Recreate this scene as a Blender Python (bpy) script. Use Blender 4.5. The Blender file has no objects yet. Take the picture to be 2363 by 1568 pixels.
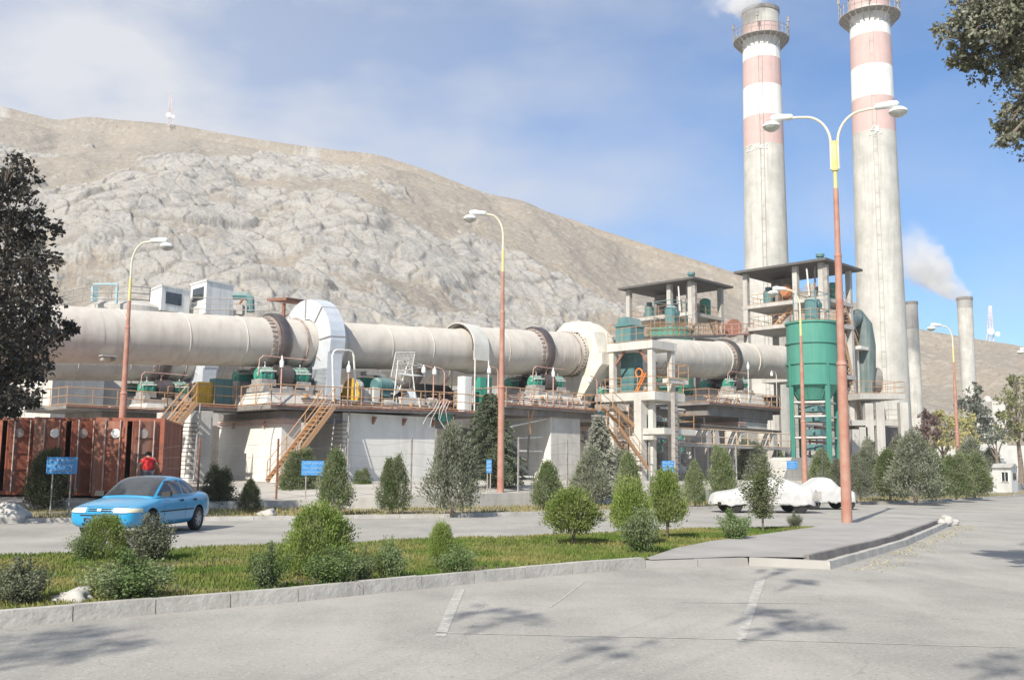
import bpy, bmesh, math, random
import numpy as np
from mathutils import Vector, Matrix, Euler
R = math.radians
random.seed(7)
rng = np.random.default_rng(7)
C = bpy.context.scene
col = C.collection

# ------------------------------------------------------------------ camera
FP, CX, CY, EYE = 2280.0, 1181.0, 784.0, 1.65      # focal length / centre in units of a 2362-wide picture
TILT, ROLL = R(7.4), R(0.53)
_F = Vector((0, math.cos(TILT), math.sin(TILT))); _U0 = Vector((0, -math.sin(TILT), math.cos(TILT))); _R0 = Vector((1, 0, 0))
_R = _R0*math.cos(ROLL) + _U0*math.sin(ROLL); _U = -_R0*math.sin(ROLL) + _U0*math.cos(ROLL)
cd = bpy.data.cameras.new('camera'); cam = bpy.data.objects.new('camera', cd); col.objects.link(cam)
cd.sensor_width = 36; cd.lens = 36*FP/2362; cd.clip_start = 0.1; cd.clip_end = 5000
m = Matrix((_R, _U, -_F)).transposed().to_4x4(); m.translation = Vector((0, 0, EYE)); cam.matrix_world = m
C.camera = cam
# ------------------------------------------------------------------ light
SUN_H = Vector((-0.43, -0.90, 0)).normalized(); SUN_EL = R(38)
sdir = Vector((SUN_H.x*math.cos(SUN_EL), SUN_H.y*math.cos(SUN_EL), math.sin(SUN_EL)))
sl = bpy.data.lights.new('sun', 'SUN'); sl.energy = 4.9; sl.angle = R(0.53); sl.color = (1, .945, .85)
so = bpy.data.objects.new('sun', sl); col.objects.link(so); so.location = (-30, -40, 60)
so.rotation_euler = (-sdir).to_track_quat('-Z', 'Y').to_euler()
C.view_settings.view_transform = 'Standard'; C.view_settings.look = 'None'
C.cycles.volume_bounces = 3
C.view_settings.exposure = 0.42; C.view_settings.gamma = 1.0
w = bpy.data.worlds.new('World'); C.world = w; w.use_nodes = True
nt = w.node_tree; nt.nodes.clear()
def N(t, **k):
    n = nt.nodes.new(t)
    for a, b in k.items(): setattr(n, a, b)
    return n
out = N('ShaderNodeOutputWorld'); bg = N('ShaderNodeBackground'); bg.inputs[1].default_value = 0.11
sky = N('ShaderNodeTexSky', sky_type='NISHITA'); sky.sun_disc = False
sky.sun_elevation = SUN_EL; sky.sun_rotation = math.atan2(SUN_H.x, SUN_H.y)
sky.altitude = 1200; sky.air_density = 1.0; sky.dust_density = 1.2; sky.ozone_density = 3.5
tc = N('ShaderNodeTexCoord'); mp = N('ShaderNodeMapping'); mp.inputs['Scale'].default_value = (1.6, 1.6, 3.4); mp.inputs['Location'].default_value = (.35, .2, .1)
ns = N('ShaderNodeTexNoise'); ns.inputs['Scale'].default_value = 2.3; ns.inputs['Detail'].default_value = 7; ns.inputs['Roughness'].default_value = .52
nt.links.new(tc.outputs['Generated'], mp.inputs[0]); nt.links.new(mp.outputs[0], ns.inputs['Vector'])
sep = N('ShaderNodeSeparateXYZ'); nt.links.new(tc.outputs['Generated'], sep.inputs[0])
gr = N('ShaderNodeMapRange'); gr.inputs['From Min'].default_value = .34; gr.inputs['From Max'].default_value = -.35; gr.inputs['To Min'].default_value = 0; gr.inputs['To Max'].default_value = .62
nt.links.new(sep.outputs['X'], gr.inputs['Value'])
rp = N('ShaderNodeMapRange'); rp.inputs['From Min'].default_value = .36; rp.inputs['From Max'].default_value = .72
nt.links.new(ns.outputs['Fac'], rp.inputs['Value'])
ad = N('ShaderNodeMath', operation='MULTIPLY_ADD'); nt.links.new(rp.outputs[0], ad.inputs[0]); ad.inputs[1].default_value = 1.0
ad2 = N('ShaderNodeMath', operation='ADD'); ad2.inputs[1].default_value = .32; nt.links.new(gr.outputs[0], ad2.inputs[0])
mu = N('ShaderNodeMath', operation='MULTIPLY'); nt.links.new(rp.outputs[0], mu.inputs[0]); nt.links.new(ad2.outputs[0], mu.inputs[1])
mu2 = N('ShaderNodeMath', operation='MULTIPLY_ADD'); mu2.use_clamp = True; nt.links.new(gr.outputs[0], mu2.inputs[0]); mu2.inputs[1].default_value = .85; nt.links.new(mu.outputs[0], mu2.inputs[2])
mx = N('ShaderNodeMix', data_type='RGBA'); nt.links.new(mu2.outputs[0], mx.inputs['Factor'])
hs = N('ShaderNodeHueSaturation'); hs.inputs['Saturation'].default_value = 1.22; hs.inputs['Value'].default_value = 1.15
tint = N('ShaderNodeMix', data_type='RGBA', blend_type='MULTIPLY'); tint.inputs['Factor'].default_value = 1; tint.inputs['B'].default_value = (.94, .965, .98, 1); nt.links.new(sky.outputs[0], tint.inputs['A']); nt.links.new(tint.outputs['Result'], hs.inputs['Color']); nt.links.new(hs.outputs[0], mx.inputs['A']); mx.inputs['B'].default_value = (5.0, 5.15, 5.5, 1)
nt.links.new(mx.outputs['Result'], bg.inputs[0]); nt.links.new(bg.outputs[0], out.inputs[0])

# ------------------------------------------------------------------ pixel helpers (real 3-D positions measured off the photograph)
O = Vector((0, 0, EYE))
def ray(x, y): return _F*FP + _R*(x-CX) + _U*(CY-y)
def on_ground(x, y, z=0.0):
    d = ray(x, y); return O + d*((z-EYE)/d.z)
def at_depth(x, y, Y):
    d = ray(x, y); return O + d*(Y/d.y)
P0 = Vector((-8.5, 56.5, 0)); A = Vector((.70711, .70711, 0)); NV = Vector((.70711, -.70711, 0))   # kiln frame: along, across
def K(t, v, z=0.0): return P0 + A*t + NV*v + Vector((0, 0, z))
def KP(x, y, v):                       # pixel on the plane v=const -> (t, z)
    d = ray(x, y); k = (v-(O-P0).dot(NV))/d.dot(NV); p = O+d*k
    return (p-P0).dot(A), p.z
def TP(x, y, t):                       # pixel on the plane t=const -> (v, z)
    d = ray(x, y); k = (t-(O-P0).dot(A))/d.dot(A); p = O+d*k
    return (p-P0).dot(NV), p.z
GK = 0.93                              # yard level at the kiln
ROFF = NV*(-13.5)                      # second kiln line

# ------------------------------------------------------------------ materials
MATS = {}
def mat(name, c, c2=None, sc=2.0, rough=.8, metal=0.0, bump=.15, bsc=None, streak=0.0, stc=None, spec=.3, island=0.0, boards=0.0, detail=6, lo=.35, hi=.65, coords='Object', trans=0.0, dust=0.0):
    if name in MATS: return MATS[name]
    M = bpy.data.materials.new(name); M.use_nodes = True; T = M.node_tree; L = T.links; b = T.nodes['Principled BSDF']
    def n(t, **k):
        q = T.nodes.new(t)
        for a_, v_ in k.items(): setattr(q, a_, v_)
        return q
    b.inputs['Roughness'].default_value = rough; b.inputs['Metallic'].default_value = metal; b.inputs['Specular IOR Level'].default_value = spec
    if c2 is None: c2 = tuple(x*.72 for x in c)
    tc = n('ShaderNodeTexCoord'); geo = n('ShaderNodeNewGeometry')
    no = n('ShaderNodeTexNoise'); no.inputs['Scale'].default_value = sc; no.inputs['Detail'].default_value = detail; no.inputs['Roughness'].default_value = .62
    L.new(geo.outputs['Position'] if coords == 'World' else tc.outputs['Object'], no.inputs['Vector'])
    mr = n('ShaderNodeMapRange'); mr.inputs['From Min'].default_value = lo; mr.inputs['From Max'].default_value = hi; L.new(no.outputs['Fac'], mr.inputs['Value'])
    mx = n('ShaderNodeMix', data_type='RGBA'); L.new(mr.outputs[0], mx.inputs['Factor']); mx.inputs['A'].default_value = (*c, 1); mx.inputs['B'].default_value = (*c2, 1)
    res = mx.outputs['Result']
    if streak:
        mp = n('ShaderNodeMapping'); mp.inputs['Scale'].default_value = (1.7, 1.7, .12); L.new(geo.outputs['Position'], mp.inputs[0])
        n2 = n('ShaderNodeTexNoise'); n2.inputs['Scale'].default_value = 1.6; n2.inputs['Detail'].default_value = 5; L.new(mp.outputs[0], n2.inputs['Vector'])
        m2 = n('ShaderNodeMapRange'); m2.inputs['From Min'].default_value = .5; m2.inputs['From Max'].default_value = .72; m2.inputs['To Max'].default_value = streak; L.new(n2.outputs['Fac'], m2.inputs['Value'])
        x2 = n('ShaderNodeMix', data_type='RGBA'); L.new(m2.outputs[0], x2.inputs['Factor']); L.new(res, x2.inputs['A']); x2.inputs['B'].default_value = (*(stc or tuple(x*.45 for x in c)), 1); res = x2.outputs['Result']
    if dust:                           # pale cement dust lying on upward faces
        sp = n('ShaderNodeSeparateXYZ'); L.new(geo.outputs['Normal'], sp.inputs[0])
        n3 = n('ShaderNodeTexNoise'); n3.inputs['Scale'].default_value = 5; L.new(geo.outputs['Position'], n3.inputs['Vector'])
        a3 = n('ShaderNodeMath', operation='MULTIPLY_ADD'); L.new(n3.outputs['Fac'], a3.inputs[0]); a3.inputs[1].default_value = .8; L.new(sp.outputs['Z'], a3.inputs[2])
        m3 = n('ShaderNodeMapRange'); m3.inputs['From Min'].default_value = .55; m3.inputs['From Max'].default_value = 1.25; m3.inputs['To Max'].default_value = dust; L.new(a3.outputs[0], m3.inputs['Value'])
        x3 = n('ShaderNodeMix', data_type='RGBA'); L.new(m3.outputs[0], x3.inputs['Factor']); L.new(res, x3.inputs['A']); x3.inputs['B'].default_value = (.52, .49, .43, 1); res = x3.outputs['Result']
    if island:
        i = n('ShaderNodeNewGeometry'); mi = n('ShaderNodeMapRange'); L.new(i.outputs['Random Per Island'], mi.inputs['Value']); mi.inputs['To Min'].default_value = 1-island; mi.inputs['To Max'].default_value = 1+island
        h = n('ShaderNodeHueSaturation'); L.new(mi.outputs[0], h.inputs['Value']); L.new(res, h.inputs['Color']); res = h.outputs['Color']
    L.new(res, b.inputs['Base Color'])
    if bump:
        nb = n('ShaderNodeTexNoise'); nb.inputs['Scale'].default_value = bsc or sc*6; nb.inputs['Detail'].default_value = 5; L.new(geo.outputs['Position'] if coords == 'World' else tc.outputs['Object'], nb.inputs['Vector'])
        hgt = nb.outputs['Fac']
        if boards:
            sz = n('ShaderNodeSeparateXYZ'); L.new(geo.outputs['Position'], sz.inputs[0]); fr = n('ShaderNodeMath', operation='MULTIPLY'); fr.inputs[1].default_value = 1/boards; L.new(sz.outputs['Z'], fr.inputs[0])
            f2 = n('ShaderNodeMath', operation='FRACT'); L.new(fr.outputs[0], f2.inputs[0]); f3 = n('ShaderNodeMath', operation='GREATER_THAN'); f3.inputs[1].default_value = .07; L.new(f2.outputs[0], f3.inputs[0])
            ma = n('ShaderNodeMath', operation='ADD'); L.new(hgt, ma.inputs[0]); L.new(f3.outputs[0], ma.inputs[1]); hgt = ma.outputs[0]
        bp = n('ShaderNodeBump'); bp.inputs['Strength'].default_value = min(1, bump*2); bp.inputs['Distance'].default_value = bump*.12; L.new(hgt, bp.inputs['Height']); L.new(bp.outputs[0], b.inputs['Normal'])
    if trans:
        b.inputs['Transmission Weight'].default_value = trans
    MATS[name] = M; return M
conc = mat('concrete', (.50, .48, .44), (.38, .365, .34), sc=.7, bump=.2, streak=.35, boards=.32, coords='World', hi=.7)
conc_w = mat('concrete_whitewashed', (.72, .70, .645), (.56, .54, .49), sc=.8, bump=.2, streak=.25, boards=.3, coords='World', lo=.45, hi=.8)
pale_c = mat('pale_concrete', (.60, .58, .53), (.47, .45, .41), sc=.9, bump=.2, coords='World', streak=.3, boards=.32)
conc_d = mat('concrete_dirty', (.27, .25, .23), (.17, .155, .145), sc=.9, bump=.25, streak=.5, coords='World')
chim_m = mat('chimney_concrete', (.56, .545, .50), (.42, .41, .375), sc=.5, bump=.2, streak=.55, coords='World', stc=(.34, .325, .295), boards=1.7)
pink = mat('faded_red_paint', (.58, .40, .375), (.50, .37, .345), sc=.9, bump=.05, streak=.5, coords='World', stc=(.6, .48, .44))
white = mat('white_paint', (.76, .76, .73), (.60, .60, .58), sc=.9, bump=.05, streak=.4, coords='World', lo=.5, hi=.8)
kilnm = mat('dusty_kiln_steel', (.60, .555, .49), (.50, .455, .40), sc=.9, rough=.68, bump=.08, streak=.5, coords='World', stc=(.40, .34, .285), dust=.35)
tyrem = mat('worn_tyre_steel', (.10, .095, .10), (.16, .13, .12), sc=1.5, rough=.42, metal=.5, bump=.05)
rustring = mat('rusty_plate', (.26, .19, .16), (.42, .37, .33), sc=3, rough=.85, bump=.3)
alum = mat('galvanised_sheet', (.66, .70, .74), (.57, .60, .63), sc=1.2, rough=.38, metal=.25, bump=.05, streak=.12)
cream = mat('cream_sheet', (.74, .71, .62), (.60, .55, .46), sc=1.1, rough=.6, bump=.08, streak=.35, stc=(.5, .38, .26))
green = mat('green_paint', (.045, .30, .21), (.06, .25, .19), sc=1.2, rough=.45, bump=.05, streak=.25, stc=(.25, .36, .31), dust=.5)
silog = mat('silo_green_paint', (.075, .27, .205), (.06, .225, .175), sc=.35, rough=.5, bump=.04, streak=.35, stc=(.15, .33, .265), coords='World')
teal = mat('teal_paint', (.085, .19, .195), (.12, .225, .225), sc=.8, rough=.5, bump=.05, streak=.3, dust=.45)
rail_m = mat('orange_rail_paint', (.50, .28, .13), (.40, .26, .17), sc=3, rough=.7, bump=.2)
yellow = mat('yellow_paint', (.72, .44, .04), (.5, .32, .06), sc=2, rough=.55, bump=.1, dust=.4)
pole_r = mat('red_oxide_pole_paint', (.36, .165, .12), (.42, .25, .19), sc=2.5, rough=.6, bump=.08)
pole_y = mat('yellow_pole_paint', (.62, .52, .17), (.58, .53, .30), sc=3, rough=.6, bump=.05)
lampw = mat('lamp_head_paint', (.72, .74, .72), (.6, .62, .60), sc=5, rough=.5, bump=.03)
lampg = mat('lamp_glass', (.55, .56, .50), sc=5, rough=.15, bump=0, spec=.6)
steel = mat('dusty_steel', (.42, .40, .37), (.28, .25, .23), sc=3, rough=.65, metal=.2, bump=.15, dust=.6)
dark = mat('dark_grease', (.045, .04, .038), (.09, .075, .065), sc=3, rough=.7, bump=.2, dust=.35)
rust = mat('rust', (.23, .10, .07), (.32, .17, .12), sc=4, rough=.85, bump=.25, dust=.3)
pinkpipe = mat('pinkish_pipe_paint', (.52, .27, .22), (.6, .42, .36), sc=4, rough=.6, bump=.1)
wirem = mat('old_wire', (.12, .11, .10), sc=4, bump=0)
whitepipe = mat('white_pipe_paint', (.74, .73, .69), (.55, .52, .48), sc=4, rough=.5, bump=.1)
contm = mat('container_red_paint', (.36, .115, .065), (.23, .085, .055), sc=1.4, rough=.65, bump=.1, streak=.75, stc=(.30, .2, .15))
contd = mat('container_bar_galvanised', (.5, .44, .40), (.34, .25, .21), sc=4, rough=.6, bump=.1)
bluesign = mat('blue_sign_enamel', (.035, .19, .48), (.09, .30, .58), sc=3, rough=.4, bump=.03)
signtxt = mat('sign_lettering', (.55, .68, .80), sc=3, bump=0)
glass = mat('dark_glass', (.03, .035, .04), (.05, .055, .06), sc=3, rough=.08, bump=0, spec=.8)
# ------------------------------------------------------------------ mesh helpers
class MB:
    def __init__(s): s.v = []; s.f = []; s.mi = []; s.cur = 0; s.mats = []
    def m(s, material):
        if material not in s.mats: s.mats.append(material)
        s.cur = s.mats.index(material); return s
    def add(s, vs, fs):
        o = len(s.v); s.v += [Vector(p) for p in vs]
        for f in fs: s.f.append([i+o for i in f]); s.mi.append(s.cur)
    def hexa(s, p):     # 8 points: bottom ring 0-3, top ring 4-7
        s.add(p, [(0, 3, 2, 1), (4, 5, 6, 7), (0, 1, 5, 4), (1, 2, 6, 5), (2, 3, 7, 6), (3, 0, 4, 7)])
    def box(s, x0, x1, y0, y1, z0, z1, F=None):
        p = [Vector(q) for q in ((x0, y0, z0), (x1, y0, z0), (x1, y1, z0), (x0, y1, z0), (x0, y0, z1), (x1, y0, z1), (x1, y1, z1), (x0, y1, z1))]
        if F: p = [F(*q) for q in p]
        s.hexa(p)
    def kbox(s, t0, t1, v0, v1, z0, z1): s.box(t0, t1, v0, v1, z0, z1, lambda t, v, z: K(t, v, z))
    def prism(s, pts, ext):
        n = len(pts); e = Vector(ext); a = [Vector(p) for p in pts]; b = [p+e for p in a]
        s.add(a+b, [tuple(range(n))[::-1], tuple(range(n, 2*n))]+[(i, (i+1) % n, n+(i+1) % n, n+i) for i in range(n)])
    def beam(s, p0, p1, w, h=None, up=Vector((0, 0, 1))):
        h = h or w; p0 = Vector(p0); p1 = Vector(p1); d = (p1-p0).normalized()
        if abs(d.dot(up)) > .98: up = Vector((A.x, A.y, 0))
        r = d.cross(up).normalized(); u = r.cross(d).normalized(); r = r*(w/2); u = u*(h/2)
        s.hexa([p0-r-u, p0+r-u, p1+r-u, p1-r-u, p0-r+u, p0+r+u, p1+r+u, p1-r+u])
    def tube(s, p0, p1, r, n=6, r1=None, cap=True):
        s.path([p0, p1], [r, r if r1 is None else r1], n, cap)
    def path(s, pts, r, n=6, cap=True):
        pts = [Vector(p) for p in pts]; L = len(pts)
        if not isinstance(r, (list, tuple)): r = [r]*L
        vs = []; prev = None
        for i, p in enumerate(pts):
            if i == 0: d = pts[1]-p
            elif i == L-1: d = p-pts[i-1]
            else: d = (pts[i+1]-p).normalized()+(p-pts[i-1]).normalized()
            d.normalize()
            if prev is None:
                u = Vector((0, 0, 1)) if abs(d.z) < .9 else Vector((1, 0, 0)); u = (u-d*u.dot(d)).normalized()
            else: u = (prev-d*prev.dot(d)).normalized()
            prev = u; q = d.cross(u)
            for k in range(n):
                a = 2*math.pi*k/n; vs.append(p+(u*math.cos(a)+q*math.sin(a))*r[i])
        fs = [(i*n+k, i*n+(k+1) % n, (i+1)*n+(k+1) % n, (i+1)*n+k) for i in range(L-1) for k in range(n)]
        if cap: fs += [tuple(range(n))[::-1], tuple(range((L-1)*n, L*n))]
        s.add(vs, fs)
    def rev(s, prof, o, ax, n=32, cap=True, a0=0, a1=2*math.pi, up=None):   # prof: [(dist along axis, radius)]
        o = Vector(o); ax = Vector(ax).normalized(); u = Vector(up) if up else (Vector((0, 0, 1)) if abs(ax.z) < .9 else Vector((1, 0, 0))); u = (u-ax*u.dot(ax)).normalized(); q = ax.cross(u)
        full = abs(a1-a0-2*math.pi) < 1e-6; m_ = n if full else n+1; vs = []
        for (d, r) in prof:
            for k in range(m_):
                a = a0+(a1-a0)*k/n; vs.append(o+ax*d+(u*math.cos(a)+q*math.sin(a))*r)
        fs = []
        for i in range(len(prof)-1):
            for k in range(n): k2 = (k+1) % m_; fs.append((i*m_+k, i*m_+k2, (i+1)*m_+k2, (i+1)*m_+k))
        if cap and full: fs += [tuple(range(m_))[::-1], tuple(range((len(prof)-1)*m_, len(prof)*m_))]
        s.add(vs, fs)
    def build(s, name, material=None, parent=None, smooth=True, ang=35):
        me = bpy.data.meshes.new(name); off = base_of(parent)
        me.from_pydata([p-off for p in s.v], [], s.f); ob = bpy.data.objects.new(name, me); col.objects.link(ob)
        if s.mats and material is None:
            for q in s.mats: me.materials.append(q)
            me.polygons.foreach_set('material_index', s.mi)
        else: me.materials.append(material)
        if smooth:
            me.polygons.foreach_set('use_smooth', [True]*len(me.polygons)); me.set_sharp_from_angle(angle=R(ang))
        if parent: ob.parent = parent
        return ob
def base_of(o):
    v = Vector((0, 0, 0))
    while o: v = v+o.location; o = o.parent
    return v
def tag(o, label=None, cat=None, group=None, kind=None):
    if label: o['label'] = label
    if cat: o['category'] = cat
    if group: o['group'] = group
    if kind: o['kind'] = kind
    return o
def thing(name, label, cat, loc=(0, 0, 0), rz=0, group=None):
    o = bpy.data.objects.new(name, None); col.objects.link(o); o.location = loc; o.rotation_euler = (0, 0, rz); o.empty_display_size = .3
    return tag(o, label, cat, group)
def dup(root, loc=None, rz=None, label=None, group=None, scale=None, shift=None):
    kids = {}
    r = root.copy(); col.objects.link(r)
    if loc is not None: r.location = loc
    if shift is not None: r.location = root.location+Vector(shift)
    if rz is not None: r.rotation_euler = (0, 0, rz)
    if scale is not None: r.scale = scale
    if label: r['label'] = label
    if group: r['group'] = group
    for ch in CH(root):
        c = ch.copy(); col.objects.link(c); c.parent = r
        for g in CH(ch):
            d = g.copy(); col.objects.link(d); d.parent = c
    return r
_all = None
def CH(o): return [q for q in col.objects if q.parent == o]
def railing(mb, pts, h=1.0, step=1.3, r=.028, mid=True):
    pts = [Vector(p) for p in pts]; H = Vector((0, 0, h))
    for i in range(len(pts)-1):
        a, b = pts[i], pts[i+1]; L = (b-a).length; k = max(1, round(L/step))
        for j in range(k+1 if i == len(pts)-2 else k):
            q = a.lerp(b, j/k); mb.tube(q, q+H, r, 4)
        mb.tube(a+H, b+H, r, 4)
        if mid: mb.tube(a+H*.52, b+H*.52, r*.8, 4); mb.tube(a+H*.06, b+H*.06, r, 4)
def stairs(label, bot, top, wv, group, mt=None, nrail=2, name='steel_stairs', cat='stairs', steps=None):
    bot = Vector(bot); top = Vector(top); wv = Vector(wv); mt = mt or rail_m
    t = thing(name, label, cat, bot, 0, group)
    d = top-bot
    for s in (0, 1):
        b = MB(); b.beam(bot+wv*s, top+wv*s, .05, .24); b.build('stringer', mt, t)
    n = steps or int(abs(d.z)/.21)
    hd = Vector((d.x, d.y, 0)).normalized()
    for i in range(n):
        p = bot+d*((i+.6)/n); b = MB(); b.hexa([p-hd*.12+wv*.02, p-hd*.12+wv*.98, p+hd*.12+wv*.98, p+hd*.12+wv*.02]+[q+Vector((0, 0, .03)) for q in (p-hd*.12+wv*.02, p-hd*.12+wv*.98, p+hd*.12+wv*.98, p+hd*.12+wv*.02)])
        b.build('tread', dark if nrail == 0 else mt, t)
    for s in ([0, 1] if nrail == 2 else [1]):
        b = MB(); H = Vector((0, 0, .95)); k = max(2, round(d.length/1.6))
        for j in range(k+1): q = bot+wv*s+d*(j/k); b.tube(q, q+H, .026, 4)
        b.tube(bot+wv*s+H, top+wv*s+H, .028, 4); b.tube(bot+wv*s+H*.5, top+wv*s+H*.5, .022, 4)
        b.build('handrail', mt, t)
    return t
# numpy noise for terrain
def _hash(ix, iy, s): 
    v = np.sin(ix*127.1+iy*311.7+s*74.7)*43758.5453
    return v-np.floor(v)
def vnoise(x, y, s=0):
    ix = np.floor(x); iy = np.floor(y); fx = x-ix; fy = y-iy; fx = fx*fx*(3-2*fx); fy = fy*fy*(3-2*fy)
    a = _hash(ix, iy, s); b = _hash(ix+1, iy, s); c = _hash(ix, iy+1, s); d = _hash(ix+1, iy+1, s)
    return (a*(1-fx)+b*fx)*(1-fy)+(c*(1-fx)+d*fx)*fy
def fbm(x, y, o=5, s=0, g=.5):
    r = 0; a = 1; t = 0
    for i in range(o): r = r+a*vnoise(x, y, s+i*3.1); t += a; a *= g; x, y = x*2.03+3.7, y*2.01+1.3
    return r/t
def facets(x, y, s=0):    # Worley cells, each a tilted slab: returns (height, edge distance, cell id)
    ix = np.floor(x); iy = np.floor(y); d1 = np.full(x.shape, 9.); d2 = np.full(x.shape, 9.); h = np.zeros(x.shape); cid = np.zeros(x.shape)
    for dx in (-1, 0, 1):
        for dy in (-1, 0, 1):
            cx = ix+dx; cy = iy+dy; px = cx+_hash(cx, cy, s); py = cy+_hash(cx, cy, s+5)
            d = np.hypot(x-px, y-py); sl = _hash(cx, cy, s+9)-.5; sm = _hash(cx, cy, s+13)-.35
            hh = (_hash(cx, cy, s+17)-.5)*.8+(x-px)*sl*1.6+(y-py)*sm*1.4
            near = d < d1; d2 = np.where(near, d1, np.minimum(d2, d)); h = np.where(near, hh, h); cid = np.where(near, _hash(cx, cy, s+21), cid); d1 = np.where(near, d, d1)
    return h, d2-d1, cid
def np_mesh(name, V, F, material, parent=None, smooth=True, attr=None):
    me = bpy.data.meshes.new(name); V = np.asarray(V, dtype=np.float32); F = np.asarray(F, dtype=np.int32); nf, k = F.shape
    me.vertices.add(len(V)); me.vertices.foreach_set('co', V.ravel()); me.loops.add(nf*k); me.loops.foreach_set('vertex_index', F.ravel())
    me.polygons.add(nf); me.polygons.foreach_set('loop_start', np.arange(0, nf*k, k, dtype=np.int32)); me.polygons.foreach_set('use_smooth', np.full(nf, smooth))
    if attr:
        for an, av in attr.items():
            a_ = me.attributes.new(an, 'FLOAT', 'POINT'); a_.data.foreach_set('value', np.asarray(av, dtype=np.float32).ravel())
    me.update(); me.validate(); ob = bpy.data.objects.new(name, me); col.objects.link(ob); me.materials.append(material)
    if parent: ob.parent = parent
    return ob
def grid_faces(nu, nv):
    i = np.arange(nu-1)[:, None]*nv+np.arange(nv-1)[None, :]; i = i.ravel()
    return np.stack([i, i+nv, i+nv+1, i+1], 1)

# ------------------------------------------------------------------ terrain
gm = mat('ground_dust', (.40, .37, .32), (.30, .275, .235), sc=.25, bump=.3, coords='World', bsc=6)
b = MB(); b.add([(-1250, -60, -.03), (1050, -60, -.03), (1050, 750, -.03), (-1250, 750, -.03)], [(0, 1, 2, 3)])
tag(b.build('ground', gm, smooth=False), kind='structure')

def make_road_mat():
    M = bpy.data.materials.new('road_surface'); M.use_nodes = True; T = M.node_tree; L = T.links; b = T.nodes['Principled BSDF']; b.inputs['Roughness'].default_value = .88; b.inputs['Specular IOR Level'].default_value = .2
    geo = T.nodes.new('ShaderNodeNewGeometry')
    def no(sc, det=6, st=None, rg=.6):
        q = T.nodes.new('ShaderNodeTexNoise'); q.inputs['Scale'].default_value = sc; q.inputs['Detail'].default_value = det; q.inputs['Roughness'].default_value = rg
        if st:
            mp = T.nodes.new('ShaderNodeMapping'); mp.inputs['Scale'].default_value = st[0]; mp.inputs['Rotation'].default_value = (0, 0, st[1]); L.new(geo.outputs['Position'], mp.inputs[0]); L.new(mp.outputs[0], q.inputs['Vector'])
        else: L.new(geo.outputs['Position'], q.inputs['Vector'])
        return q.outputs['Fac']
    def rng_(s, a_, b_, t0=0., t1=1.):
        q = T.nodes.new('ShaderNodeMapRange'); q.inputs['From Min'].default_value = a_; q.inputs['From Max'].default_value = b_; q.inputs['To Min'].default_value = t0; q.inputs['To Max'].default_value = t1; L.new(s, q.inputs['Value']); return q.outputs[0]
    def mix(f, a_, b_):
        q = T.nodes.new('ShaderNodeMix'); q.data_type = 'RGBA'; L.new(f, q.inputs['Factor'])
        for k_, v_ in (('A', a_), ('B', b_)):
            if isinstance(v_, tuple): q.inputs[k_].default_value = (*v_, 1)
            else: L.new(v_, q.inputs[k_])
        return q.outputs['Result']
    c = mix(rng_(no(.35), .38, .62), (.38, .36, .325), (.285, .275, .25))
    c = mix(rng_(no(.9, 5, ((1, .25, 1), .35)), .5, .75, 0, .6), c, (.45, .43, .385))      # dust drifts
    c = mix(rng_(no(26, 4), .56, .68, 0, .55), c, (.55, .53, .49))                          # pale aggregate
    c = mix(rng_(no(21, 4), .32, .43, .55, 0), c, (.15, .145, .135))
    vo = T.nodes.new('ShaderNodeTexVoronoi'); vo.feature = 'DISTANCE_TO_EDGE'; vo.inputs['Scale'].default_value = .23
    dm = T.nodes.new('ShaderNodeMixRGB'); dm.blend_type = 'ADD'; dm.inputs[0].default_value = .9; L.new(geo.outputs['Position'], dm.inputs[1]); nn = T.nodes.new('ShaderNodeTexNoise'); nn.inputs['Scale'].default_value = 1.1; nn.inputs['Detail'].default_value = 6; L.new(geo.outputs['Position'], nn.inputs['Vector']); L.new(nn.outputs['Color'], dm.inputs[2]); L.new(dm.outputs[0], vo.inputs['Vector'])
    c = mix(rng_(vo.outputs['Distance'], .0008, .003, .35, 0), c, (.19, .18, .17))
    L.new(c, b.inputs['Base Color'])
    bp = T.nodes.new('ShaderNodeBump'); bp.inputs['Strength'].default_value = .5; bp.inputs['Distance'].default_value = .01; L.new(no(70, 4), bp.inputs['Height']); L.new(bp.outputs[0], b.inputs['Normal'])
    return M
road_m = make_road_mat()
b = MB(); b.add([(-120, -40, 0), (140, -40, 0), (140, 160, 0), (-120, 160, 0)], [(0, 1, 2, 3)])
tag(b.build('road', road_m, smooth=False), kind='structure')

def poly_sheet(name, pts, z, material, kind='structure'):
    b = MB(); b.add([(p[0], p[1], z) for p in pts], [tuple(range(len(pts)))]); o = b.build(name, material, smooth=False)
    bm = bmesh.new(); bm.from_mesh(o.data); bmesh.ops.triangulate(bm, faces=bm.faces[:]); 
    for f in bm.faces:
        if f.normal.z < 0: f.normal_flip()
    bm.to_mesh(o.data); bm.free()
    return tag(o, kind=kind)
def kerb_mesh(pts, w_, h_, z0=0.0, side=1, seg=1.0):
    """kerbstones one metre long laid along a polyline with open joints"""
    b = MB(); pts = [Vector((p[0], p[1], z0)) for p in pts]; 
    for i in range(len(pts)-1):
        a_, c_ = pts[i], pts[i+1]; d = c_-a_; L = d.length; d.normalize(); n_ = Vector((-d.y, d.x, 0))*side; k = max(1, round(L/seg))
        for j in range(k):
            p = a_+d*(L*j/k+.006); q = a_+d*(L*(j+1)/k-.006); dz = random.uniform(-.006, .006); Hh = Vector((0, 0, h_+dz)); bv = n_*.02
            base = [p, q, q+n_*w_, p+n_*w_]
            top = [p+bv+Hh, q+bv+Hh, q+n_*w_+Hh, p+n_*w_+Hh]
            b.hexa(base+top)
    return b
kerbm = mat('kerb_concrete', (.46, .44, .40), (.35, .33, .30), sc=2.2, bump=.25, coords='World', streak=.1)
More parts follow.
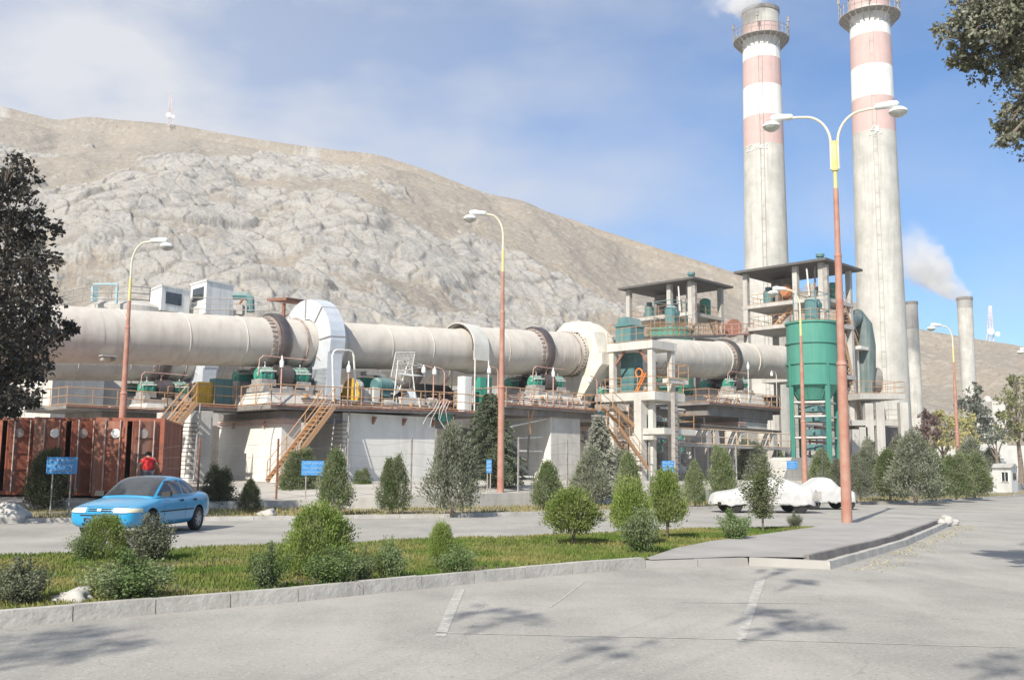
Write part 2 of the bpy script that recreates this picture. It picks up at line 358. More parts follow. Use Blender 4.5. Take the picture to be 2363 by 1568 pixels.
# median island: front kerb line, then its nose, then the paved apron
FR = [(-12, 7.4), (-8.6, 8.75), (-5.3, 10.2), (-2.6, 12.5), (-.5, 14.6), (1.0, 16.0), (2.3, 17.1)]
BK = [(-16, 14.6), (-8.9, 17.1), (-1.7, 22.0), (1.0, 23.9), (5.0, 26.8), (9.4, 29.6)]
g = on_ground
soil = mat('planting_soil', (.20, .15, .10), (.12, .10, .06), sc=1.3, bump=.5, coords='World', bsc=9)
tag(kerb_mesh(FR, .16, .17, side=1).build('kerb', kerbm, smooth=False), kind='structure')
tag(kerb_mesh(BK, .14, .10, side=-1).build('kerb', kerbm, smooth=False), kind='structure')
inner = [(x-.07, y+.14) for x, y in FR]+[tuple(on_ground(q0, q1, .1))[:2] for q0, q1 in ((1490, 1290), (1560, 1266), (1640, 1250), (1720, 1240), (1800, 1228), (1885, 1216))]+[(x+.05, y-.12) for x, y in BK[::-1][1:]]
poly_sheet('planting_bed', inner, .10, soil)
pave = mat('apron_paving', (.37, .355, .33), (.30, .285, .265), sc=.7, bump=.15, coords='World')
NOSE = [(4.2, 17.8), (5.45, 17.15)]; EDGE = [(5.45, 17.15), (8.9, 22.6), (12.0, 28.2), (14.3, 32.4)]
apron = [(4.05, 18.0), (5.3, 17.95), (8.55, 22.95), (11.65, 28.35), (13.9, 32.3), (12.0, 31.4), (9.2, 29.45)]+[tuple(on_ground(q0, q1, .1))[:2] for q0, q1 in ((1885, 1216), (1800, 1228), (1720, 1240), (1640, 1250), (1560, 1266), (1490, 1290))]+[(2.4, 17.2)]
poly_sheet('pavement', apron, .13, pave)
tag(kerb_mesh([(2.3, 17.1), (4.2, 17.75)], .16, .12, side=1).build('kerb', pave, smooth=False), kind='structure')
tag(kerb_mesh([(4.2, 17.75), (5.45, 17.15)], .16, .14, side=1).build('kerb', pave, smooth=False), kind='structure')
tag(kerb_mesh(EDGE, .15, .13, side=1, seg=.9).build('kerb', kerbm, smooth=False), kind='structure')
tag(kerb_mesh([(5.33, 17.92), (8.65, 22.95), (11.75, 28.4), (14.0, 32.45)], .12, .165, side=1, seg=.9).build('kerb', conc_d, smooth=False), kind='structure')
# far kerb of the second road, verge, retaining wall, yard
RE = [(-40, 16.0), (-24, 24.2), (-16, 27.4), (-7.9, 30.9), (-2.2, 33.6), (3.95, 38.6), (8.5, 43.0), (17.6, 50.6), (27.0, 60.0), (36.5, 71.5), (60, 100)]
WL = [(-40, 24), (-20, 34.0), (-14, 35.4), (-8.3, 37.1), (-5, 38.4), (-2.2, 40), (.8, 42.3), (4.8, 45.9), (8.6, 49.5), (14, 54.5), (20, 60), (38, 81), (60, 110)]
tag(kerb_mesh(RE, .14, .12, side=1, seg=1.5).build('kerb', kerbm, smooth=False), kind='structure')
verge = mat('verge_earth', (.34, .29, .20), (.22, .20, .11), sc=.8, bump=.5, coords='World', bsc=8)
poly_sheet('verge', [(x-.1, y+.12) for x, y in RE]+[(x, y+.1) for x, y in WL[::-1]], .09, verge)
yard_m = mat('yard_dust', (.50, .47, .42), (.38, .355, .31), sc=.35, bump=.25, coords='World', bsc=5)
def wall_h(x): return .28+.34/(1+math.exp(-(x+5)*.45))
ym = MB(); n = len(WL); rows = []
for k_, (off, dz) in enumerate(((.05, 0), (3, .12), (9, .30), (16, None), (60, None), (130, None))):
    rows.append([Vector((x-off*.55, y+off*.85, GK if dz is None else min(GK, wall_h(x)+.02+dz))) for x, y in WL])
for i in range(5): 
    for j in range(n-1): ym.add([rows[i][j], rows[i][j+1], rows[i+1][j+1], rows[i+1][j]], [(0, 1, 2, 3)])
tag(ym.build('yard_ground', yard_m), kind='structure')
wm = MB()
for j in range(n-1):
    (x0, y0), (x1, y1) = WL[j], WL[j+1]; d = Vector((x1-x0, y1-y0, 0)).normalized(); nn_ = Vector((-d.y, d.x, 0))*.28; k = max(1, round(math.hypot(x1-x0, y1-y0)/3))
    for q in range(k):
        a_ = Vector((x0, y0, 0)).lerp(Vector((x1, y1, 0)), q/k); c_ = Vector((x0, y0, 0)).lerp(Vector((x1, y1, 0)), (q+1)/k); ha, hc = wall_h(a_.x)+.06, wall_h(c_.x)+.06
        wm.hexa([a_, c_, c_+nn_, a_+nn_, a_+Vector((0, 0, ha)), c_+Vector((0, 0, hc)), c_+nn_+Vector((0, 0, hc)), a_+nn_+Vector((0, 0, ha))])
o = wm.build('retaining_wall', conc, smooth=False); tag(o, 'low grey concrete retaining wall running along the verge below the yard', 'retaining wall')
# worn paint and joints on the near road
linem = mat('worn_road_paint', (.50, .48, .44), (.36, .345, .315), sc=9, bump=.1, coords='World', lo=.38, hi=.56)
def strip(p, q, w0, w1, z=.004):
    p = Vector((p[0], p[1], z)); q = Vector((q[0], q[1], z)); d = (q-p).normalized(); n_ = Vector((-d.y, d.x, 0)); b = MB(); b.add([p-n_*w0/2, p+n_*w0/2, q+n_*w1/2, q-n_*w1/2], [(0, 1, 2, 3)][::1]); o = b.build('road_marking', linem, smooth=False)
    if o.data.polygons[0].normal.z < 0: o.data.flip_normals()
    return tag(o, kind='structure')
g = on_ground
strip(g(1062, 1358), g(1015, 1468), .13, .11); strip(g(1757, 1332), g(1706, 1478), .13, .11)
strip(g(1000, 1459), g(1700, 1474), .04, .03); strip(g(1712, 1474), g(2345, 1493), .035, .03); strip(g(1560, 1389), g(1900, 1392), .03, .03)
strip(g(1350, 1340), g(1270, 1400), .03, .02)

# ---- the mountain
crest = [(-2600, 420), (-1400, 330), (-600, 262), (-200, 238), (0, 243), (60, 262), (130, 279), (200, 266), (390, 285), (560, 318), (700, 336), (870, 357), (1000, 400), (1150, 460), (1350, 521), (1550, 581), (1700, 627), (1850, 665), (1990, 698), (2120, 757), (2362, 801), (2700, 850), (3300, 905), (4600, 950)]
cx_ = np.array([c[0] for c in crest], float); cy_ = np.array([c[1] for c in crest], float)
xs = np.concatenate([np.linspace(-2600, -120, 90, endpoint=False), np.linspace(-120, 2480, 900, endpoint=False), np.linspace(2480, 4600, 80)])
ys = np.interp(xs, cx_, cy_)
ker = np.exp(-.5*(np.arange(-14, 15)/5.)**2); ker /= ker.sum(); ysm = np.convolve(np.pad(ys, 14, 'edge'), ker, 'valid'); ys = np.where((xs > -100) & (xs < 2460), ysm, ys)
crY = np.interp(xs, [-2600, 0, 600, 1700, 2362, 4600], [560, 560, 540, 430, 400, 460])
ftY = np.interp(xs, [-2600, 0, 1200, 2362, 4600], [150, 150, 165, 190, 220])
dirs = np.array([list(ray(x, y)) for x, y in zip(xs, ys)]); topX = dirs[:, 0]/dirs[:, 1]*crY; topZ = EYE+dirs[:, 2]/dirs[:, 1]*crY
NVR = 430; s = np.concatenate([np.linspace(0, 1, 380), 1+np.linspace(.01, .35, 50)])
S, U_ = np.meshgrid(s, np.arange(len(xs)))
prof = np.where(S < 1, .97*S**1.12+.03*np.sin(np.clip(S, 0, 1)*math.pi), 1-(S-1)**1.2*.9)
slopeX = dirs[:, 0]/dirs[:, 1]
Y = ftY[:, None]+(crY-ftY)[:, None]*S; X = slopeX[:, None]*Y; Z = 1.0+(topZ-1.0)[:, None]*prof
dist = S*(crY-ftY)[:, None]
wx = X+9*(fbm(X*.03, dist*.02, 3, 3)-.5); wy = dist*.62+9*(fbm(X*.03+9, dist*.02, 3, 5)-.5)
ca, sa = math.cos(R(28)), math.sin(R(28)); rx = (wx*ca+wy*sa); ry = (-wx*sa+wy*ca)
ca2, sa2 = math.cos(R(-38)), math.sin(R(-38)); qx = (wx*ca2+wy*sa2); qy = (-wx*sa2+wy*ca2)
h1, e1, id1 = facets(rx/30., ry/13., 1); h2, e2, id2 = facets(qx/13.+4, qy/6., 2); h3, e3, id3 = facets(rx/4.6, ry/2.2+7, 3)
gul = fbm(X*.012+20+dist*.004, dist*.0035, 5, 8); big = fbm(X*.008, dist*.006, 4, 11)
top = np.interp(xs, [-200, 300, 700, 1100, 1700, 2100, 2400], [.86, .74, .80, .72, .62, .4, .3])[:, None]
rock = np.clip((fbm(X*.026+5, dist*.022+2, 7, 14, .6)-.49)*9+(gul-.5)*4+.5-np.clip((S-top)*7, -.2, 3), 0, 1)
rock = np.clip((rock-.5)*1.1+(id1-.45)*.9+(id2-.45)*.8+(id3-.5)*.5+.42, 0, 1)*np.clip(rock*3, 0, 1)
rock = np.where(xs[:, None] > 2050, rock*.3, rock)
disp = (big-.5)*34+(gul-.5)*26*(1-.3*S)+(.25+.75*rock)*((h1*2.6+.7)*np.clip(e1*8, 0, 1)+(h2*1.7+.5)*np.clip(e2*9, 0, 1)+(h3*.7+.2)*np.clip(e3*9, 0, 1)-1.)+(fbm(X*.10, dist*.06, 6, 23, .6)-.5)*3.0+1.2*rock
fade = np.clip(S*6, 0, 1)*np.where(S < 1, np.clip((1-S)*22+.12, 0, 1), np.clip((S-1)*20+.12, 0, 1))
Z = Z+disp*fade*.85; Y = Y-disp*fade*.22
V = np.stack([X, Y, Z], -1).reshape(-1, 3); V_hill_max = V[:, 2].max()
def make_hill_mat():
    M = bpy.data.materials.new('mountain_rock_and_soil'); M.use_nodes = True; T = M.node_tree; L = T.links; b = T.nodes['Principled BSDF']; b.inputs['Roughness'].default_value = .95; b.inputs['Specular IOR Level'].default_value = .1
    geo = T.nodes.new('ShaderNodeNewGeometry'); at = T.nodes.new('ShaderNodeAttribute'); at.attribute_name = 'rock'; a2 = T.nodes.new('ShaderNodeAttribute'); a2.attribute_name = 'crack'; a3 = T.nodes.new('ShaderNodeAttribute'); a3.attribute_name = 'tone'
    def no(sc, det=6, st=(1, 1, 1)):
        mp = T.nodes.new('ShaderNodeMapping'); mp.inputs['Scale'].default_value = st; L.new(geo.outputs['Position'], mp.inputs[0]); q = T.nodes.new('ShaderNodeTexNoise'); q.inputs['Scale'].default_value = sc; q.inputs['Detail'].default_value = det; q.inputs['Roughness'].default_value = .65; L.new(mp.outputs[0], q.inputs['Vector']); return q.outputs['Fac']
    def mr(s_, a_, b_, t0=0., t1=1.):
        q = T.nodes.new('ShaderNodeMapRange'); q.inputs['From Min'].default_value = a_; q.inputs['From Max'].default_value = b_; q.inputs['To Min'].default_value = t0; q.inputs['To Max'].default_value = t1; L.new(s_, q.inputs['Value']); return q.outputs[0]
    def mix(f, a_, b_):
        q = T.nodes.new('ShaderNodeMix'); q.data_type = 'RGBA'; L.new(f, q.inputs['Factor'])
        for k_, v_ in (('A', a_), ('B', b_)):
            if isinstance(v_, tuple): q.inputs[k_].default_value = (*v_, 1)
            else: L.new(v_, q.inputs[k_])
        return q.outputs['Result']
    soilc = mix(mr(no(.022), .38, .62), (.285, .245, .195), (.255, .225, .185)); soilc = mix(mr(no(.35, 9), .50, .62, 0, .7), soilc, (.35, .32, .275)); soilc = mix(mr(no(.6, 5), .60, .64, 0, .6), soilc, (.14, .12, .085))
    rk = mix(a3.outputs['Fac'], (.32, .305, .275), (.40, .385, .355)); rk = mix(mr(no(.3, 9), .48, .64, 0, .8), rk, (.37, .33, .28)); rk = mix(mr(no(.9, 6, (1, 1, 2.2)), .55, .63, 0, .75), rk, (.20, .18, .155))
    rk = mix(mr(a2.outputs['Fac'], 0., 1., 0, .75), rk, (.17, .15, .125))
    nz = T.nodes.new('ShaderNodeMath'); nz.operation = 'MULTIPLY_ADD'; L.new(no(.45, 7), nz.inputs[0]); nz.inputs[1].default_value = 1.6; L.new(at.outputs['Fac'], nz.inputs[2])
    c = mix(mr(nz.outputs[0], 1.02, 1.42), soilc, rk); L.new(c, b.inputs['Base Color'])
    bp = T.nodes.new('ShaderNodeBump'); bp.inputs['Strength'].default_value = 1; bp.inputs['Distance'].default_value = .55; L.new(no(.55, 9), bp.inputs['Height'])
    vo = T.nodes.new('ShaderNodeTexVoronoi'); vo.feature = 'F1'; vo.inputs['Scale'].default_value = .28; mpv = T.nodes.new('ShaderNodeMapping'); mpv.inputs['Scale'].default_value = (1, 1, 1.7); mpv.inputs['Rotation'].default_value = (0, R(35), 0); L.new(geo.outputs['Position'], mpv.inputs[0]); L.new(mpv.outputs[0], vo.inputs['Vector'])
    b2 = T.nodes.new('ShaderNodeBump'); b2.inputs['Strength'].default_value = .6; b2.inputs['Distance'].default_value = .3; b2.invert = True; L.new(vo.outputs['Distance'], b2.inputs['Height']); L.new(bp.outputs[0], b2.inputs['Normal']); L.new(b2.outputs[0], b.inputs['Normal'])
    return M
o = np_mesh('mountain', V, grid_faces(len(xs), NVR), make_hill_mat(), attr={'rock': rock, 'crack': np.clip(np.exp(-e1*16)*(id1 > .35)+.9*np.exp(-e2*13)*(id2 > .4)+.5*np.exp(-e3*9)*(id3 > .5), 0, 1)*rock, 'tone': id2*.6+id3*.4})
tag(o, kind='structure')
if o.data.polygons[5000].normal.z < 0: o.data.flip_normals()
# ------------------------------------------------------------------ kiln line (front); the rear line is a copy 13.5 m further back
tA, zA = KP(212, 774, 0); tB, zB = KP(1600, 828, 0); SLP = (zB-zA)/(tB-tA)
def zc(t): return zA+(t-tA)*SLP
AX = (A+Vector((0, 0, SLP))).normalized()
def kt(x): 
    t = KP(x, 800, 0)[0]
    return t
def ko(t): return K(t, 0, zc(t))
T1, T2, T3 = kt(627), kt(1232), kt(1668)
TG1, TR, TG2 = kt(716), kt(1056), kt(1330)
TS = kt(1066)
def make_kiln():
    t0 = -34.0; r = thing('rotary_kiln', 'long dusty pale grey rotary kiln tube nearest the road, on raised piers', 'rotary kiln', K(t0, 0, GK), 0, 'parallel rotary kilns')
    b = MB(); R1, R2 = 1.30, 1.50; o = ko(t0)
    prof = [(0, R1)]
    for q in (-24, -15.2, -11.5, T1-t0-.9): pass
    L = lambda t: (t-t0)/A.dot(AX)*1.0
    prof = [(0, R1), (L(-24), R1), (L(-24), R1+.012), (L(-15.5), R1+.012), (L(-15.5), R1), (L(TS-.6), R1), (L(TS+.6), R2), (L(TS+8), R2), (L(TS+8), R2+.015), (L(49), R2+.015), (L(49), R2)]
    b.rev(prof, o, AX, 56); b.build('shell', kilnm, r)
    for tt, RR in ((T1, R1), (T2, R2), (T3, R2)):
        b = MB(); b.rev([(-.27, RR+.02), (-.27, RR+.24), (-.22, RR+.27), (.22, RR+.27), (.27, RR+.24), (.27, RR+.02)], ko(tt), AX, 64); ty = b.build('tyre', tyrem, r)
        b = MB()
        b.rev([(-.42, RR), (-.42, RR+.10), (-.28, RR+.10)], ko(tt), AX, 64, cap=False); b.rev([(.28, RR+.10), (.42, RR+.10), (.42, RR)], ko(tt), AX, 64, cap=False)
        q = AX.cross(Vector((0, 0, 1))).normalized(); u = q.cross(AX)
        for k in range(32):
            a = 2*math.pi*k/32; nn = u*math.cos(a)+q*math.sin(a); p = ko(tt)+nn*(RR+.03)-AX*.75; b.beam(p, p+AX*.36, .12, .07, up=nn)
        b.build('filler_pads', rustring, ty)
    for tt in np.arange(-17.5, 47, 3.1):
        RR = R1 if tt < TS-.6 else R2
        if abs(tt-TS) < .7 or min(abs(tt-q) for q in (T1, T2, T3, TG1, TG2)) < 1.1: continue
        b = MB(); b.rev([(-.03, RR+.002), (-.015, RR+.026), (.015, RR+.026), (.03, RR+.002)], ko(tt), AX, 56, cap=False); b.build('weld_seam', kilnm, r)
    # bolted girth rings
    for tt, RR in ((TG1-1.0, R1), (TG2-1.3, R2), (TG2+1.5, R2), (T3-.9, R2), (T3+3.4, R2)):
        b = MB(); b.rev([(-.05, RR), (-.05, RR+.09), (.05, RR+.09), (.05, RR)], ko(tt), AX, 64, cap=False); b.build('girth_flange', rustring if tt < 0 or tt == TG2-1.3 else kilnm, r)
    b = MB(); t_, z_ = KP(250, 822, 1.25); b.kbox(t_-.35, t_+.35, 1.0, 1.45, z_-.02, z_+.06); b.kbox(t_-.28, t_-.2, 1.0, 1.38, z_-.2, z_); b.kbox(t_+.2, t_+.28, 1.0, 1.38, z_-.2, z_); b.build('inspection_door', steel, r)
    return r
kiln = make_kiln()
def rx_disc(b, tt, vv, zz, prof, n=28): b.rev(prof, K(tt, vv, zz), AX, n)
def make_station(tt, RR, label, zdeck):
    r = thing('roller_station', label, 'roller station', K(tt, 0, zdeck), 0, 'roller stations carrying the kilns')
    b = MB().m(steel); b.kbox(tt-1.6, tt+1.6, -2.0, 2.0, zdeck, zdeck+.28); b.kbox(tt-1.5, tt-1.15, -1.9, 1.9, zdeck+.28, zdeck+.5); b.kbox(tt+1.15, tt+1.5, -1.9, 1.9, zdeck+.28, zdeck+.5)
    b.kbox(tt-.2, tt+.2, -1.9, 1.9, zdeck+.28, zdeck+.42); b.build('base_frame', None, r)
    for s in (1, -1):
        v = s*1.1; z = zc(tt)-math.sqrt((RR+.27+.56)**2-1.1**2)
        b = MB(); rx_disc(b, tt, v, z, [(-.42, .2), (-.42, .56), (.42, .56), (.42, .2)]); b.build('support_roller', tyrem, r)
        for e in (-1, 1):
            b = MB().m(green)
            c0 = e*1.05; b.rev([(c0-.42, .18), (c0-.42, .34), (c0-.34, .40), (c0+.34, .40), (c0+.42, .34), (c0+.42, .18)], K(tt, v, z), AX, 20)
            for dz_ in (-.2, .2): b.rev([(c0+dz_-.04, .38), (c0+dz_-.04, .45), (c0+dz_+.04, .45), (c0+dz_+.04, .38)], K(tt, v, z), AX, 20, cap=False)
            b.m(whitepipe)
            for aa in (.5, 1.1, 1.7): b.beam(K(tt, v, z)+AX*(c0-.36)+NV*.43*math.cos(aa)+Vector((0, 0, .43*math.sin(aa))), K(tt, v, z)+AX*(c0+.36)+NV*.43*math.cos(aa)+Vector((0, 0, .43*math.sin(aa))), .06, .05)
            b.m(green); b.rev([(c0-.47, .02), (c0-.47, .12), (c0-.42, .16)], K(tt, v, z), AX, 14)
            b.m(steel); b.kbox(tt+c0-.42, tt+c0+.42, v-.5, v+.5, zdeck+.4, z-.28); 
            b.m(whitepipe); b.tube(K(tt+c0-.5, v+.43, z+.1), K(tt+c0+.45, v+.43, z+.16), .04, 6); b.tube(K(tt+c0-.1, v+.2, z+.35), K(tt+c0-.1, v+.2, z+.62), .035, 6)
            b.build('bearing_housing', None, r)
        b = MB().m(dark); b.kbox(tt-.55, tt+.55, v-.35, v+.35, zdeck+.28, z-.5); b.build('cooling_trough', None, r)
    b = MB(); zt = zc(tt)-RR-.05
    for e in (-1, 1): b.path([K(tt+e*.62-.9, 1.3, zdeck+.9), K(tt+e*.62-.9, 1.4, zt+.25), K(tt+e*.62-.75, 1.5, zt+.42), K(tt+e*.62+.75, 1.5, zt+.42)], .03, 5)
    b.build('water_pipe', pinkpipe, r)
    return r
def kz(x, y, v): return KP(x, y, v)[1]
ZD1 = kz(690, 936, 3.4); ZD1b = kz(1040, 945, 3.4); ZD2 = kz(1290, 939, 3.4); ZD3 = kz(1690, 931, 3.2)
st1 = make_station(T1, 1.30, 'green roller bearings under the black tyre left of the pale blue gear cover', zc(T1)-2.85)
st2 = make_station(T2, 1.50, 'green roller bearings under the rusty tyre beside the cream gear cover', zc(T2)-3.05)
st3 = make_station(T3, 1.50, 'green roller bearings on the isolated pier left of the big green silo', zc(T3)-3.05)

def ring_plate(b, tt, ri, ro, th, n=12, rot=0.0):
    """flat annular plate pair + rim band = hollow gear casing"""
    q = NV; c = ko(tt)-AX*(th/2); u = Vector((0, 0, 1)); vs = []
    def P(d, r_, k): a = 2*math.pi*(k+rot)/n; return c+AX*d+(u*math.cos(a)+q*math.sin(a))*r_
    for k in range(n):
        b.add([P(0, ri, k), P(0, ri, k+1), P(0, ro, k+1), P(0, ro, k)], [(0, 1, 2, 3)])
        b.add([P(th, ri, k), P(th, ro, k), P(th, ro, k+1), P(th, ri, k+1)], [(0, 1, 2, 3)])
        b.add([P(0, ro, k), P(0, ro, k+1), P(th, ro, k+1), P(th, ro, k)], [(0, 1, 2, 3)])
        b.add([P(0, ri, k), P(th, ri, k), P(th, ri, k+1), P(0, ri, k+1)], [(0, 1, 2, 3)])
def make_guard1():
    r = thing('gear_cover', 'pale blue-grey sheet metal gear cover ringing the kiln like a big wheel', 'gear cover', K(TG1, 0, ZD1), 0, 'gear covers around the kilns')
    b = MB(); ring_plate(b, TG1+.1, 1.36, 2.46, .95, 28); b.build('casing', alum, r, ang=30)
    b = MB(); c = ko(TG1+.1)-AX*.5
    for k in (0, 3.1, -3.4, 6.6, 9.5, -9.4):
        a = 2*math.pi*k/28; d = Vector((0, 0, 1))*math.cos(a)+NV*math.sin(a); b.beam(c+d*1.42, c+d*2.44, .05, .06, up=AX); b.beam(c+d*2.44, c+d*2.44+AX*1.02, .05, .06, up=d)
    b.build('seam_strip', steel, r)
    b = MB(); z = zc(TG1); t0 = TG1-.45
    b.kbox(t0, t0+.9, .6, 2.3, ZD1+.05, z-1.5); b.prism([K(t0, -2.2, z-1.0), K(t0, -2.0, ZD1+.1), K(t0, 2.2, ZD1+.1), K(t0, 2.35, z-.6), K(t0, 1.3, z-1.35), K(t0, -1.3, z-1.35)], A*.92); b.build('lower_casing', alum, r, smooth=False)
    b = MB(); p = ko(TG1+.1)+Vector((0, 0, 2.42))
    b.kbox(TG1+.1, TG1+.9, -.9, -.2, zc(TG1)+2.25, zc(TG1)+2.42); b.kbox(TG1+.1, TG1+.9, .1, .7, zc(TG1)+2.2, zc(TG1)+2.34); b.build('top_hatch', dark, r)
    return r
g1 = make_guard1()
def make_guard2():
    r = thing('gear_cover', 'cream sheet metal gear cover, bulky and many-sided, next to the white concrete frame', 'gear cover', K(TG2, 0, ZD2), 0, 'gear covers around the kilns')
    b = MB(); ring_plate(b, TG2+.1, 1.62, 2.42, 1.15, 10, .5); b.build('casing', cream, r, smooth=False)
    b = MB(); ring_plate(b, TG2+1.05, 1.6, 2.30, .5, 32); ring_plate(b, TG2+1.5, 1.6, 2.15, .35, 32); b.build('rim_ring', cream, r, ang=30)
    b = MB(); z = zc(TG2); t0 = TG2-.5
    b.prism([K(t0, -2.2, z-1.0), K(t0, -1.8, ZD2+.1), K(t0, .2, ZD2+.1), K(t0, 2.5, z-1.1), K(t0, 2.75, z-.9), K(t0, 2.75, z-.1), K(t0, 2.3, z-.1), K(t0, 1.3, z-1.6), K(t0, -1.3, z-1.6)], A*1.15); b.build('lower_casing', cream, r, smooth=False)
    b = MB(); b.kbox(TG2-.2, TG2+.7, -.4, .5, z+2.3, z+2.45); b.build('top_hatch', steel, r)
    b = MB()
    for k in range(40):
        a = 2*math.pi*k/40; d = Vector((0, 0, 1))*math.cos(a)+NV*math.sin(a); b.rev([(-.06, .045), (0, .045)], ko(TG2-.75)+d*1.56, AX, 6)
    b.build('bolts', dark, r)
    return r
g2 = make_guard2()
def make_hood():
    z = zc(TR); r = thing('cooling_hood', 'pale inverted-U sheet hood straddling the middle of the kiln on thin legs', 'hood', K(TR, 0, ZD1), 0)
    b = MB(); ro = 1.72; ri = 1.62; t0 = TR-.15; th = 1.25
    pts = [(ro, z-.75)]+[(ro*math.cos(a), z+ro*math.sin(a)) for a in np.linspace(0, math.pi, 25)]+[(-ro, z-.75)]
    ins = [(ri, z-.75)]+[(ri*math.cos(a), z+ri*math.sin(a)) for a in np.linspace(0, math.pi, 25)]+[(-ri, z-.75)]
    for i in range(len(pts)-1):
        q = [K(t0, *pts[i]), K(t0, *pts[i+1]), K(t0, *ins[i+1]), K(t0, *ins[i])]; b.hexa(q+[p+A*th for p in q])
    b.build('hood_sheet', cream if False else mat('pale_sheet', (.62, .61, .56), (.52, .50, .45), sc=1.2, rough=.55, bump=.06, streak=.2), r, ang=30)
    for t_, v_ in ((t0+.05, ro), (t0+th-.05, ro), (t0+.05, -ro), (t0+th-.05, -ro)):
        b = MB(); b.tube(K(t_, v_, ZD1b), K(t_, v_, z-.7), .05, 6); b.build('leg', whitepipe, r)
    b = MB(); b.path([K(t0-.02, ri*math.cos(a)*.99, z+ri*math.sin(a)) for a in np.linspace(-.1, 2.6, 14)], .05, 5); b.build('nozzle_pipe', dark, r)
    return r
hood = make_hood()

# ---- piers, decks
def deck(label, t0, t1, v0, v1, z0, z1, group='walkway decks under the kilns', th=.22, ends=(1, 1), name='walkway_deck', railm=None, front=True):
    r = thing(name, label, 'walkway', K((t0+t1)/2, v1, min(z0, z1)-th), 0, group)
    b = MB(); q = [K(t0, v0, z0-th), K(t1, v0, z1-th), K(t1, v1, z1-th), K(t0, v1, z0-th)]; b.hexa([p for p in q]+[K(t0, v0, z0), K(t1, v0, z1), K(t1, v1, z1), K(t0, v1, z0)]); b.build('deck_slab', conc_d, r, smooth=False)
    b = MB(); b.beam(K(t0, v1+.02, z0-.05), K(t1, v1+.02, z1-.05), .05, .09); b.build('edge_beam', rust, r)
    pts = []
    if ends[0]: pts.append(K(t0+.04, v0+.2, z0))
    pts += [K(t0+.04, v1-.03, z0), K(t1-.04, v1-.03, z1)]
    if ends[1]: pts.append(K(t1-.04, v0+.2, z1))
    b = MB(); railing(b, pts); b.build('railing', railm or rail_m, r)
    return r
def block(name, label, cat, pts_tvz, ext, material, group=None, trims=()):
    """prism whose outline lies on plane t=const and is extruded along the kiln"""
    c = K(pts_tvz[0][0], sum(p[1] for p in pts_tvz)/len(pts_tvz), GK); r = thing(name, label, cat, c, 0, group)
    b = MB(); b.prism([K(*p) for p in pts_tvz], A*ext); b.build('body', material, r, smooth=False); return r
# pier B (buttress with white sloping flank, behind the long stairs)
VF = 2.8
tB_ = KP(647, 1050, VF)[0]; tB2 = KP(692, 1050, VF)[0]
def buttress(name, label, tl, tr, zt, vtop, vbot, fm, group, rail=True, zg=GK, vf=VF):
    r = thing(name, label, 'pier', K(tl, 0, zg), 0, group)
    b = MB(); b.prism([K(tl, vf, zg-.3), K(tl, vf, zt), K(tl, vtop, zt), K(tl, vbot, zg-.3)], A*(tr-tl)); b.build('pier_body', fm, r, smooth=False)
    b = MB(); b.kbox(tl-.04, tr+.04, vbot, vf+.04, zt+.003, zt+.35); b.build('pier_head', conc_d, r, smooth=False)
    if rail:
        b = MB()
        for dz in (.02, -.16): b.path([K(tl-.12, vtop, zt+dz-.12), K(tl-.12, vf+.12, zt+dz-.12), K(tl+.9, vf+.12, zt+dz-.12)], .035 if dz < 0 else .05, 5)
        for f in (.25, .75): b.kbox(tl-.14, tl-.02, vtop+(vf-vtop)*f-.04, vtop+(vf-vtop)*f+.04, zt-.45, zt-.05)
        b.build('side_pipes', pinkpipe, r)
    return r
def zof(x, y, t): return TP(x, y, t)[1]
zt = zof(600, 966, tB_)
pB = buttress('concrete_pier', 'white-faced sloping concrete pier behind the long orange stairs', tB_, tB2, zt, -3.4, -3.4, conc_w, 'concrete piers under the kilns')
# core wall behind / under deck
def wallbox(name, label, t0, t1, v0, v1, z0, z1, material, cat='wall', group=None):
    r = thing(name, label, cat, K((t0+t1)/2, (v0+v1)/2, z0), 0, group); b = MB(); b.kbox(t0, t1, v0, v1, z0, z1); b.build('wall', material, r, smooth=False); return r
tC0, tC1 = KP(792, 1050, VF)[0], KP(1002, 1050, VF)[0]
wC = thing('concrete_pier', 'long board-marked grey concrete pier wall under the kiln drive deck', 'pier', K(tC0, 0, GK), 0, 'concrete piers under the kilns')
b = MB(); zt = kz(900, 957, VF); b.prism([K(tC0, VF, GK-.3), K(tC0, VF, zt), K(tC0, 0, zt), K(tC0, -3, GK-.3)], A*(tC1-tC0)); b.build('pier_body', conc_w, wC, smooth=False)
b = MB(); b.prism([K(tC0-.12, VF+.1, GK-.3), K(tC0-.12, VF+.02, zt), K(tC0-.12, VF-1.0, zt), K(tC0-.12, VF-1.6, GK-.3)], A*.12); b.build('sunlit_end_face', conc_w, wC, smooth=False)  # end panel shaped like the sunlit part of this face
b = MB()
for x in (860, 998, 930):
    b = MB(); t_ = KP(x, 975, VF)[0]; b.prism([K(t_-.07, VF, zt-.15), K(t_-.07, VF+.3, zt-.15), K(t_-.07, VF, zt-.55)], A*.14); b.build('bracket', rust, wC, smooth=False)
# back wall closing the bays beneath the drive deck
wallbox('service_wall', 'dark stained concrete wall recessed under the front walkway', KP(440, 1000, 0)[0], tC0-.2, -7.4, -7.0, GK-.2, ZD1-.7, conc_d)
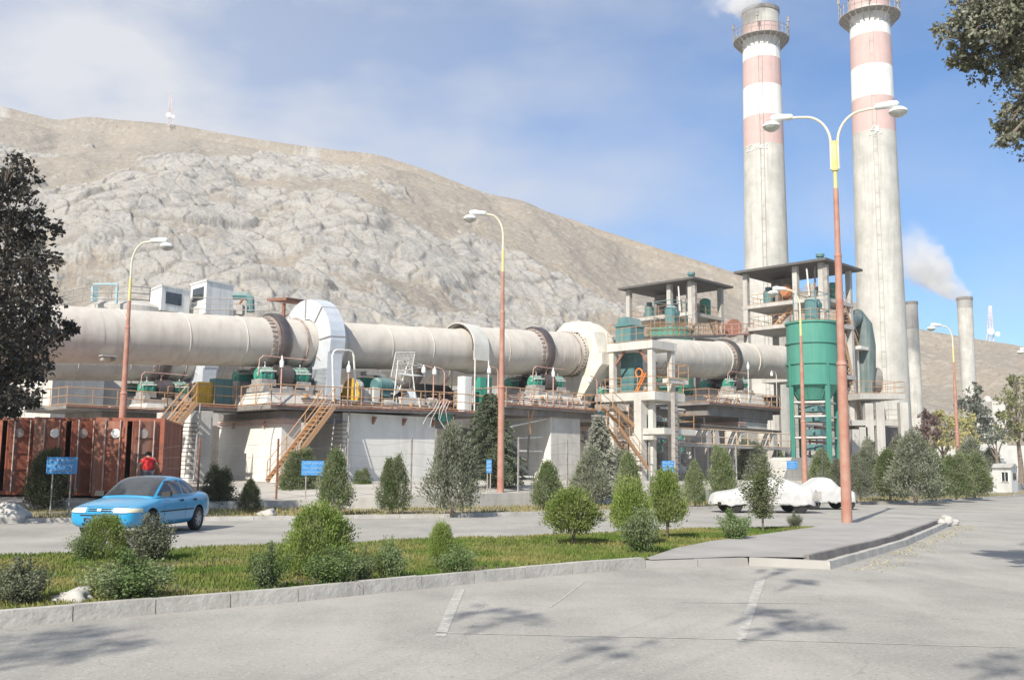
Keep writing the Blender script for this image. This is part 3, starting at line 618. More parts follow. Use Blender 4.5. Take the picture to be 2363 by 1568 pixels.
# beam band below deck
tD0, tD1 = KP(440, 935, 3.4)[0], KP(1056, 945, 3.4)[0]
bb = MB(); bb.kbox(tB2+.02, tD1-.2, 2.2, 2.75, ZD1-.75, ZD1-.23); r = thing('deck_girder', 'long grey concrete girder carrying the drive deck', 'girder', K((tD0+tD1)/2, 2.5, ZD1-.85)); bb.build('girder', conc_d, r, smooth=False)
tDm = T1-2.0
dk1 = deck('front walkway with orange railings running beside the kiln drive machinery', tDm, tD1, -2.6, 3.4, ZD1, ZD1b)
dk0 = deck('narrow walkway with orange railing between the left pier block and the first rollers', KP(440, 935, .2)[0], tDm-.02, -2.6, .2, ZD1, ZD1, ends=(1, 0))
tE0, tE1 = KP(1167, 938, 3.4)[0], KP(1378, 940, 3.4)[0]
dk2 = deck('walkway with orange railings between the spruce tree and the twin-flight stairs', tE0, tE1, -2.6, 3.4, ZD2, ZD2)
dkb = deck('short linking walkway between the drive deck and the second roller deck', tD1+.02, tE0-.02, -1.5, 3.0, ZD1b, ZD1b, ends=(0, 0))
# plinths on decks
def plinth(tt, zd, w_=1.65, label='', group='roller station plinths'):
    r = thing('concrete_plinth', label, 'plinth', K(tt, 0, zd), 0, group); zz = zc(tt)-(2.85 if tt == T1 else 3.05)
    b = MB(); b.prism([K(tt-w_-.3, 2.9, zd), K(tt+w_+.3, 2.9, zd), K(tt+w_, 2.55, zz-.01), K(tt-w_, 2.55, zz-.01)], NV*-5.4); b.build('plinth_block', pale_c, r, smooth=False); return r
pl1 = plinth(T1, ZD1, label='sloped pale concrete plinth under the black tyre rollers')
pl2 = plinth(T2, ZD2, label='sloped pale concrete plinth under the rusty tyre rollers')
# pier D
tP0 = KP(1272, 1050, VF)[0]; tP1 = KP(1338, 1050, VF)[0]
pD = buttress('concrete_pier', 'pale wedge-shaped concrete pier right of the big spruce', tP0, tP1, zof(1268, 958, tP0), -2.0, -2.0, pale_c, 'concrete piers under the kilns', rail=False)
b = MB(); b.prism([K(tP0-.09, VF, GK-.3), K(tP0-.09, VF, zof(1268, 958, tP0)-.1), K(tP0-.09, -2, zof(1268, 958, tP0)-.1), K(tP0-.09, -2, GK-.3)], A*.087); b.build('sunlit_face', conc_w, pD, smooth=False)  # whiter skin on the sun-facing side: sunlight put into the colour
tq = KP(1240, 1000, .5)[0]
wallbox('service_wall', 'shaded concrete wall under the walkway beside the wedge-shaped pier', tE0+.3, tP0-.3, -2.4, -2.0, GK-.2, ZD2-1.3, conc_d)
bb = MB(); bb.kbox(tE0+.1, tE1-.1, 1.6, 2.95, ZD2-.62, ZD2-.23); r = thing('deck_girder', 'grey concrete girder under the walkway beside the spruce', 'girder', K((tE0+tE1)/2, 2.5, ZD2-.62)); bb.build('girder', conc_d, r, smooth=False)
# pier E with its own small deck (third station)
tF0, tF1 = KP(1636, 931, 3.2)[0], KP(1800, 934, 3.2)[0]
dk3 = deck('isolated walkway with orange railings around the third roller station', tF0, tF1, -3.0, 3.2, ZD3, ZD3)
pl3 = plinth(T3, ZD3, label='sloped pale concrete plinth on the isolated third pier')
pE = buttress('concrete_pier', 'tapering pale concrete pier under the third roller station', KP(1690+34, 980, 2.6)[0]-1.3, tF1-1.2, ZD3-1.3, -2.4, -3.0, pale_c, 'concrete piers under the kilns', rail=True, vf=2.6)
b = MB(); b.kbox(tF0+.5, tF1-.4, -2.6, 2.7, ZD3-1.0, ZD3-.23); b.build('cap_beam', conc_d, pE, smooth=False)
# ---- orange stairs down from the front deck
def stair_px(label, top, bot, v, w_, zt_=None, zb=None, mt=None, group='orange steel stairs', **k):
    tt, zt = KP(top[0], top[1], v); tb, zb_ = KP(bot[0], bot[1], v)
    return stairs(label, K(tb, v, zb_ if zb is None else zb), K(tt, v, zt if zt_ is None else zt_), NV*w_, group, mt=mt, **k)
s1 = stair_px('long orange steel stairs rising from the yard to the front walkway', (745, 936), (615, 1107), 3.5, 1.0, zt_=ZD1, zb=GK)
s2 = stair_px('short orange stairs rising from behind the containers to the left end of the walkway', (432, 936), (358, 1022), .7, .9, zt_=ZD1)
s3 = stair_px('upper flight of orange stairs left of the white concrete frame', (1386, 938), (1458, 1003), 4.4, 1.0)
s4 = stair_px('lower flight of orange stairs left of the white concrete frame', (1400, 985), (1470, 1085), 5.6, 1.0)
# steep striped ladders against the piers
def ladder(nm, top, bot, vt, vb, zb):
    tt_, zz = KP(top[0], top[1], vt); tb, _ = KP(bot[0], bot[1], vb); stairs(nm, K(tb, vb, zb), K(tt_, vt, zz), A*.95, 'steep pier ladders', mt=steel, nrail=0, name='pier_ladder', cat='ladder', steps=14)
ladder('steep dusty ladder with dark treads leaning on the white end of the long pier wall', (772, 968), (757, 1098), 3.0, 4.3, GK)
ladder('steep dusty ladder with dark treads just right of the red containers', (418, 972), (403, 1100), .7, 1.9, GK)
# ---- rear line copies
for src, lab in ((kiln, 'second rotary kiln behind the first, seen as a dark underside at left'), (st1, 'green roller bearings of the rear kiln, behind the left street lamp'), (st3, 'roller bearings of the rear kiln behind the isolated pier'), (g1, 'pale gear cover of the rear kiln, a sliver above the left stairs'),
                 (pl1, 'plinth of the rear kiln behind the left street lamp'), (pB, 'white-faced pier of the rear kiln beside the containers'), (pE, 'pier of the rear kiln in deep shade')):
    dup(src, shift=ROFF, label=lab)
zr = kz(290, 940, -10.1)
rd = deck('rear walkway with orange railings above the containers', KP(152, 940, -10.1)[0], KP(432, 938, -10.1)[0], -16.5, -10.1, zr, zr)
r = thing('concrete_pier', 'grey pier under the rear walkway above the red containers', 'pier', K(KP(240, 1000, -10.6)[0], -12, GK), 0, 'concrete piers under the kilns')
b = MB(); b.kbox(KP(232, 1000, -10.6)[0], KP(440, 1000, -10.6)[0], -16, -10.6, GK-.2, zr-.23); b.build('pier_body', conc_d, r, smooth=False)
# grey block at 440-487 px, under the front deck's left end
r = thing('concrete_pier', 'plain grey pier block at the left end of the front walkway', 'pier', K(KP(445, 1050, .4)[0], 0, GK), 0, 'concrete piers under the kilns')
b = MB(); b.kbox(KP(440, 1050, .4)[0], KP(487, 1050, .4)[0], -3.5, .4, GK-.2, ZD1-.3); b.build('pier_body', conc, r, smooth=False)
b = MB(); ta_ = KP(440, 1050, .4)[0]; b.prism([K(ta_-.08, .4, GK-.2), K(ta_-.08, .4, ZD1-.3), K(ta_-.08, -1.9, ZD1-.3), K(ta_-.08, -1.9, GK-.2)], A*.077); b.build('sunlit_end_face', conc_w, r, smooth=False)  # paler end panel, its sunlit look painted in with whiter concrete
# added dark backdrop that hides the sunlit hill under the kilns
wallbox('backdrop_building', 'long low dark concrete backdrop building added behind the rear kiln', KP(1010, 900, -18)[0], 62, -24, -18, GK-.3, 6.4, conc_d, 'building')

# ---- drive machinery on the front deck
def px(x, y, v): t, z = KP(x, y, v); return K(t, v, z)
def machine(name, label, cat, x, v, zz=None, group=None): t = KP(x, 930, v)[0]; return thing(name, label, cat, K(t, v, ZD1 if zz is None else zz), 0, group), t
zd = ZD1+.25
r, t = machine('wheel_guard', 'yellow-rimmed round wheel guard just right of the white pipe arch', 'guard', 812, 2.0)
b = MB().m(steel); b.rev([(-.02, .02), (-.02, .75), (.36, .75), (.36, .02)], K(t, 1.9, ZD1+1.0), A, 24); b.m(yellow); b.rev([(-.04, .55), (-.06, .78), (0, .79)], K(t, 1.9, ZD1+1.0), A, 24, cap=False); b.rev([(-.05, .02), (-.05, .56)], K(t, 1.9, ZD1+1.0), A, 24, cap=False); b.m(steel); b.kbox(t-.1, t+.45, 1.6, 2.2, ZD1, ZD1+.5); b.build('guard_drum', None, r)
r, t = machine('gearbox', 'green box-shaped gearbox behind the pale sloping duct', 'gearbox', 850, .9)
b = MB(); t0, t1 = KP(838, 900, .9)[0], KP(900, 900, .9)[0]; b.prism([K(t0, .9, ZD1+.3), K(t1, .9, ZD1+.3), K(t1, .9, ZD1+1.35), K(t0+.7, .9, ZD1+2.0), K(t0, .9, ZD1+2.0)], NV*-1.4); b.build('housing', green, r, smooth=False)
b = MB(); b.kbox(t0-.05, t1+.05, -.6, 1.1, ZD1, ZD1+.3); b.build('foot', steel, r)
r, t = machine('duct', 'pale sloping belt duct running down to the right over the gearbox', 'duct', 870, 1.8)
b = MB(); b.beam(px(838, 861, 1.5), px(868, 862, 1.5), .5, .22); b.beam(px(868, 863, 1.5), px(914, 882, 1.5), .5, .22); b.beam(px(914, 882, 1.5), px(930, 883, 1.5), .5, .2); b.build('duct_body', steel, r)
r, t = machine('electric_motor', 'pale blue-green ribbed electric motor on a concrete block', 'motor', 876, 2.2)
tm = KP(866, 890, 2.0)[0]; zz = kz(870, 889, 2.0)
b = MB().m(teal); b.rev([(-.1, .1), (-.1, .36), (0, .42), (.9, .42), (1.0, .34), (1.25, .34), (1.25, .1)], K(tm, 2.0, zz), A, 20)
for k in range(8): b.rev([(.1+k*.1, .42), (.1+k*.1, .47), (.13+k*.1, .47), (.13+k*.1, .42)], K(tm, 2.0, zz), A, 20, cap=False)
b.kbox(tm+.1, tm+.8, 1.7, 2.3, ZD1+.9, zz-.3); b.build('motor_body', None, r)
for i, (x0, x1, y0, y1, v) in enumerate(((822, 863, 897, 933, 2.2), (863, 877, 893, 936, 2.6), (925, 980, 915, 940, 2.7), (882, 915, 918, 938, 2.0), (1072, 1092, 898, 905, 1.5))):
    if i == 4: continue
    t0, z1 = KP(x0, y0, v); t1, _ = KP(x1, y0, v); r = thing('concrete_block', ['pale block under the motor', 'narrow white-edged block by the motor', 'low pale block right of the motor', 'low block below the gearbox'][i]+' on the front walkway', 'machine base', K(t0, v, ZD1), 0, 'machine base blocks')
    b = MB(); b.kbox(t0, t1, v-.9, v, ZD1+.002, max(z1, ZD1+.4)); b.build('block_body', MATS['pale_concrete'], r, smooth=False)
# ribbed mesh panel and tubular frame
r, t = machine('mesh_panel', 'tall grey wire mesh panel standing in front of the kiln', 'mesh panel', 930, 1.9)
b = MB(); p00, p01, p10, p11 = px(900, 880, 1.7), px(913, 813, 1.7), px(945, 880, 1.7), px(957, 813, 1.7)
for a_, c_ in ((p00, p01), (p10, p11), (p01, p11), (p00, p10)): b.tube(a_, c_, .03, 4)
for k in range(1, 14): f = k/14; b.tube(p00.lerp(p10, f), p01.lerp(p11, f), .012, 4)
for k in range(1, 5): f = k/5; b.tube(p00.lerp(p01, f), p10.lerp(p11, f), .015, 4)
b.build('mesh', whitepipe, r)
b = MB(); b.tube(Vector((p00.x, p00.y, ZD1)), p00, .035, 5); b.tube(Vector((p10.x, p10.y, ZD1)), p10, .035, 5); b.build('leg', whitepipe, r)
r, t = machine('machine_canopy', 'white tubular machine canopy frame with sloping top bars', 'frame', 950, 2.2)
for off in (0, 1):
    v = 2.5-off*1.5; b = MB(); sh = 0 if off == 0 else 26
    b.path([px(906+sh*.1, 940, v), px(918+sh, 828 if off else 832, v), px(950+sh, 843, v), px(960+sh*.9, 936, v)], .04, 6); b.build('hoop', whitepipe, r)
b = MB(); b.tube(px(918, 832, 2.5), px(944, 828, 1.0), .03, 5); b.tube(px(950, 843, 2.5), px(976, 843, 1.0), .03, 5); b.tube(px(914, 858, 2.5), px(974, 846, 1.0), .03, 5)
b.build('crossbar', whitepipe, r)
b = MB(); b.hexa([px(912, 862, 2.5), px(954, 868, 2.5), px(978, 868, 1.), px(935, 862, 1.)]+[p+Vector((0, 0, .05)) for p in (px(912, 862, 2.5), px(954, 868, 2.5), px(978, 868, 1.), px(935, 862, 1.))]); b.build('canopy_sheet', white, r)
r, t = machine('pipe_arch', 'tall white pipe arch in front of the pale blue gear cover', 'pipe arch', 790, 3.0)
b = MB(); b.path([px(769, 925, 2.9), px(767, 820, 2.9), px(770, 811, 2.9), px(776, 807, 2.9), px(806, 808, 2.9), px(813, 812, 2.9), px(816, 822, 2.9), px(821, 915, 2.9)], .055, 8); b.build('arch_pipe', whitepipe, r)
# motor with round grey hood, valve clutter
r, t = machine('electric_motor', 'round-hooded grey motor with rusty coupling behind the pipe frame', 'motor', 938, 1.9)
tm = KP(930, 905, 1.9)[0]; zz = ZD1+.75
b = MB().m(dark); b.rev([(-.3, .1), (-.3, .45), (.5, .45), (.5, .1)], K(tm, 1.9, zz), A, 18); b.m(alum); b.rev([(0, .62), (.55, .62)], K(tm, 1.9, zz), A, 16, cap=False, a0=-1.2, a1=1.4); b.m(steel); b.kbox(tm-.4, tm+.9, 1.4, 2.3, ZD1, zz-.3); b.build('motor_body', None, r)
def small_motor(x, v, zb, label, mt=steel):
    t = KP(x, 920, v)[0]; r = thing('pump', label, 'pump', K(t, v, zb), 0, 'small pumps on the walkway'); b = MB().m(mt)
    b.rev([(-.3, .08), (-.3, .2), (-.2, .24), (.3, .24), (.38, .15), (.6, .15), (.6, .05)], K(t, v, zb+.45), A, 14); b.kbox(t-.3, t+.6, v-.25, v+.25, zb, zb+.22)
    b.m(dark); b.tube(K(t+.5, v, zb+.45), K(t+.5, v, zb+.95), .06, 6); b.tube(K(t+.5, v, zb+.9), K(t+1.0, v-.3, zb+.9), .05, 6); b.build('pump_body', None, r)
small_motor(995, 2.6, ZD1b, 'grey motor with vertical fins right of the pipe frame'); small_motor(1022, 2.4, ZD1b, 'rusty pump group beside the two hanging lamps', rust); small_motor(705, 2.4, ZD1, 'pale pump near the top of the long stairs'); small_motor(894, 2.6, ZD1, 'small dusty pump beneath the sloping duct', steel); small_motor(1346, 2.2, ZD2, 'small pump at the right end of the second walkway', steel)
# cabinets
for x0, x1, y0, y1, v, m_, nm in ((1108, 1134, 869, 925, 1.0, green, 'tall green control cabinet right of the hood legs'), (1071, 1088, 867, 905, 1.3, white, 'white control cabinet between the hood legs'), (497, 536, 872, 900, -.4, teal, 'dusty teal box at the left end of the front walkway'), (460, 492, 880, 930, -.6, yellow, 'yellow machine guard at the left end of the front walkway')):
    t0, z1 = KP(x0, y0, v); t1, z0 = KP(x1, y1, v); r = thing('control_cabinet', nm, 'cabinet', K(t0, v, ZD1b if x0 > 1060 else ZD1), 0, 'cabinets on the walkways'); zq = ZD1b if x0 > 1060 else ZD1; b = MB(); b.kbox(t0, t1, v-.6, v, zq+.003, z1); b.build('cabinet_body', m_, r, smooth=False)
    b = MB(); b.kbox(t0+.05, (t0+t1)/2-.02, v, v+.02, zq+.15, z1-.08); b.kbox((t0+t1)/2+.02, t1-.05, v, v+.02, zq+.15, z1-.08); b.build('door', m_, r, smooth=False)
# hanging work lamps on bent posts
def work_lamp(x, ybase, ytop, v, zb, dirn, label, mt=pinkpipe):
    t, _ = KP(x, ybase, v); _, zt = KP(x, ytop, v); r = thing('work_lamp', label, 'lamp', K(t, v, zb), 0, 'work lamps on bent posts'); b = MB()
    if dirn: pts = [K(t, v, zb), K(t, v, zt-.25), K(t+dirn*.15, v, zt-.05), K(t+dirn*.75, v, zt+.05)]
    else: pts = [K(t, v, zb), K(t, v, zt-.3)]
    b.path(pts, .035, 6); b.build('post', mt, r); e = pts[-1]
    b = MB(); 
    if dirn: b.rev([(0, .03), (-.1, .05), (-.18, .12), (-.42, .13), (-.5, .05)], e, (0, 0, 1), 12)
    else: b.rev([(0, .1), (.28, .12), (.42, .05), (.6, .03)], e, (0, 0, 1), 12)
    b.build('lamp_globe', lampw, r)
work_lamp(802, 930, 845, 3.1, ZD1, 0, 'straight-post work lamp inside the white pipe arch'); work_lamp(999, 930, 846, 2.8, ZD1b, -1, 'work lamp on the bent pink post, left of a pair'); work_lamp(1024, 930, 850, 3.0, ZD1b, -1, 'work lamp on the bent pink post, right of a pair')
work_lamp(647, 920, 833, 2.9, ZD1, 0, 'straight-post work lamp in front of the black tyre'); work_lamp(1276, 925, 858, 2.9, ZD2, 0, 'straight-post work lamp in front of the rusty tyre rollers', pinkpipe); work_lamp(1377, 900, 870, 2.6, ZD2, -1, 'work lamp on a bent post at the foot of the cream gear cover'); work_lamp(1148, 925, 848, 2.6, ZD2, -1, 'work lamp on the bent post behind the middle street lamp')
work_lamp(1792, 920, 858, 2.8, ZD3, -1, 'work lamp on a white bent post beside the big green silo', whitepipe); work_lamp(1727, 920, 843, 2.9, ZD3, 0, 'straight-post work lamp at the third roller station', whitepipe)
# little cable clutter hanging below the deck end
r = thing('cable_bundle', 'loose cables and a small green junction box hanging below the deck edge', 'cables', px(1010, 946, 3.5))
b = MB(); 
for k in range(5): x = 990+k*7; b.path([px(x+20, 925, 3.45), px(x+10, 945, 3.6), px(x+random.uniform(-6, 14), 960+k*3, 3.5), px(x+random.uniform(-16, 24), 978+k*6, 3.4)], .018, 4)
b.build('cable', whitepipe, r)
b = MB(); t_, z_ = KP(1026, 962, 3.0); b.kbox(t_-.45, t_+.35, 2.7, 3.1, z_-.25, z_+.25); b.build('junction_box', green, r)
b = MB(); b.path([px(1030, 960, 3.1), px(1030, 1010, 3.0), px(1045, 1100, 3.0)], .06, 6); b.path([px(1048, 950, 3.2), px(1046, 1010, 3.1)], .05, 6); b.build('drain_pipe', dark, r)
# pipes beneath the second walkway and behind spruce
r = thing('pipe_rack', 'crossing pipes and brackets in the shaded gap under the second walkway', 'pipes', K(tE0-1, 1.5, GK))
b = MB().m(whitepipe); b.tube(px(1170, 985, 2.6), px(1262, 965, 2.6), .06, 6); b.tube(px(1195, 1010, 2.4), px(1250, 1008, 2.4), .05, 5); b.tube(px(1195, 1040, 2.2), px(1250, 1040, 2.2), .05, 5)
b.m(rail_m); b.tube(px(1218, 945, 3.2), px(1224, 1000, 2.8), .04, 5); b.tube(px(1231, 945, 3.2), px(1224, 970, 3.0), .04, 5); b.m(dark); b.tube(px(1220, 1000, 2.8), px(1216, 1080, 2.4), .06, 6); b.build('pipe', None, r)

# dark casings added to supply shade under the kiln; pipe runs along the walkway
for k, (x0, x1, h, v, m_) in enumerate(((735, 790, 1.5, -1.2, dark), (815, 880, 2.0, -1.4, dark), (880, 960, 1.4, -1.6, conc_d), (965, 1048, 1.9, -1.5, dark), (1170, 1225, 1.7, -1.6, dark), (1305, 1372, 1.8, -1.8, dark), (560, 622, 1.6, -1.7, dark), (1742, 1798, 1.6, -1.8, dark))):
    t0, t1 = KP(x0, 900, v)[0], KP(x1, 900, v)[0]; zz = (ZD1, ZD1, ZD1, ZD1b, ZD2, ZD2, ZD1, ZD3)[k]; r = thing('shade_casing', ['added dark casing behind the white pipe arch', 'added dark casing behind the green gearbox', 'added grey casing behind the mesh panel', 'added dark casing behind the pair of bent lamps', 'added dark casing left of the second roller station', 'added dark casing below the cream gear cover', 'added dark casing left of the black tyre rollers', 'added dark casing right of the third roller station'][k], 'casing', K(t0, v, zz), 0, 'dark casings added as shade under the kiln'); b = MB(); b.prism([K(t0, v, zz), K(t1, v, zz), K(t1, v, zz+h*.8), K(t1-.5, v, zz+h), K(t0+.3, v, zz+h)], NV*-1.0); b.build('casing_body', m_, r, smooth=False)
    b = MB()
    for j in range(4): f = t0+(t1-t0)*(j+.5)/4; b.kbox(f-.03, f+.03, v+.002, v+.05, zz+.1, zz+h*.75)
    b.build('rib', rust, r, smooth=False)
for k, (ta, tb, zz, vv) in enumerate(((tB2, tD1-.3, ZD1, 3.0), (tE0+.3, tE1-.5, ZD2, 3.0), (tF0+.3, tF1-.3, ZD3, 2.85))):
    r = thing('pipe_run', ['low pipes and valves along the drive walkway edge', 'low pipes and valves along the second walkway edge', 'low pipes and valves along the third walkway edge'][k], 'pipes', K(ta, vv, zz), 0, 'pipe runs on the walkways'); rs = random.Random(k+5); b = MB()
    for j in range(3): b.m([whitepipe, rust, steel][j]); b.tube(K(ta, vv-j*.16, zz+.18+.14*j), K(tb, vv-j*.16, zz+.2+.14*j), .035+.012*j, 5)
    n = int((tb-ta)/.55)
    for j in range(n):
        t_ = ta+(tb-ta)*(j+.5)/n; b.m([rail_m, whitepipe, rust, steel, pinkpipe, dark][j % 6]); hh = rs.uniform(.3, .95); b.tube(K(t_, vv-rs.random()*.5, zz), K(t_+rs.uniform(-.2, .2), vv-rs.random()*.5, zz+hh), rs.choice((.02, .035, .06)), 5)
        if j % 3 == 0: b.rev([(-.08, .03), (-.08, .13), (.08, .13), (.08, .03)], K(t_, vv-.3, zz+hh*.8), A if j % 2 else (0, 0, 1), 10)
        if j % 4 == 1: b.kbox(t_, t_+.3, vv-.6, vv-.35, zz, zz+hh*.6)
    b.build('pipe_and_valves', None, r)
# ------------------------------------------------------------------ towers over the kiln inlets
d_ = ray(1905, 598); 
Vn = 3.3; tN, zRoof = KP(1905, 599, Vn)
vF2 = TP(1692, 618, tN)[0]; tR2 = KP(1990, 621, Vn)[0]
def make_tower():
    r = thing('open_frame_tower', 'taller right-hand open concrete tower with flat overhanging roof and an orange drum inside', 'tower', K((tN+tR2)/2, 0, GK), 0, 'open concrete towers with flat roofs')
    zu = zRoof+.0
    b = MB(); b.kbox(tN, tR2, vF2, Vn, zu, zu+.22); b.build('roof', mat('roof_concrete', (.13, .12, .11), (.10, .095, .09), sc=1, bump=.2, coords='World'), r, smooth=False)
    c0 = tN+1.0; c1 = tR2-1.0; cv = [TP(1722, 700, c0)[0], TP(1837, 700, c0)[0], TP(1897, 700, c0)[0]]
    vfr = cv[2]; vbk = cv[0]
    zf1 = TP(1724, 706, c0)[1]; zf2 = TP(1724, 757, c0)[1]
    for t_ in (c0, c1):
        for v_ in cv:
            if t_ == c1 and v_ == cv[1]: continue
            b = MB(); b.kbox(t_-.24, t_+.24, v_-.24, v_+.24, GK if v_ != cv[1] else zf2-.5, zu); b.build('column', conc, r, smooth=False)
    for zf, nm in ((zf1, 'upper'), (zf2, 'lower'), ((zf2+ZD3)/2-.5, 'low')):
        b = MB(); vv = vfr if nm != 'low' else vfr
        b.kbox(c0-.28, c1+.28, vbk-.28, vv+.28, zf-.35, zf-.002) if nm != 'low' else b.kbox(c0+3, c1+.28, vbk-.28, vv+.28, zf-.35, zf)
        b.build('floor_slab', conc, r, smooth=False)
        if nm != 'low':
            b = MB(); railing(b, [K(c1, vbk, zf), K(c0-.15, vbk, zf), K(c0-.15, vv, zf), K(c1, vv, zf)], r=.025); b.build('railing', rail_m, r)
    # internal stairs, machinery
    for k, (za, zb_) in enumerate(((zf2, zf1), (zf2-2.3, zf2))):
        b = MB()
        for w_ in (0, .7): b.beam(K(c0+.6+w_, cv[1]-.3, zb_), K(c0+.6+w_, cv[1]-.3-2.6+k, za), .05, .2); b.tube(K(c0+.6+w_, cv[1]-.3, zb_+.9), K(c0+.6+w_, cv[1]-2.9+k, za+.9), .03, 4)
        for j in range(9): f = (j+.5)/9; q = K(c0+.6, cv[1]-.3, zb_).lerp(K(c0+.6, cv[1]-2.9+k, za), f); b.beam(q, q+A*.7, .22, .04)
        b.build('stair_flight', rail_m, r, smooth=False)
    b = MB(); b.kbox(c0+1.0, c1-.2, vbk+2.6, vbk+2.9, zf1, zf1+2.0); b.kbox(c1-1.5, c1-.3, vbk+.5, vbk+2.6, zf1, zf1+3.1); b.build('partition', conc_d, r, smooth=False)
    b = MB().m(teal); b.rev([(0, .05), (0, .5), (1.4, .5), (1.6, .3), (1.9, .3)], K(c0+1.6, vbk+1.5, zf1), (0, 0, 1), 16); b.m(steel); b.rev([(0, .05), (0, .75), (1.1, .75), (1.5, .3)], K(c0+2.6, vfr-1.6, zf1), (0, 0, 1), 18); b.kbox(c0+.4, c0+.6, vfr-1.9, vfr-1.0, zf1, zf1+1.5); b.tube(K(c0+1, vfr-1.2, zf1), K(c0+1, vfr-1.2, zu), .09, 8); b.build('machinery', None, r); b = MB(); b.rev([(0, .05), (0, .6), (1.8, .6), (2.0, .3)], K(c1-1.4, vfr-1.0, zf1), (0, 0, 1), 16); b.build('green_tank', green, r); b = MB()
    b.m(rail_m); 
    for k in range(5): b.tube(K(c0+.5+k*.5, vfr-.5, zf1), K(c0+.5+k*.5, vfr-.5, zf1+1.7), .03, 4)
    b.tube(K(c0+.5, vfr-.5, zf1+1.7), K(c0+2.5, vfr-.5, zf1+1.7), .03, 4); b.tube(K(c0+.5, vfr-.5, zf1+1.1), K(c0+2.5, vfr-.5, zf1+1.1), .03, 4)
    b.build('pipe_screen', None, r)
    # grey conveyor casing against the near column
    b = MB(); b.kbox(c0-.32, c0+.05, vfr+.35, vfr+.75, zf2-1, zu-.4); b.m(whitepipe); b.tube(K(c0-.3, vfr-1.0, zf1+.2), K(c0-.3, vfr-1.25, zu-.5), .09, 8); b.build('elevator_casing', None, r, smooth=False) if False else None
    b2 = MB().m(steel); b2.kbox(c0-.3, c0+.05, vfr+.3, vfr+.7, zf1-1.5, zu-.3); b2.m(whitepipe); b2.tube(K(c0-.35, vfr-1.1, zf1+.2), K(c0-.35, vfr-1.3, zu-.4), .08, 8); b2.build('elevator_casing', None, r, smooth=False)
    b = MB(); b.rev([(0, .25), (.6, .25), (.6, .4), (.85, .4), (.95, .1)], K(c0+1.0, vfr-.6, zu+.22), (0, 0, 1), 12); b.build('roof_vent', teal, r)
    # kiln inlet chamber between the columns
    b = MB(); ti = c0+2.2; b.prism([K(ti, -1.9, zc(ti)-2.2), K(ti, 1.9, zc(ti)-2.2), K(ti, 1.9, zc(ti)+1.7), K(ti, 1.0, zc(ti)+2.6), K(ti, -1.9, zc(ti)+2.6)], A*3.6); b.build('inlet_chamber', conc_d, r, smooth=False)
    # outside stair tower on the right with landings
    tl = c1+.5
    for i, (za, zb_) in enumerate(((GK+2.6, GK+5.3), (GK+5.3, zf2-1.8), (zf2-1.8, zf1))):
        b = MB(); v0 = vfr+.2; 
        tb0, tb1 = (c1-1.6, c1+1.2)
        for w_ in (0, .8): b.beam(K(tb1, v0-w_, za), K(tb0, v0-w_, zb_), .06, .22); b.tube(K(tb1, v0-w_, za+.95), K(tb0, v0-w_, zb_+.95), .03, 4)
        for j in range(13): f = (j+.5)/13; q = K(tb1, v0, za).lerp(K(tb0, v0, zb_), f); b.beam(q, q-NV*.8, .24, .04)
        b.build('stair_flight', rail_m if i else rust, r, smooth=False)
        b = MB(); b.kbox(tb1-.2, tb1+1.5, v0-1.0, v0+.3, za-.3, za); b.kbox(tb1+1.0, tb1+1.3, v0-.9, v0-.6, GK, za-.3); b.build('landing', conc_w, r, smooth=False)
    return r, c0, c1, vfr, vbk, zf1, zf2
tow, c0, c1, vfr, vbk, zf1, zf2 = make_tower()
tow1 = dup(tow, shift=ROFF, label='shorter-looking left-hand open concrete tower with flat overhanging roof, behind the kiln')
tow1.location.x -= .9
# orange drum in tower 2
r = thing('drum', 'round orange drum hanging in the right-hand tower', 'drum', K(c0+1, 0, zf1)); d0 = TP(1813, 671, c0+1.4); b = MB(); b.rev([(-.7, .1), (-.62, .45), (-.3, .68), (.3, .68), (.62, .45), (.7, .1)], K(c0+1.6, d0[0], d0[1]), (A+Vector((0, 0, .1))), 24)
b.build('drum_body', mat('orange_drum_paint', (.55, .20, .09), (.45, .2, .1), sc=2, bump=.08, dust=.4, rough=.55), r); b = MB()
for k in (-1, 1): b.tube(K(c0+1.6, d0[0]+k*.5, zf1), K(c0+1.6, d0[0]+k*.3, d0[1]-.4), .05, 5); b.tube(K(c0+1.6, d0[0], d0[1]+.6), K(c0+1.6, d0[0]+k*.1, zRoof), .02, 4)
b.build('support', rust, r)
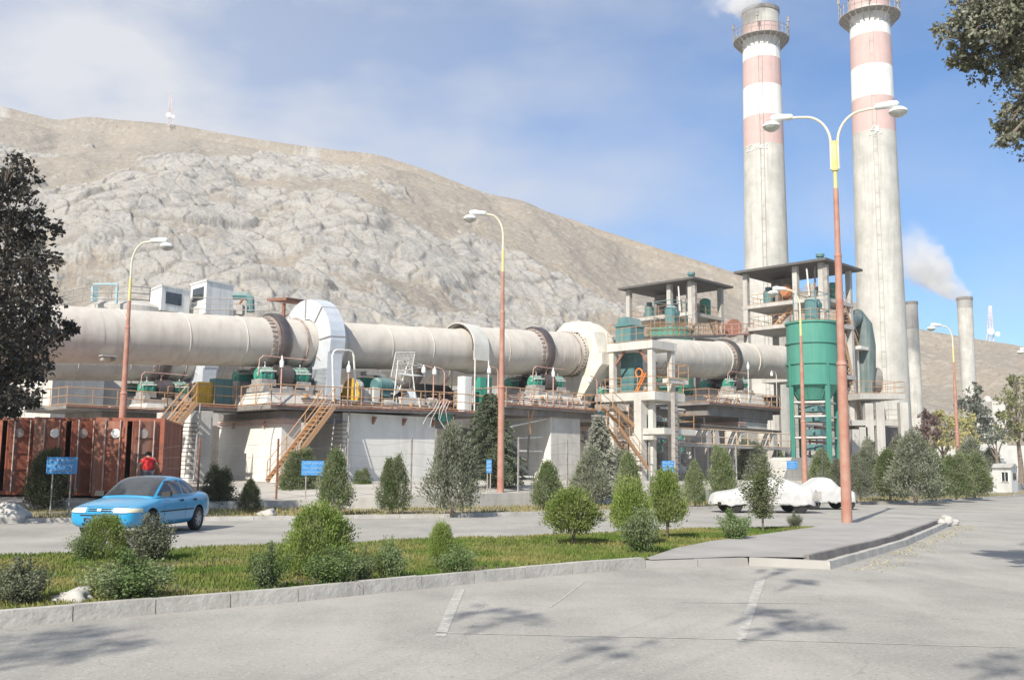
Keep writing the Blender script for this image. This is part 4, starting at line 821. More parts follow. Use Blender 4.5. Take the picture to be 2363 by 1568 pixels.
# ------------------------------------------------------------------ green silos
sv = 6.3; ts, zs_top = KP(1872, 748, sv); zs_bot = KP(1872, 888, sv)[1]; Rs = 119/2*(K(ts, sv).y)/2280*.985
def make_silo():
    r = thing('green_silo', 'big green cylindrical silo with three bands and green legs, in front of the right-hand tower', 'silo', K(ts, sv, GK), 0, 'green steel silos on legs')
    o = K(ts, sv, 0)
    H = zs_top-zs_bot; b = MB(); b.rev([(zs_bot, Rs-.02), (zs_top, Rs-.02), (zs_top+.15, .2)], o, (0, 0, 1), 48, cap=True); b.build('shell', silog, r)
    for f in (0, .335, .67, 1.0):
        b = MB(); z = zs_bot+H*f; b.rev([(z-.07, Rs-.02), (z-.07, Rs+.09), (z+.07, Rs+.09), (z+.07, Rs-.02)], o, (0, 0, 1), 48, cap=False); b.build('band', silog, r)
    b = MB(); b.rev([(zs_bot, Rs-.03), (zs_bot-1.15, Rs*.64), (zs_bot-1.25, Rs*.62), (zs_bot-1.3, .3)], o, (0, 0, 1), 40); b.build('cone', silog, r)
    for k in range(8):
        b = MB(); a = 2*math.pi*k/8+.2; d = Vector((math.cos(a), math.sin(a), 0)); b.tube(o+d*(Rs*.98)+Vector((0, 0, zs_bot)), o+d*Rs*.64+Vector((0, 0, zs_bot-1.15)), .05, 4); b.build('cone_rib', silog, r)
    for k in range(4):
        a = math.pi/2*k+math.radians(-75); d = Vector((math.cos(a), math.sin(a), 0)); p = o+d*(Rs-.05); b = MB()
        b.beam(p+Vector((0, 0, GK)), p+Vector((0, 0, zs_bot+1.9)), .42, .12, up=d); b.beam(p+Vector((0, 0, GK)), p+Vector((0, 0, zs_bot+1.9)), .12, .36, up=d); b.build('leg', silog, r, smooth=False)
    for z in (zs_bot-1.45, zs_bot-2.6, zs_bot-4.3):
        b = MB(); ps = [o+Vector((math.cos(math.pi/2*k-R(75)), math.sin(math.pi/2*k-R(75)), 0))*(Rs-.05)+Vector((0, 0, z)) for k in range(4)]
        for k in range(4): b.tube(ps[k], ps[(k+1) % 4], .07, 6)
        b.build('brace', whitepipe, r)
    b = MB(); 
    for k, z in enumerate((zs_bot-1.7, zs_bot-2.5, zs_bot-3.6, zs_bot-4.8)): b.kbox(ts-1+k*.2, ts+.8, sv-.8, sv+.8, z-.5, z); b.tube(K(ts-1.2, sv+.5, z-.2), K(ts+1.5, sv-.6, z-.3), .1, 6)
    b.build('discharge_gear', teal, r, smooth=False)
    # top filter unit with access frame
    b = MB().m(teal); zt = zs_top+.15; b.rev([(zt, .62), (zt+1.9, .62), (zt+2.1, .3)], o+A*.2, (0, 0, 1), 20); b.rev([(-.75, .3), (-.62, .3)], o+A*.2+Vector((0, 0, zt+1.4)), NV*-1, 14); b.m(steel); b.kbox(ts-1.0, ts+1.2, sv-.7, sv+.7, zt-.05, zt+.06); b.build('filter_unit', None, r)
    b = MB(); q = [K(ts-1.1, sv+1.0, zt), K(ts+1.1, sv+1.0, zt), K(ts+1.1, sv-1.0, zt), K(ts-1.1, sv-1.0, zt)]
    for p in q: b.tube(p, p+Vector((0, 0, 2.4)), .05, 5)
    for h in (1.0, 2.4):
        for i in range(4): b.tube(q[i]+Vector((0, 0, h)), q[(i+1) % 4]+Vector((0, 0, h)), .035, 4)
    b.build('access_frame', teal, r)
    b = MB(); pts = [o+Vector((math.cos(a), math.sin(a), 0))*(Rs-.1)+Vector((0, 0, zs_top+.1)) for a in np.linspace(-2.8, .2, 11)]; railing(b, pts, h=.9, r=.022); b.build('railing', rail_m, r)
    return r
silo = make_silo()
_need = at_depth(1596, 764, (K(ts, sv)+ROFF).y).z; dup(silo, shift=ROFF+Vector((-.6, 0, 0)), scale=(1, 1, (_need-GK)/(zs_top-GK)), label='green cylindrical silo mostly hidden behind the kiln, below the left-hand tower')
# ------------------------------------------------------------------ chimneys
def chimney(label, Yc, rows, ring_y, stripes, ytop, name='factory_chimney', group='red and white banded chimneys', steps=None):
    pts = []
    for (y, xl, xr) in rows:
        a_, c_ = at_depth(xl, y, Yc), at_depth(xr, y, Yc); pts.append((a_.z, (c_.x-a_.x)/2, (a_.x+c_.x)/2))
    cx = sum(p[2] for p in pts)/len(pts); base = Vector((cx, Yc, 0)); r = thing(name, label, 'chimney', base, 0, group)
    def rad(z):
        zz = [p[0] for p in pts][::-1]; rr = [p[1] for p in pts][::-1]; k = np.polyfit(zz, rr, 1); return float(np.polyval(k, z))
    def zy(y): return at_depth(1181+ (cx/Yc)*FP, y, Yc).z
    zt = zy(ytop); cuts = [GK]+[zy(s[0]) for s in stripes]+[zt]; mats_ = [chim_m]+[s[1] for s in stripes]
    b = MB()
    for i in range(len(cuts)-1):
        if cuts[i+1] <= cuts[i]: continue
        b.m(mats_[i]); seg = max(1, int((cuts[i+1]-cuts[i])/6)); zz = np.linspace(cuts[i], cuts[i+1], seg+1); b.rev([(z, rad(z)) for z in zz], base, (0, 0, 1), 56, cap=(i == len(cuts)-2))
    b.build('shaft', None, r)
    b = MB(); b.rev([(zt-.5, rad(zt)), (zt-.45, rad(zt)+.1), (zt+.05, rad(zt)+.1), (zt+.05, rad(zt)-.35), (zt-2, rad(zt)-.35)], base, (0, 0, 1), 56, cap=False); b.build('rim', conc_d, r)
    if ring_y:
        zr_ = zy(ring_y); Rr = rad(zr_); b = MB(); b.rev([(zr_-.1, Rr-.02), (zr_-.1, Rr+1.15), (zr_, Rr+1.15), (zr_, Rr-.02)], base, (0, 0, 1), 40, cap=False)
        b.build('platform', steel, r); b = MB(); n = 26
        P = lambda k, dz, rr: base+Vector((math.cos(2*math.pi*k/n)*rr, math.sin(2*math.pi*k/n)*rr, zr_+dz))
        for k in range(n):
            b.tube(P(k, 0, Rr+1.12), P(k, 1.15, Rr+1.12), .05, 4); b.tube(P(k, 1.15, Rr+1.12), P(k+1, 1.15, Rr+1.12), .05, 4); b.tube(P(k, .6, Rr+1.12), P(k+1, .6, Rr+1.12), .035, 4); b.tube(P(k, -.1, Rr+1.1), P(k, -1.3, Rr), .06, 4)
            if k % 6 == 0: b.tube(P(k, 1.1, Rr+1.12), P(k, 2.3, Rr+1.12), .06, 4); b.tube(P(k, 1.9, Rr+1.12), P(k, 2.5, Rr+1.12), .16, 6)
        b.build('railing', steel, r)
    b = MB(); a = -1.9; d = Vector((math.cos(a), math.sin(a), 0)); q = Vector((-d.y, d.x, 0))
    for sgn in (-.22, .22): b.tube(base+d*(rad(4)+.2)+q*sgn+Vector((0, 0, 4)), base+d*(rad(zt-1)+.2)+q*sgn+Vector((0, 0, zt-1)), .025, 4)
    for z in np.arange(5, zt-1, 1.6): b.tube(base+d*(rad(z)+.2)+q*-.22+Vector((0, 0, z)), base+d*(rad(z)+.2)+q*.22+Vector((0, 0, z)), .02, 4)
    b.build('access_ladder', chim_m, r)
    return r, base, rad, zy
ch2, b2_, rad2, zy2 = chimney('nearer right-hand tall chimney with four faded red bands, cut by the top of the picture', 108, [(94, 1959.6, 2048.8), (300, 1967, 2062), (588, 1977.6, 2080.7), (830, 1985, 2093.6)], 42, [(313, pink), (235, white), (163, pink), (92, white), (30, pink), (6, white)], -12)
ch1, b1_, rad1, zy1 = chimney('left-hand tall chimney with smoking top, behind the street lamp arm', 120, [(112, 1713.2, 1798.4), (300, 1715.5, 1803.5), (588, 1719.6, 1818.2)], 96, [(343, pink), (277, white), (207, pink), (145, white), (88, pink), (66, chim_m)], 28)
# painted scrawl near the bottom of the lowest red band
def scrawl(parent, base, rad, zy, Yc, strokes, s, name='painted_mark'):
    b = MB()
    for st in strokes:
        pts = []
        for (x, y) in st:
            p = at_depth(x, y, Yc-rad(20)*.97); dx = p.x-base.x; rr = rad(p.z)+.02; dy = -math.sqrt(max(.01, rr*rr-dx*dx)); pts.append(Vector((base.x+dx, base.y+dy, p.z)))
        b.path(pts, s, 4)
    b.build(name, white, parent)
scrawl(ch1, b1_, rad1, zy1, 120, [[(1729, 330), (1739, 329), (1731, 341), (1741, 341)], [(1744, 340), (1745, 332), (1749, 339), (1753, 332), (1754, 340)], [(1757, 332), (1757, 341)], [(1762, 333), (1758, 337), (1763, 341)], [(1770, 332), (1766, 336), (1770, 341)]], .1)
scrawl(ch2, b2_, rad2, zy2, 108, [[(2018, 289), (2012, 299), (2024, 298)], [(2024, 290), (2021, 306)], [(2028, 290), (2026, 303)], [(2008, 309), (2035, 307)]], .11)
far_a, fb, fr, fz = chimney('plain grey-topped chimney just right of the tall chimneys', 205, [(700, 2089, 2117), (900, 2094, 2124)], None, [(760, mat('sooty_concrete', (.36, .35, .33), (.28, .27, .26), sc=.3, coords='World'))], 697, 'plain_chimney', 'plain concrete chimneys')
far_b, gb_, gr_, gz_ = chimney('plain chimney pouring smoke, farthest right', 185, [(690, 2209.5, 2243), (880, 2217, 2249)], None, [(712, MATS['sooty_concrete'])], 687, 'plain_chimney', 'plain concrete chimneys')
# ------------------------------------------------------------------ dark elbow duct and slab frame around the chimney foot
r = thing('elbow_duct', 'dark curved flue duct between the right-hand tower and the tall chimney', 'duct', K(c1+3, -1, GK))
b = MB(); Yd = 97; b.path([at_depth(1950, 745, Yd-2), at_depth(1972, 735, Yd), at_depth(1988, 755, Yd), at_depth(1996, 800, Yd), at_depth(1997, 850, Yd), at_depth(1993, 905, Yd), at_depth(1985, 930, Yd)], [1.0, 1.05, 1.05, 1.0, .95, .95, .9], 20); b.build('duct_pipe', mat('dark_green_duct', (.09, .13, .12), (.14, .17, .16), sc=1, rough=.45, bump=.05, streak=.4, stc=(.35, .4, .4)), r)
b = MB(); b.rev([(-.6, 1.3), (.6, 1.3)], at_depth(2012, 878, Yd+1), (1, 0, 0), 20); b.build('fan_casing', conc_d, r)
r = thing('open_frame_building', 'two-storey open concrete frame with railings at the foot of the nearer chimney', 'concrete frame', at_depth(2030, 1090, 93)*1.0)
Yf = 92.0; D45 = lambda x, y, s=0: at_depth(x, y, Yf)
def slab_px(x0, x1, y, th, dep=4.0, Yq=Yf, m_=conc, nm='floor_slab'):
    p, q = at_depth(x0, y, Yq), at_depth(x1, y, Yq+1.2); H = Vector((0, 0, th)); dd = Vector((-dep*.3, dep, 0)); b = MB(); b.hexa([p, q, q+dd, p+dd, p+H, q+H, q+dd+H, p+dd+H]); b.build(nm, m_, r, smooth=False); return p+H, q+H, dd
p1, q1, dd = slab_px(1985, 2088, 920, .55); b = MB(); railing(b, [p1+dd, p1, q1, q1+dd], h=1.1); b.build('railing', rail_m, r)
p2, q2, dd = slab_px(1966, 2092, 981, .5); b = MB(); railing(b, [p2.lerp(q2, .35), p2.lerp(q2, .9)], h=1.0, r=.03); b.build('railing', steel, r)
for x, y0, y1 in ((2028, 928, 1085), (2083, 928, 1085), (1990, 985, 1085), (1972, 990, 1085), (2003, 930, 981)):
    p, q = at_depth(x, y1, Yf+.6), at_depth(x-1, y0, Yf+.6); p.x = q.x; b = MB(); w_ = .38; b.hexa([p+Vector((-w_, -.3, -1.5)), p+Vector((w_, -.3, -1.5)), p+Vector((w_, .4, -1.5)), p+Vector((-w_, .4, -1.5)), q+Vector((-w_, -.3, 0)), q+Vector((w_, -.3, 0)), q+Vector((w_, .4, 0)), q+Vector((-w_, .4, 0))]); b.build('column', conc, r, smooth=False)
p, q = at_depth(1965, 1085, Yf+5), at_depth(2090, 985, Yf+5.5); b = MB(); b.hexa([Vector((p.x, p.y, 0)), Vector((q.x, p.y, 0)), Vector((q.x, p.y+.4, 0)), Vector((p.x, p.y+.4, 0)), Vector((p.x, p.y, q.z)), Vector((q.x, p.y, q.z)), Vector((q.x, p.y+.4, q.z)), Vector((p.x, p.y+.4, q.z))]); b.build('back_wall', conc_d, r, smooth=False)

# ------------------------------------------------------------------ white concrete frame with the teal duct (left of the third pier)
vW = 3.2
r = thing('white_concrete_frame', 'tall whitewashed concrete frame with a teal duct standing in its opening', 'concrete frame', K(KP(1503, 1050, vW)[0], 2, GK))
tW0 = KP(1414, 850, 2.9)[0]; vWb = 2.9; vW = TP(1503, 850, tW0)[0]; tW1 = KP(1548, 850, vW)[0]
zt_ = KP(1503, 785, vW)[1]; zt2 = zt_-.55; zm = KP(1503, 905, vW)[1]; zl = KP(1503, 988, vW)[1]
def colm(b, t, v, z0, z1, w=.19): b.kbox(t-w, t+w, v-w, v+w, z0, z1)
for t_, v_ in ((tW0, vW), (tW0, vWb), (tW1, vW), (tW1, vWb)):
    b = MB(); colm(b, t_, v_, GK, zt2); b.build('column', pale_c, r, smooth=False)
b = MB(); b.kbox(tW0-.3, tW1+.3, vWb-.3, vW+.3, zt2, zt_); b.build('top_slab', pale_c, r, smooth=False)
vm = TP(1463, 950, tW0+.3)[0]
b = MB(); b.kbox(tW0-.9, tW1+.3, vWb-.3, vW+.9, zm-.55, zm-.003); b.build('middle_slab', pale_c, r, smooth=False)
b = MB(); b.kbox(tW0-.7, tW1+.6, vWb+1, vW+1.5, zl-.4, zl-.003); b.build('lower_slab', pale_c, r, smooth=False)
b = MB(); colm(b, tW0-.6, vm+1.2, GK, zm-.55, .3); b.build('column', pale_c, r, smooth=False)
b = MB(); railing(b, [K(tW0-.85, vWb, zm), K(tW0-.85, vW+.85, zm), K(tW1+.2, vW+.85, zm)], r=.025); b.build('railing', rail_m, r)
b = MB(); railing(b, [K(tW0+.9, vW+1.45, zl), K(tW1+.5, vW+1.45, zl), K(tW1+.5, vW-1, zl)], r=.025); b.build('railing', rail_m, r)
b = MB(); railing(b, [K(tW0-.3, vWb-.2, zt_), K(tW0-.3, vW+.2, zt_)], r=.022); b.build('railing', rail_m, r)
for s_ in (0, 1):
    b = MB(); va, vb2, sg = ((vWb+.26, vWb+1.0, 1), (vW-.26, vW-1.0, -1))[s_]; b.beam(K(tW0, va, zt2-.9), K(tW0, vb2, zt2), .12, .14); b.build('knee_brace', rust, r, smooth=False)
# side balcony to the right
zb_ = KP(1560, 878, vW)[1]; t2_ = KP(1588, 878, vW+.8)[0]
b = MB(); b.kbox(tW1+.3, t2_, vW-2.0, vW+.8, zb_-.3, zb_); b.build('balcony_slab', pale_c, r, smooth=False)
b = MB(); railing(b, [K(tW1-1.4, vW+.8, zb_), K(t2_, vW+.8, zb_), K(t2_, vW-1.8, zb_)], r=.028); b.build('railing', rail_m, r)
b = MB(); b.kbox(tW1-1.4, tW1+.3, vW+.3, vW+.8, zb_-.3, zb_); b.build('balcony_slab', pale_c, r, smooth=False)
# tall slender grey cable column at 1555 px
b = MB(); t_ = KP(1556, 1000, vW+1.6)[0]; z1_ = KP(1556, 905, vW+1.6)[1]; b.kbox(t_-.16, t_+.16, vW+1.45, vW+1.75, GK, z1_)
for k in range(12): b.kbox(t_-.22, t_+.22, vW+1.76, vW+1.8, GK+.3+k*.42, GK+.36+k*.42)
b.build('cable_riser', steel, r, smooth=False)
rr_ = thing('teal_duct', 'square teal dust duct standing inside the white concrete frame', 'duct', K(tW0+1.3, (vWb+vW)/2-.3, zm)); tm_ = tW0+1.0; vmid = TP(1447, 850, tm_)[0]
b = MB(); w = TP(1462, 850, tm_)[0]-vmid; b.kbox(tm_, tm_+1.0, vmid-w, vmid+w, zm, zt2-.003); b.build('duct_lower', teal, rr_, smooth=False)
b = MB(); zc1 = TP(1442, 752, tm_)[1]; zc2 = TP(1442, 733, tm_)[1]; vv_ = TP(1443, 760, tm_)[0]
b.kbox(tm_-.3, tm_+1.2, vv_-w*1.15, vv_+w*1.15, zt_+.01, zc1); b.prism([K(tm_-.3, vv_-w*1.15, zc1), K(tm_-.3, vv_+w*1.15, zc1), K(tm_-.3, vv_+w*.6, zc2), K(tm_-.3, vv_-w*.6, zc2)], A*1.5); b.kbox(tm_-.4, tm_+1.3, vv_-w*1.25, vv_+w*1.25, zc1-.06, zc1+.04); b.build('duct_head', teal, rr_, smooth=False)
b = MB()
for z in np.linspace(zm+.5, zt2-.5, 5): b.kbox(tm_-.03, tm_+1.03, vmid-w-.03, vmid+w+.03, z-.04, z+.04)
b.build('duct_flange', teal, rr_, smooth=False)
# stair landing joining the twin flights
rl = thing('stair_landing', 'orange-railed landing between the twin flights of stairs', 'landing', px(1462, 1006, 4.4)); tl_, zl_ = KP(1455, 1005, 4.4); b = MB(); b.kbox(tl_-.3, tW0-.72, 3.4, 6.8, zl_-.3, zl_-.02); b.build('landing_slab', pale_c, rl, smooth=False)
# internal stairs of the white frame
stairs('orange stairs inside the white concrete frame', K(tW0+2.0, vWb+1.0, zm), K(tW1+1.5, vWb+1.0, zb_+.6), NV*.8, 'orange steel stairs')
rp = thing('safety_equipment', 'orange ladder and wheel stored on the white frame beside the teal duct', 'equipment', K(tW0+.5, vW-.9, zm)); b = MB(); b.tube(K(tW0-.2, vW-1.3, zm), K(tW0-.2, vW-.5, zm+1.3), .06, 5); b.tube(K(tW0-.2, vW-1.1, zm), K(tW0-.2, vW-.3, zm+1.3), .06, 5)
for k in range(7): b.tube(K(tW0-.2, vW-1.25+k*.12, zm+.1+k*.19), K(tW0-.2, vW-1.05+k*.12, zm+.1+k*.19), .03, 4)
b.path([K(tW0-.2, vW-.9+.28*math.cos(a), zm+1.35+.28*math.sin(a)) for a in np.linspace(0, 6.28, 13)], .06, 5); b.build('orange_frame', mat('bright_orange', (.75, .2, .03), (.6, .2, .05), sc=3), rp)
# lower service bridge with orange-cream railing, from the frame to the big silo
vB_ = 5.4; tb0, zb0 = KP(1560, 1022, vB_); tb1 = KP(1822, 1026, vB_)[0]
r = thing('service_bridge', 'long low service bridge with pale orange railing below the third roller station', 'walkway', K(tb0, vB_, GK)); b = MB(); b.kbox(tb0, tb1, vB_-1.3, vB_, zb0-.18, zb0); b.build('bridge_deck', steel, r, smooth=False)
b = MB(); railing(b, [K(tb0, vB_-.03, zb0), K(tb1, vB_-.03, zb0)], h=1.1, step=1.5, r=.04); b.build('railing', mat('faded_rail_paint', (.56, .36, .22), (.55, .48, .38), sc=3), r)
for x in (1566, 1600, 1640, 1690, 1740, 1790, 1815):
    t_ = KP(x, 1060, vB_-.6)[0]; b = MB(); b.kbox(t_-.1, t_+.1, vB_-.7, vB_-.5, GK, zb0-.18); b.build('leg', steel, r, smooth=False)
for k, x in enumerate((1637, 1655, 1715, 1790)):
    t_ = KP(x, 1060, 4.0)[0]; zt3 = KP(x, 992, 4.0)[1]; q = thing('saddle_post', ['first', 'second', 'third', 'fourth'][k]+' rounded concrete saddle post from the left behind the service bridge', 'post', K(t_, 3.4, GK), 0, 'rounded saddle posts'); b = MB(); b.prism([K(t_-.35, 4.0, GK-.1), K(t_+.35, 4.0, GK-.1), K(t_+.32, 4.0, zt3-.5), K(t_+.2, 4.0, zt3), K(t_-.2, 4.0, zt3), K(t_-.32, 4.0, zt3-.5)], NV*-1.4); b.build('post_body', conc, q, smooth=False)
r = thing('service_pipes', 'bundle of dark pipes running above the service bridge', 'pipes', K(tb0, 3.4, zb0+1.4)); b = MB()
for k in range(4): b.tube(K(tb0-1, 3.3+k*.25, zb0+1.35+.13*(k % 2)), K(tb1+1, 3.3+k*.25, zb0+1.25+.13*(k % 2)), .08, 6)
b.build('pipe', dark, r)
r = thing('retaining_buttress', 'sloping pale concrete buttress below the big green silo', 'buttress', K(ts-3, 7, GK)); b = MB(); p = KP(1845, 1055, 7.2); b.prism([K(p[0]-3.0, 7.2, GK-.2), K(p[0]-1.2, 7.2, p[1]), K(p[0]+6.5, 7.2, p[1]), K(p[0]+6.5, 7.2, GK-.2)], NV*-2.2); b.build('buttress_body', conc, r, smooth=False)
r = thing('pump_house', 'low grey machine room in the shade under the third roller station', 'machine room', K(KP(1600, 1060, .5)[0], 0, GK)); b = MB(); ta_, tb_ = KP(1592, 1060, .5)[0], KP(1662, 1060, .5)[0]; b.prism([K(ta_, .5, GK-.1), K(tb_, .5, GK-.1), K(tb_, .5, KP(1640, 1043, .5)[1]), K(ta_+1.0, .5, KP(1640, 1043, .5)[1])], NV*-4); b.build('room_wall', conc, r, smooth=False); b = MB(); b.kbox(ta_+2.2, ta_+2.9, .5, .53, GK+.3, GK+1.0); b.build('opening', dark, r, smooth=False)
# ground-level pipework under the silo and frame
for k, (x, y, v, n_, lab) in enumerate(((1885, 1000, 5.0, 9, 'tangle of pale pipes and valves under the big green silo'), (1520, 1050, 2.0, 7, 'cluster of pipes and tanks under the white concrete frame'), (1390, 1000, 1.5, 7, 'cluttered pipes and pumps behind the twin-flight stairs'), (1560, 980, 0., 6, 'pale pipes in the shade behind the cable riser'), (1900, 1055, 4.0, 7, 'low pale pipe rack in front of the silo legs'))):
    t_, z_ = KP(x, y, v); q = thing('pipework', lab, 'pipework', K(t_, v, GK), 0, 'ground pipework clusters'); rs = random.Random(k)
    b = MB()
    for j in range(n_):
        b.m([whitepipe, steel, teal, rust, whitepipe][j % 5]); zz = GK+.4+rs.random()*(z_-GK+1.0); t2 = t_-3+rs.random()*2; L = 2+rs.random()*4.5; vv = v+rs.uniform(-1, 1); rr = rs.choice((.06, .09, .14))
        b.path([K(t2, vv, zz), K(t2+L, vv, zz+rs.uniform(-.2, .2)), K(t2+L+.3, vv, zz-.3), K(t2+L+.3, vv, GK)], rr, 7)
    for j in range(5): b.m([steel, whitepipe][j % 2]); t2 = t_-2.5+j*1.2; b.rev([(0, .05), (0, .3), (.7, .3), (.8, .1)], K(t2, v+rs.uniform(-1, 1), GK+rs.random()*(z_-GK)), A if j % 2 else (0, 0, 1), 12); b.m(steel); b.kbox(t2-.05, t2+.05, v-.05, v+.05, GK, z_+.5)
    b.build('pipes_and_valves', None, q)
# rusty catwalk between the towers over the kiln
r = thing('catwalk', 'rusty pink catwalk with railing between the two open towers', 'walkway', K(c0-3, -6, zf2-2)); p, q = at_depth(1645, 775, 92), at_depth(1728, 770, 97); b = MB(); b.beam(p, q, 1.0, .15); b.build('catwalk_deck', pinkpipe, r); b = MB(); railing(b, [p+Vector((.3, -.4, 0)), q+Vector((.3, -.4, 0))], r=.035); b.build('railing', pinkpipe, r); b = MB(); c_ = at_depth(1688, 757, 96); b.rev([(-.5, .85), (.5, .85)], c_, (-.3, 1, 0), 20); b.build('fan_housing', rust, r)
p, q = at_depth(1425, 782, 70), at_depth(1660, 775, 90)
r = thing('high_walkway', 'high walkway with orange railing behind the teal duct head', 'walkway', p); b = MB(); b.beam(p, q, 1.2, .2); b.build('walkway_deck', conc_d, r); b = MB(); railing(b, [p+Vector((.3, -.4, .1)), q+Vector((.3, -.4, .1))], r=.028); railing(b, [p+Vector((-.5, .6, .1)), q+Vector((-.5, .6, .1))], r=.028); b.build('railing', rail_m, r)

# ------------------------------------------------------------------ big storage silos, cabins, canopy behind the kilns
def bigsilo(label, x0, x1, ytop, Yq):
    a_, c_ = at_depth(x0, ytop, Yq), at_depth(x1, ytop, Yq); o = Vector(((a_.x+c_.x)/2, Yq, 0)); R_ = (c_.x-a_.x)/2; r = thing('storage_silo', label, 'silo', o, 0, 'round concrete storage silos'); z = a_.z-.5
    b = MB(); b.rev([(0, R_), (z, R_), (z+.25, R_-.4), (z+.6, R_*.5), (z+.75, .1)], o, (0, 0, 1), 56); b.build('silo_body', conc, r); return r, o, R_, z
bigsilo('round concrete storage silo under the left cabins, behind the kiln', 205, 395, 702, 84); bigsilo('round concrete storage silo under the tall white cabin', 398, 560, 709, 88)
def cabin(label, xl, xm, xr, yt, yb, Yq, win):
    p0, p1, p2 = at_depth(xl, yb, Yq+2.2), at_depth(xm, yb, Yq), at_depth(xr, yb, Yq+2.4); zt = at_depth(xm, yt, Yq).z; zb = p1.z; r = thing('rooftop_cabin', label, 'cabin', Vector((p1.x, Yq, zb)), 0, 'white cabins on top of the storage silos')
    for p in (p0, p1, p2): p.z = zb-.3
    p3 = p0+(p2-p1); b = MB(); H = Vector((0, 0, zt-zb+.3)); b.hexa([p0, p1, p2, p3]+[p+H for p in (p0, p1, p2, p3)]); b.build('cabin_wall', white, r, smooth=False)
    b = MB(); up = Vector((0, 0, .12)); cc = (p0+p2)/2; q = [p+(p-cc)*.06+H for p in (p0, p1, p2, p3)]; b.hexa(q+[p+up for p in q]); b.build('flat_roof', white, r, smooth=False)
    if win == 'l': a_, c_ = p0, p1
    else: a_, c_ = p1, p2
    d = (c_-a_); n_ = Vector((d.y, -d.x, 0)).normalized()*.04; z0, z1 = (.45, .85) if win == 'l' else (.3, .8)
    b = MB(); q = [a_+d*f+n_+H*g for f, g in ((.15, z0), (.85, z0), (.85, z1), (.15, z1))] if win == 'l' else [a_+d*f+n_+H*g for f, g in ((.15, z0), (.7, z0), (.7, z1), (.15, z1))]; b.prism(q, n_*-2); b.build('window', glass, r, smooth=False); return r
cabin('low white rooftop cabin with a dark window, on the left silo', 346, 371, 437, 660, 706, 82, 'r'); cabin('tall white rooftop cabin with a small window, on the right silo', 438, 474, 537, 648, 714, 84, 'l')
r = thing('silo_roof_railing', 'thin railings and pale blue posts around the left silo roof', 'railing', at_depth(230, 700, 80)); b = MB(); pts = [(145, 702, 83), (214, 690, 78), (300, 692, 76), (345, 695, 78)]; railing(b, [at_depth(*p) for p in pts], h=1.1, r=.045, step=2.2); b.build('railing', steel, r); b = MB(); railing(b, [at_depth(440, 714, 80), at_depth(620, 718, 80)], h=1.0, r=.035, step=1.6); b.build('railing', steel, r)
b = MB(); p = at_depth(217, 695, 80); b.kbox; b.beam(p, p+Vector((0, 0, 1.3)), .5, .4); p = at_depth(268, 700, 80); b.tube(p, p+Vector((0, 0, 1.6)), .12, 6); b.tube(p+Vector((-2, 0, 1.6)), p+Vector((0, 0, 1.6)), .09, 6); b.build('blue_post', mat('pale_blue_paint', (.30, .50, .55), (.35, .45, .48), sc=2), r)
r = thing('dust_filter', 'pale blue-green pipe bends and filter box right of the tall cabin', 'filter', at_depth(560, 718, 84)); b = MB().m(teal); b.path([at_depth(539, 682, 84), at_depth(570, 683, 84), at_depth(578, 690, 84), at_depth(578, 720, 84)], .35, 8); b.m(rust); b.path([at_depth(560, 690, 83), at_depth(553, 700, 83), at_depth(545, 704, 83)], .1, 6); b.m(steel); b.kbox(0, 0, 0, 0, 0, 0) if False else None; b.beam(at_depth(548, 715, 83), at_depth(562, 715, 83), .8, .8); b.build('filter_pipe', None, r)
r = thing('rusty_canopy', 'small rusty sheet canopy on a post, left of the pale blue gear cover', 'canopy', at_depth(655, 740, 66)); p0, p1, p2 = at_depth(616, 694, 66), at_depth(660, 692, 62), at_depth(722, 700, 66); p3 = p0+p2-p1; b = MB(); up = Vector((0, 0, .18)); b.hexa([p0, p1, p2, p3]+[p+up for p in (p0, p1, p2, p3)]); b.build('canopy_sheet', rust, r, smooth=False); b = MB(); pp = at_depth(655, 700, 63.5); b.tube(Vector((pp.x, pp.y, 5)), pp, .12, 6); b.tube(pp+Vector((0, 0, -.9)), pp+Vector((1.2, 0.6, 0)), .06, 5); b.build('post', rust, r)
r = thing('storage_hall', 'pale concrete hall wall lit by the sun behind the rear walkway at left', 'building', at_depth(170, 1000, 74)); a_, c_ = at_depth(60, 955, 74), at_depth(116, 955, 70); e_ = at_depth(236, 955, 75); b = MB(); z = at_depth(150, 866, 73).z+2
b.hexa([Vector((a_.x-12, a_.y+6, .5)), Vector((c_.x, c_.y, .5)), Vector((e_.x, e_.y, .5)), Vector((e_.x-10, e_.y+14, .5)), Vector((a_.x-12, a_.y+6, z)), Vector((c_.x, c_.y, z)), Vector((e_.x, e_.y, z)), Vector((e_.x-10, e_.y+14, z))]); b.build('hall_wall', pale_c, r, smooth=False)
# masts on the ridge
def mast(label, x, yb, yt, Yq):
    p = at_depth(x, yb+8, Yq); q = at_depth(x, yt, Yq); r = thing('radio_mast', label, 'mast', p, 0, 'radio masts on the ridge'); b = MB(); h = q.z-p.z; n = 10
    for k in range(3):
        a = 2.09*k; d0 = Vector((math.cos(a), math.sin(a), 0))
        b.tube(p+d0*1.6, q+d0*.5, .16, 4)
        for j in range(n):
            f, g = j/n, (j+1)/n; e = Vector((math.cos(a+2.09), math.sin(a+2.09), 0)); b.tube(p.lerp(q, f)+d0*(1.6-1.1*f), p.lerp(q, g)+e*(1.6-1.1*g), .1, 4)
    b.build('lattice', mat('mast_red_white', (.6, .42, .40), (.75, .75, .75), sc=.15, bump=0), r)
    b = MB(); c = p.lerp(q, .3); b.rev([(0, .1), (.3, 1.4)], c+Vector((-.5, -1.5, 0)), (0, -1, 0), 14); b.rev([(0, .1), (.3, 1.0)], c+Vector((2.2, -1.5, -1)), (0, -1, 0), 14); b.build('dish', white, r)
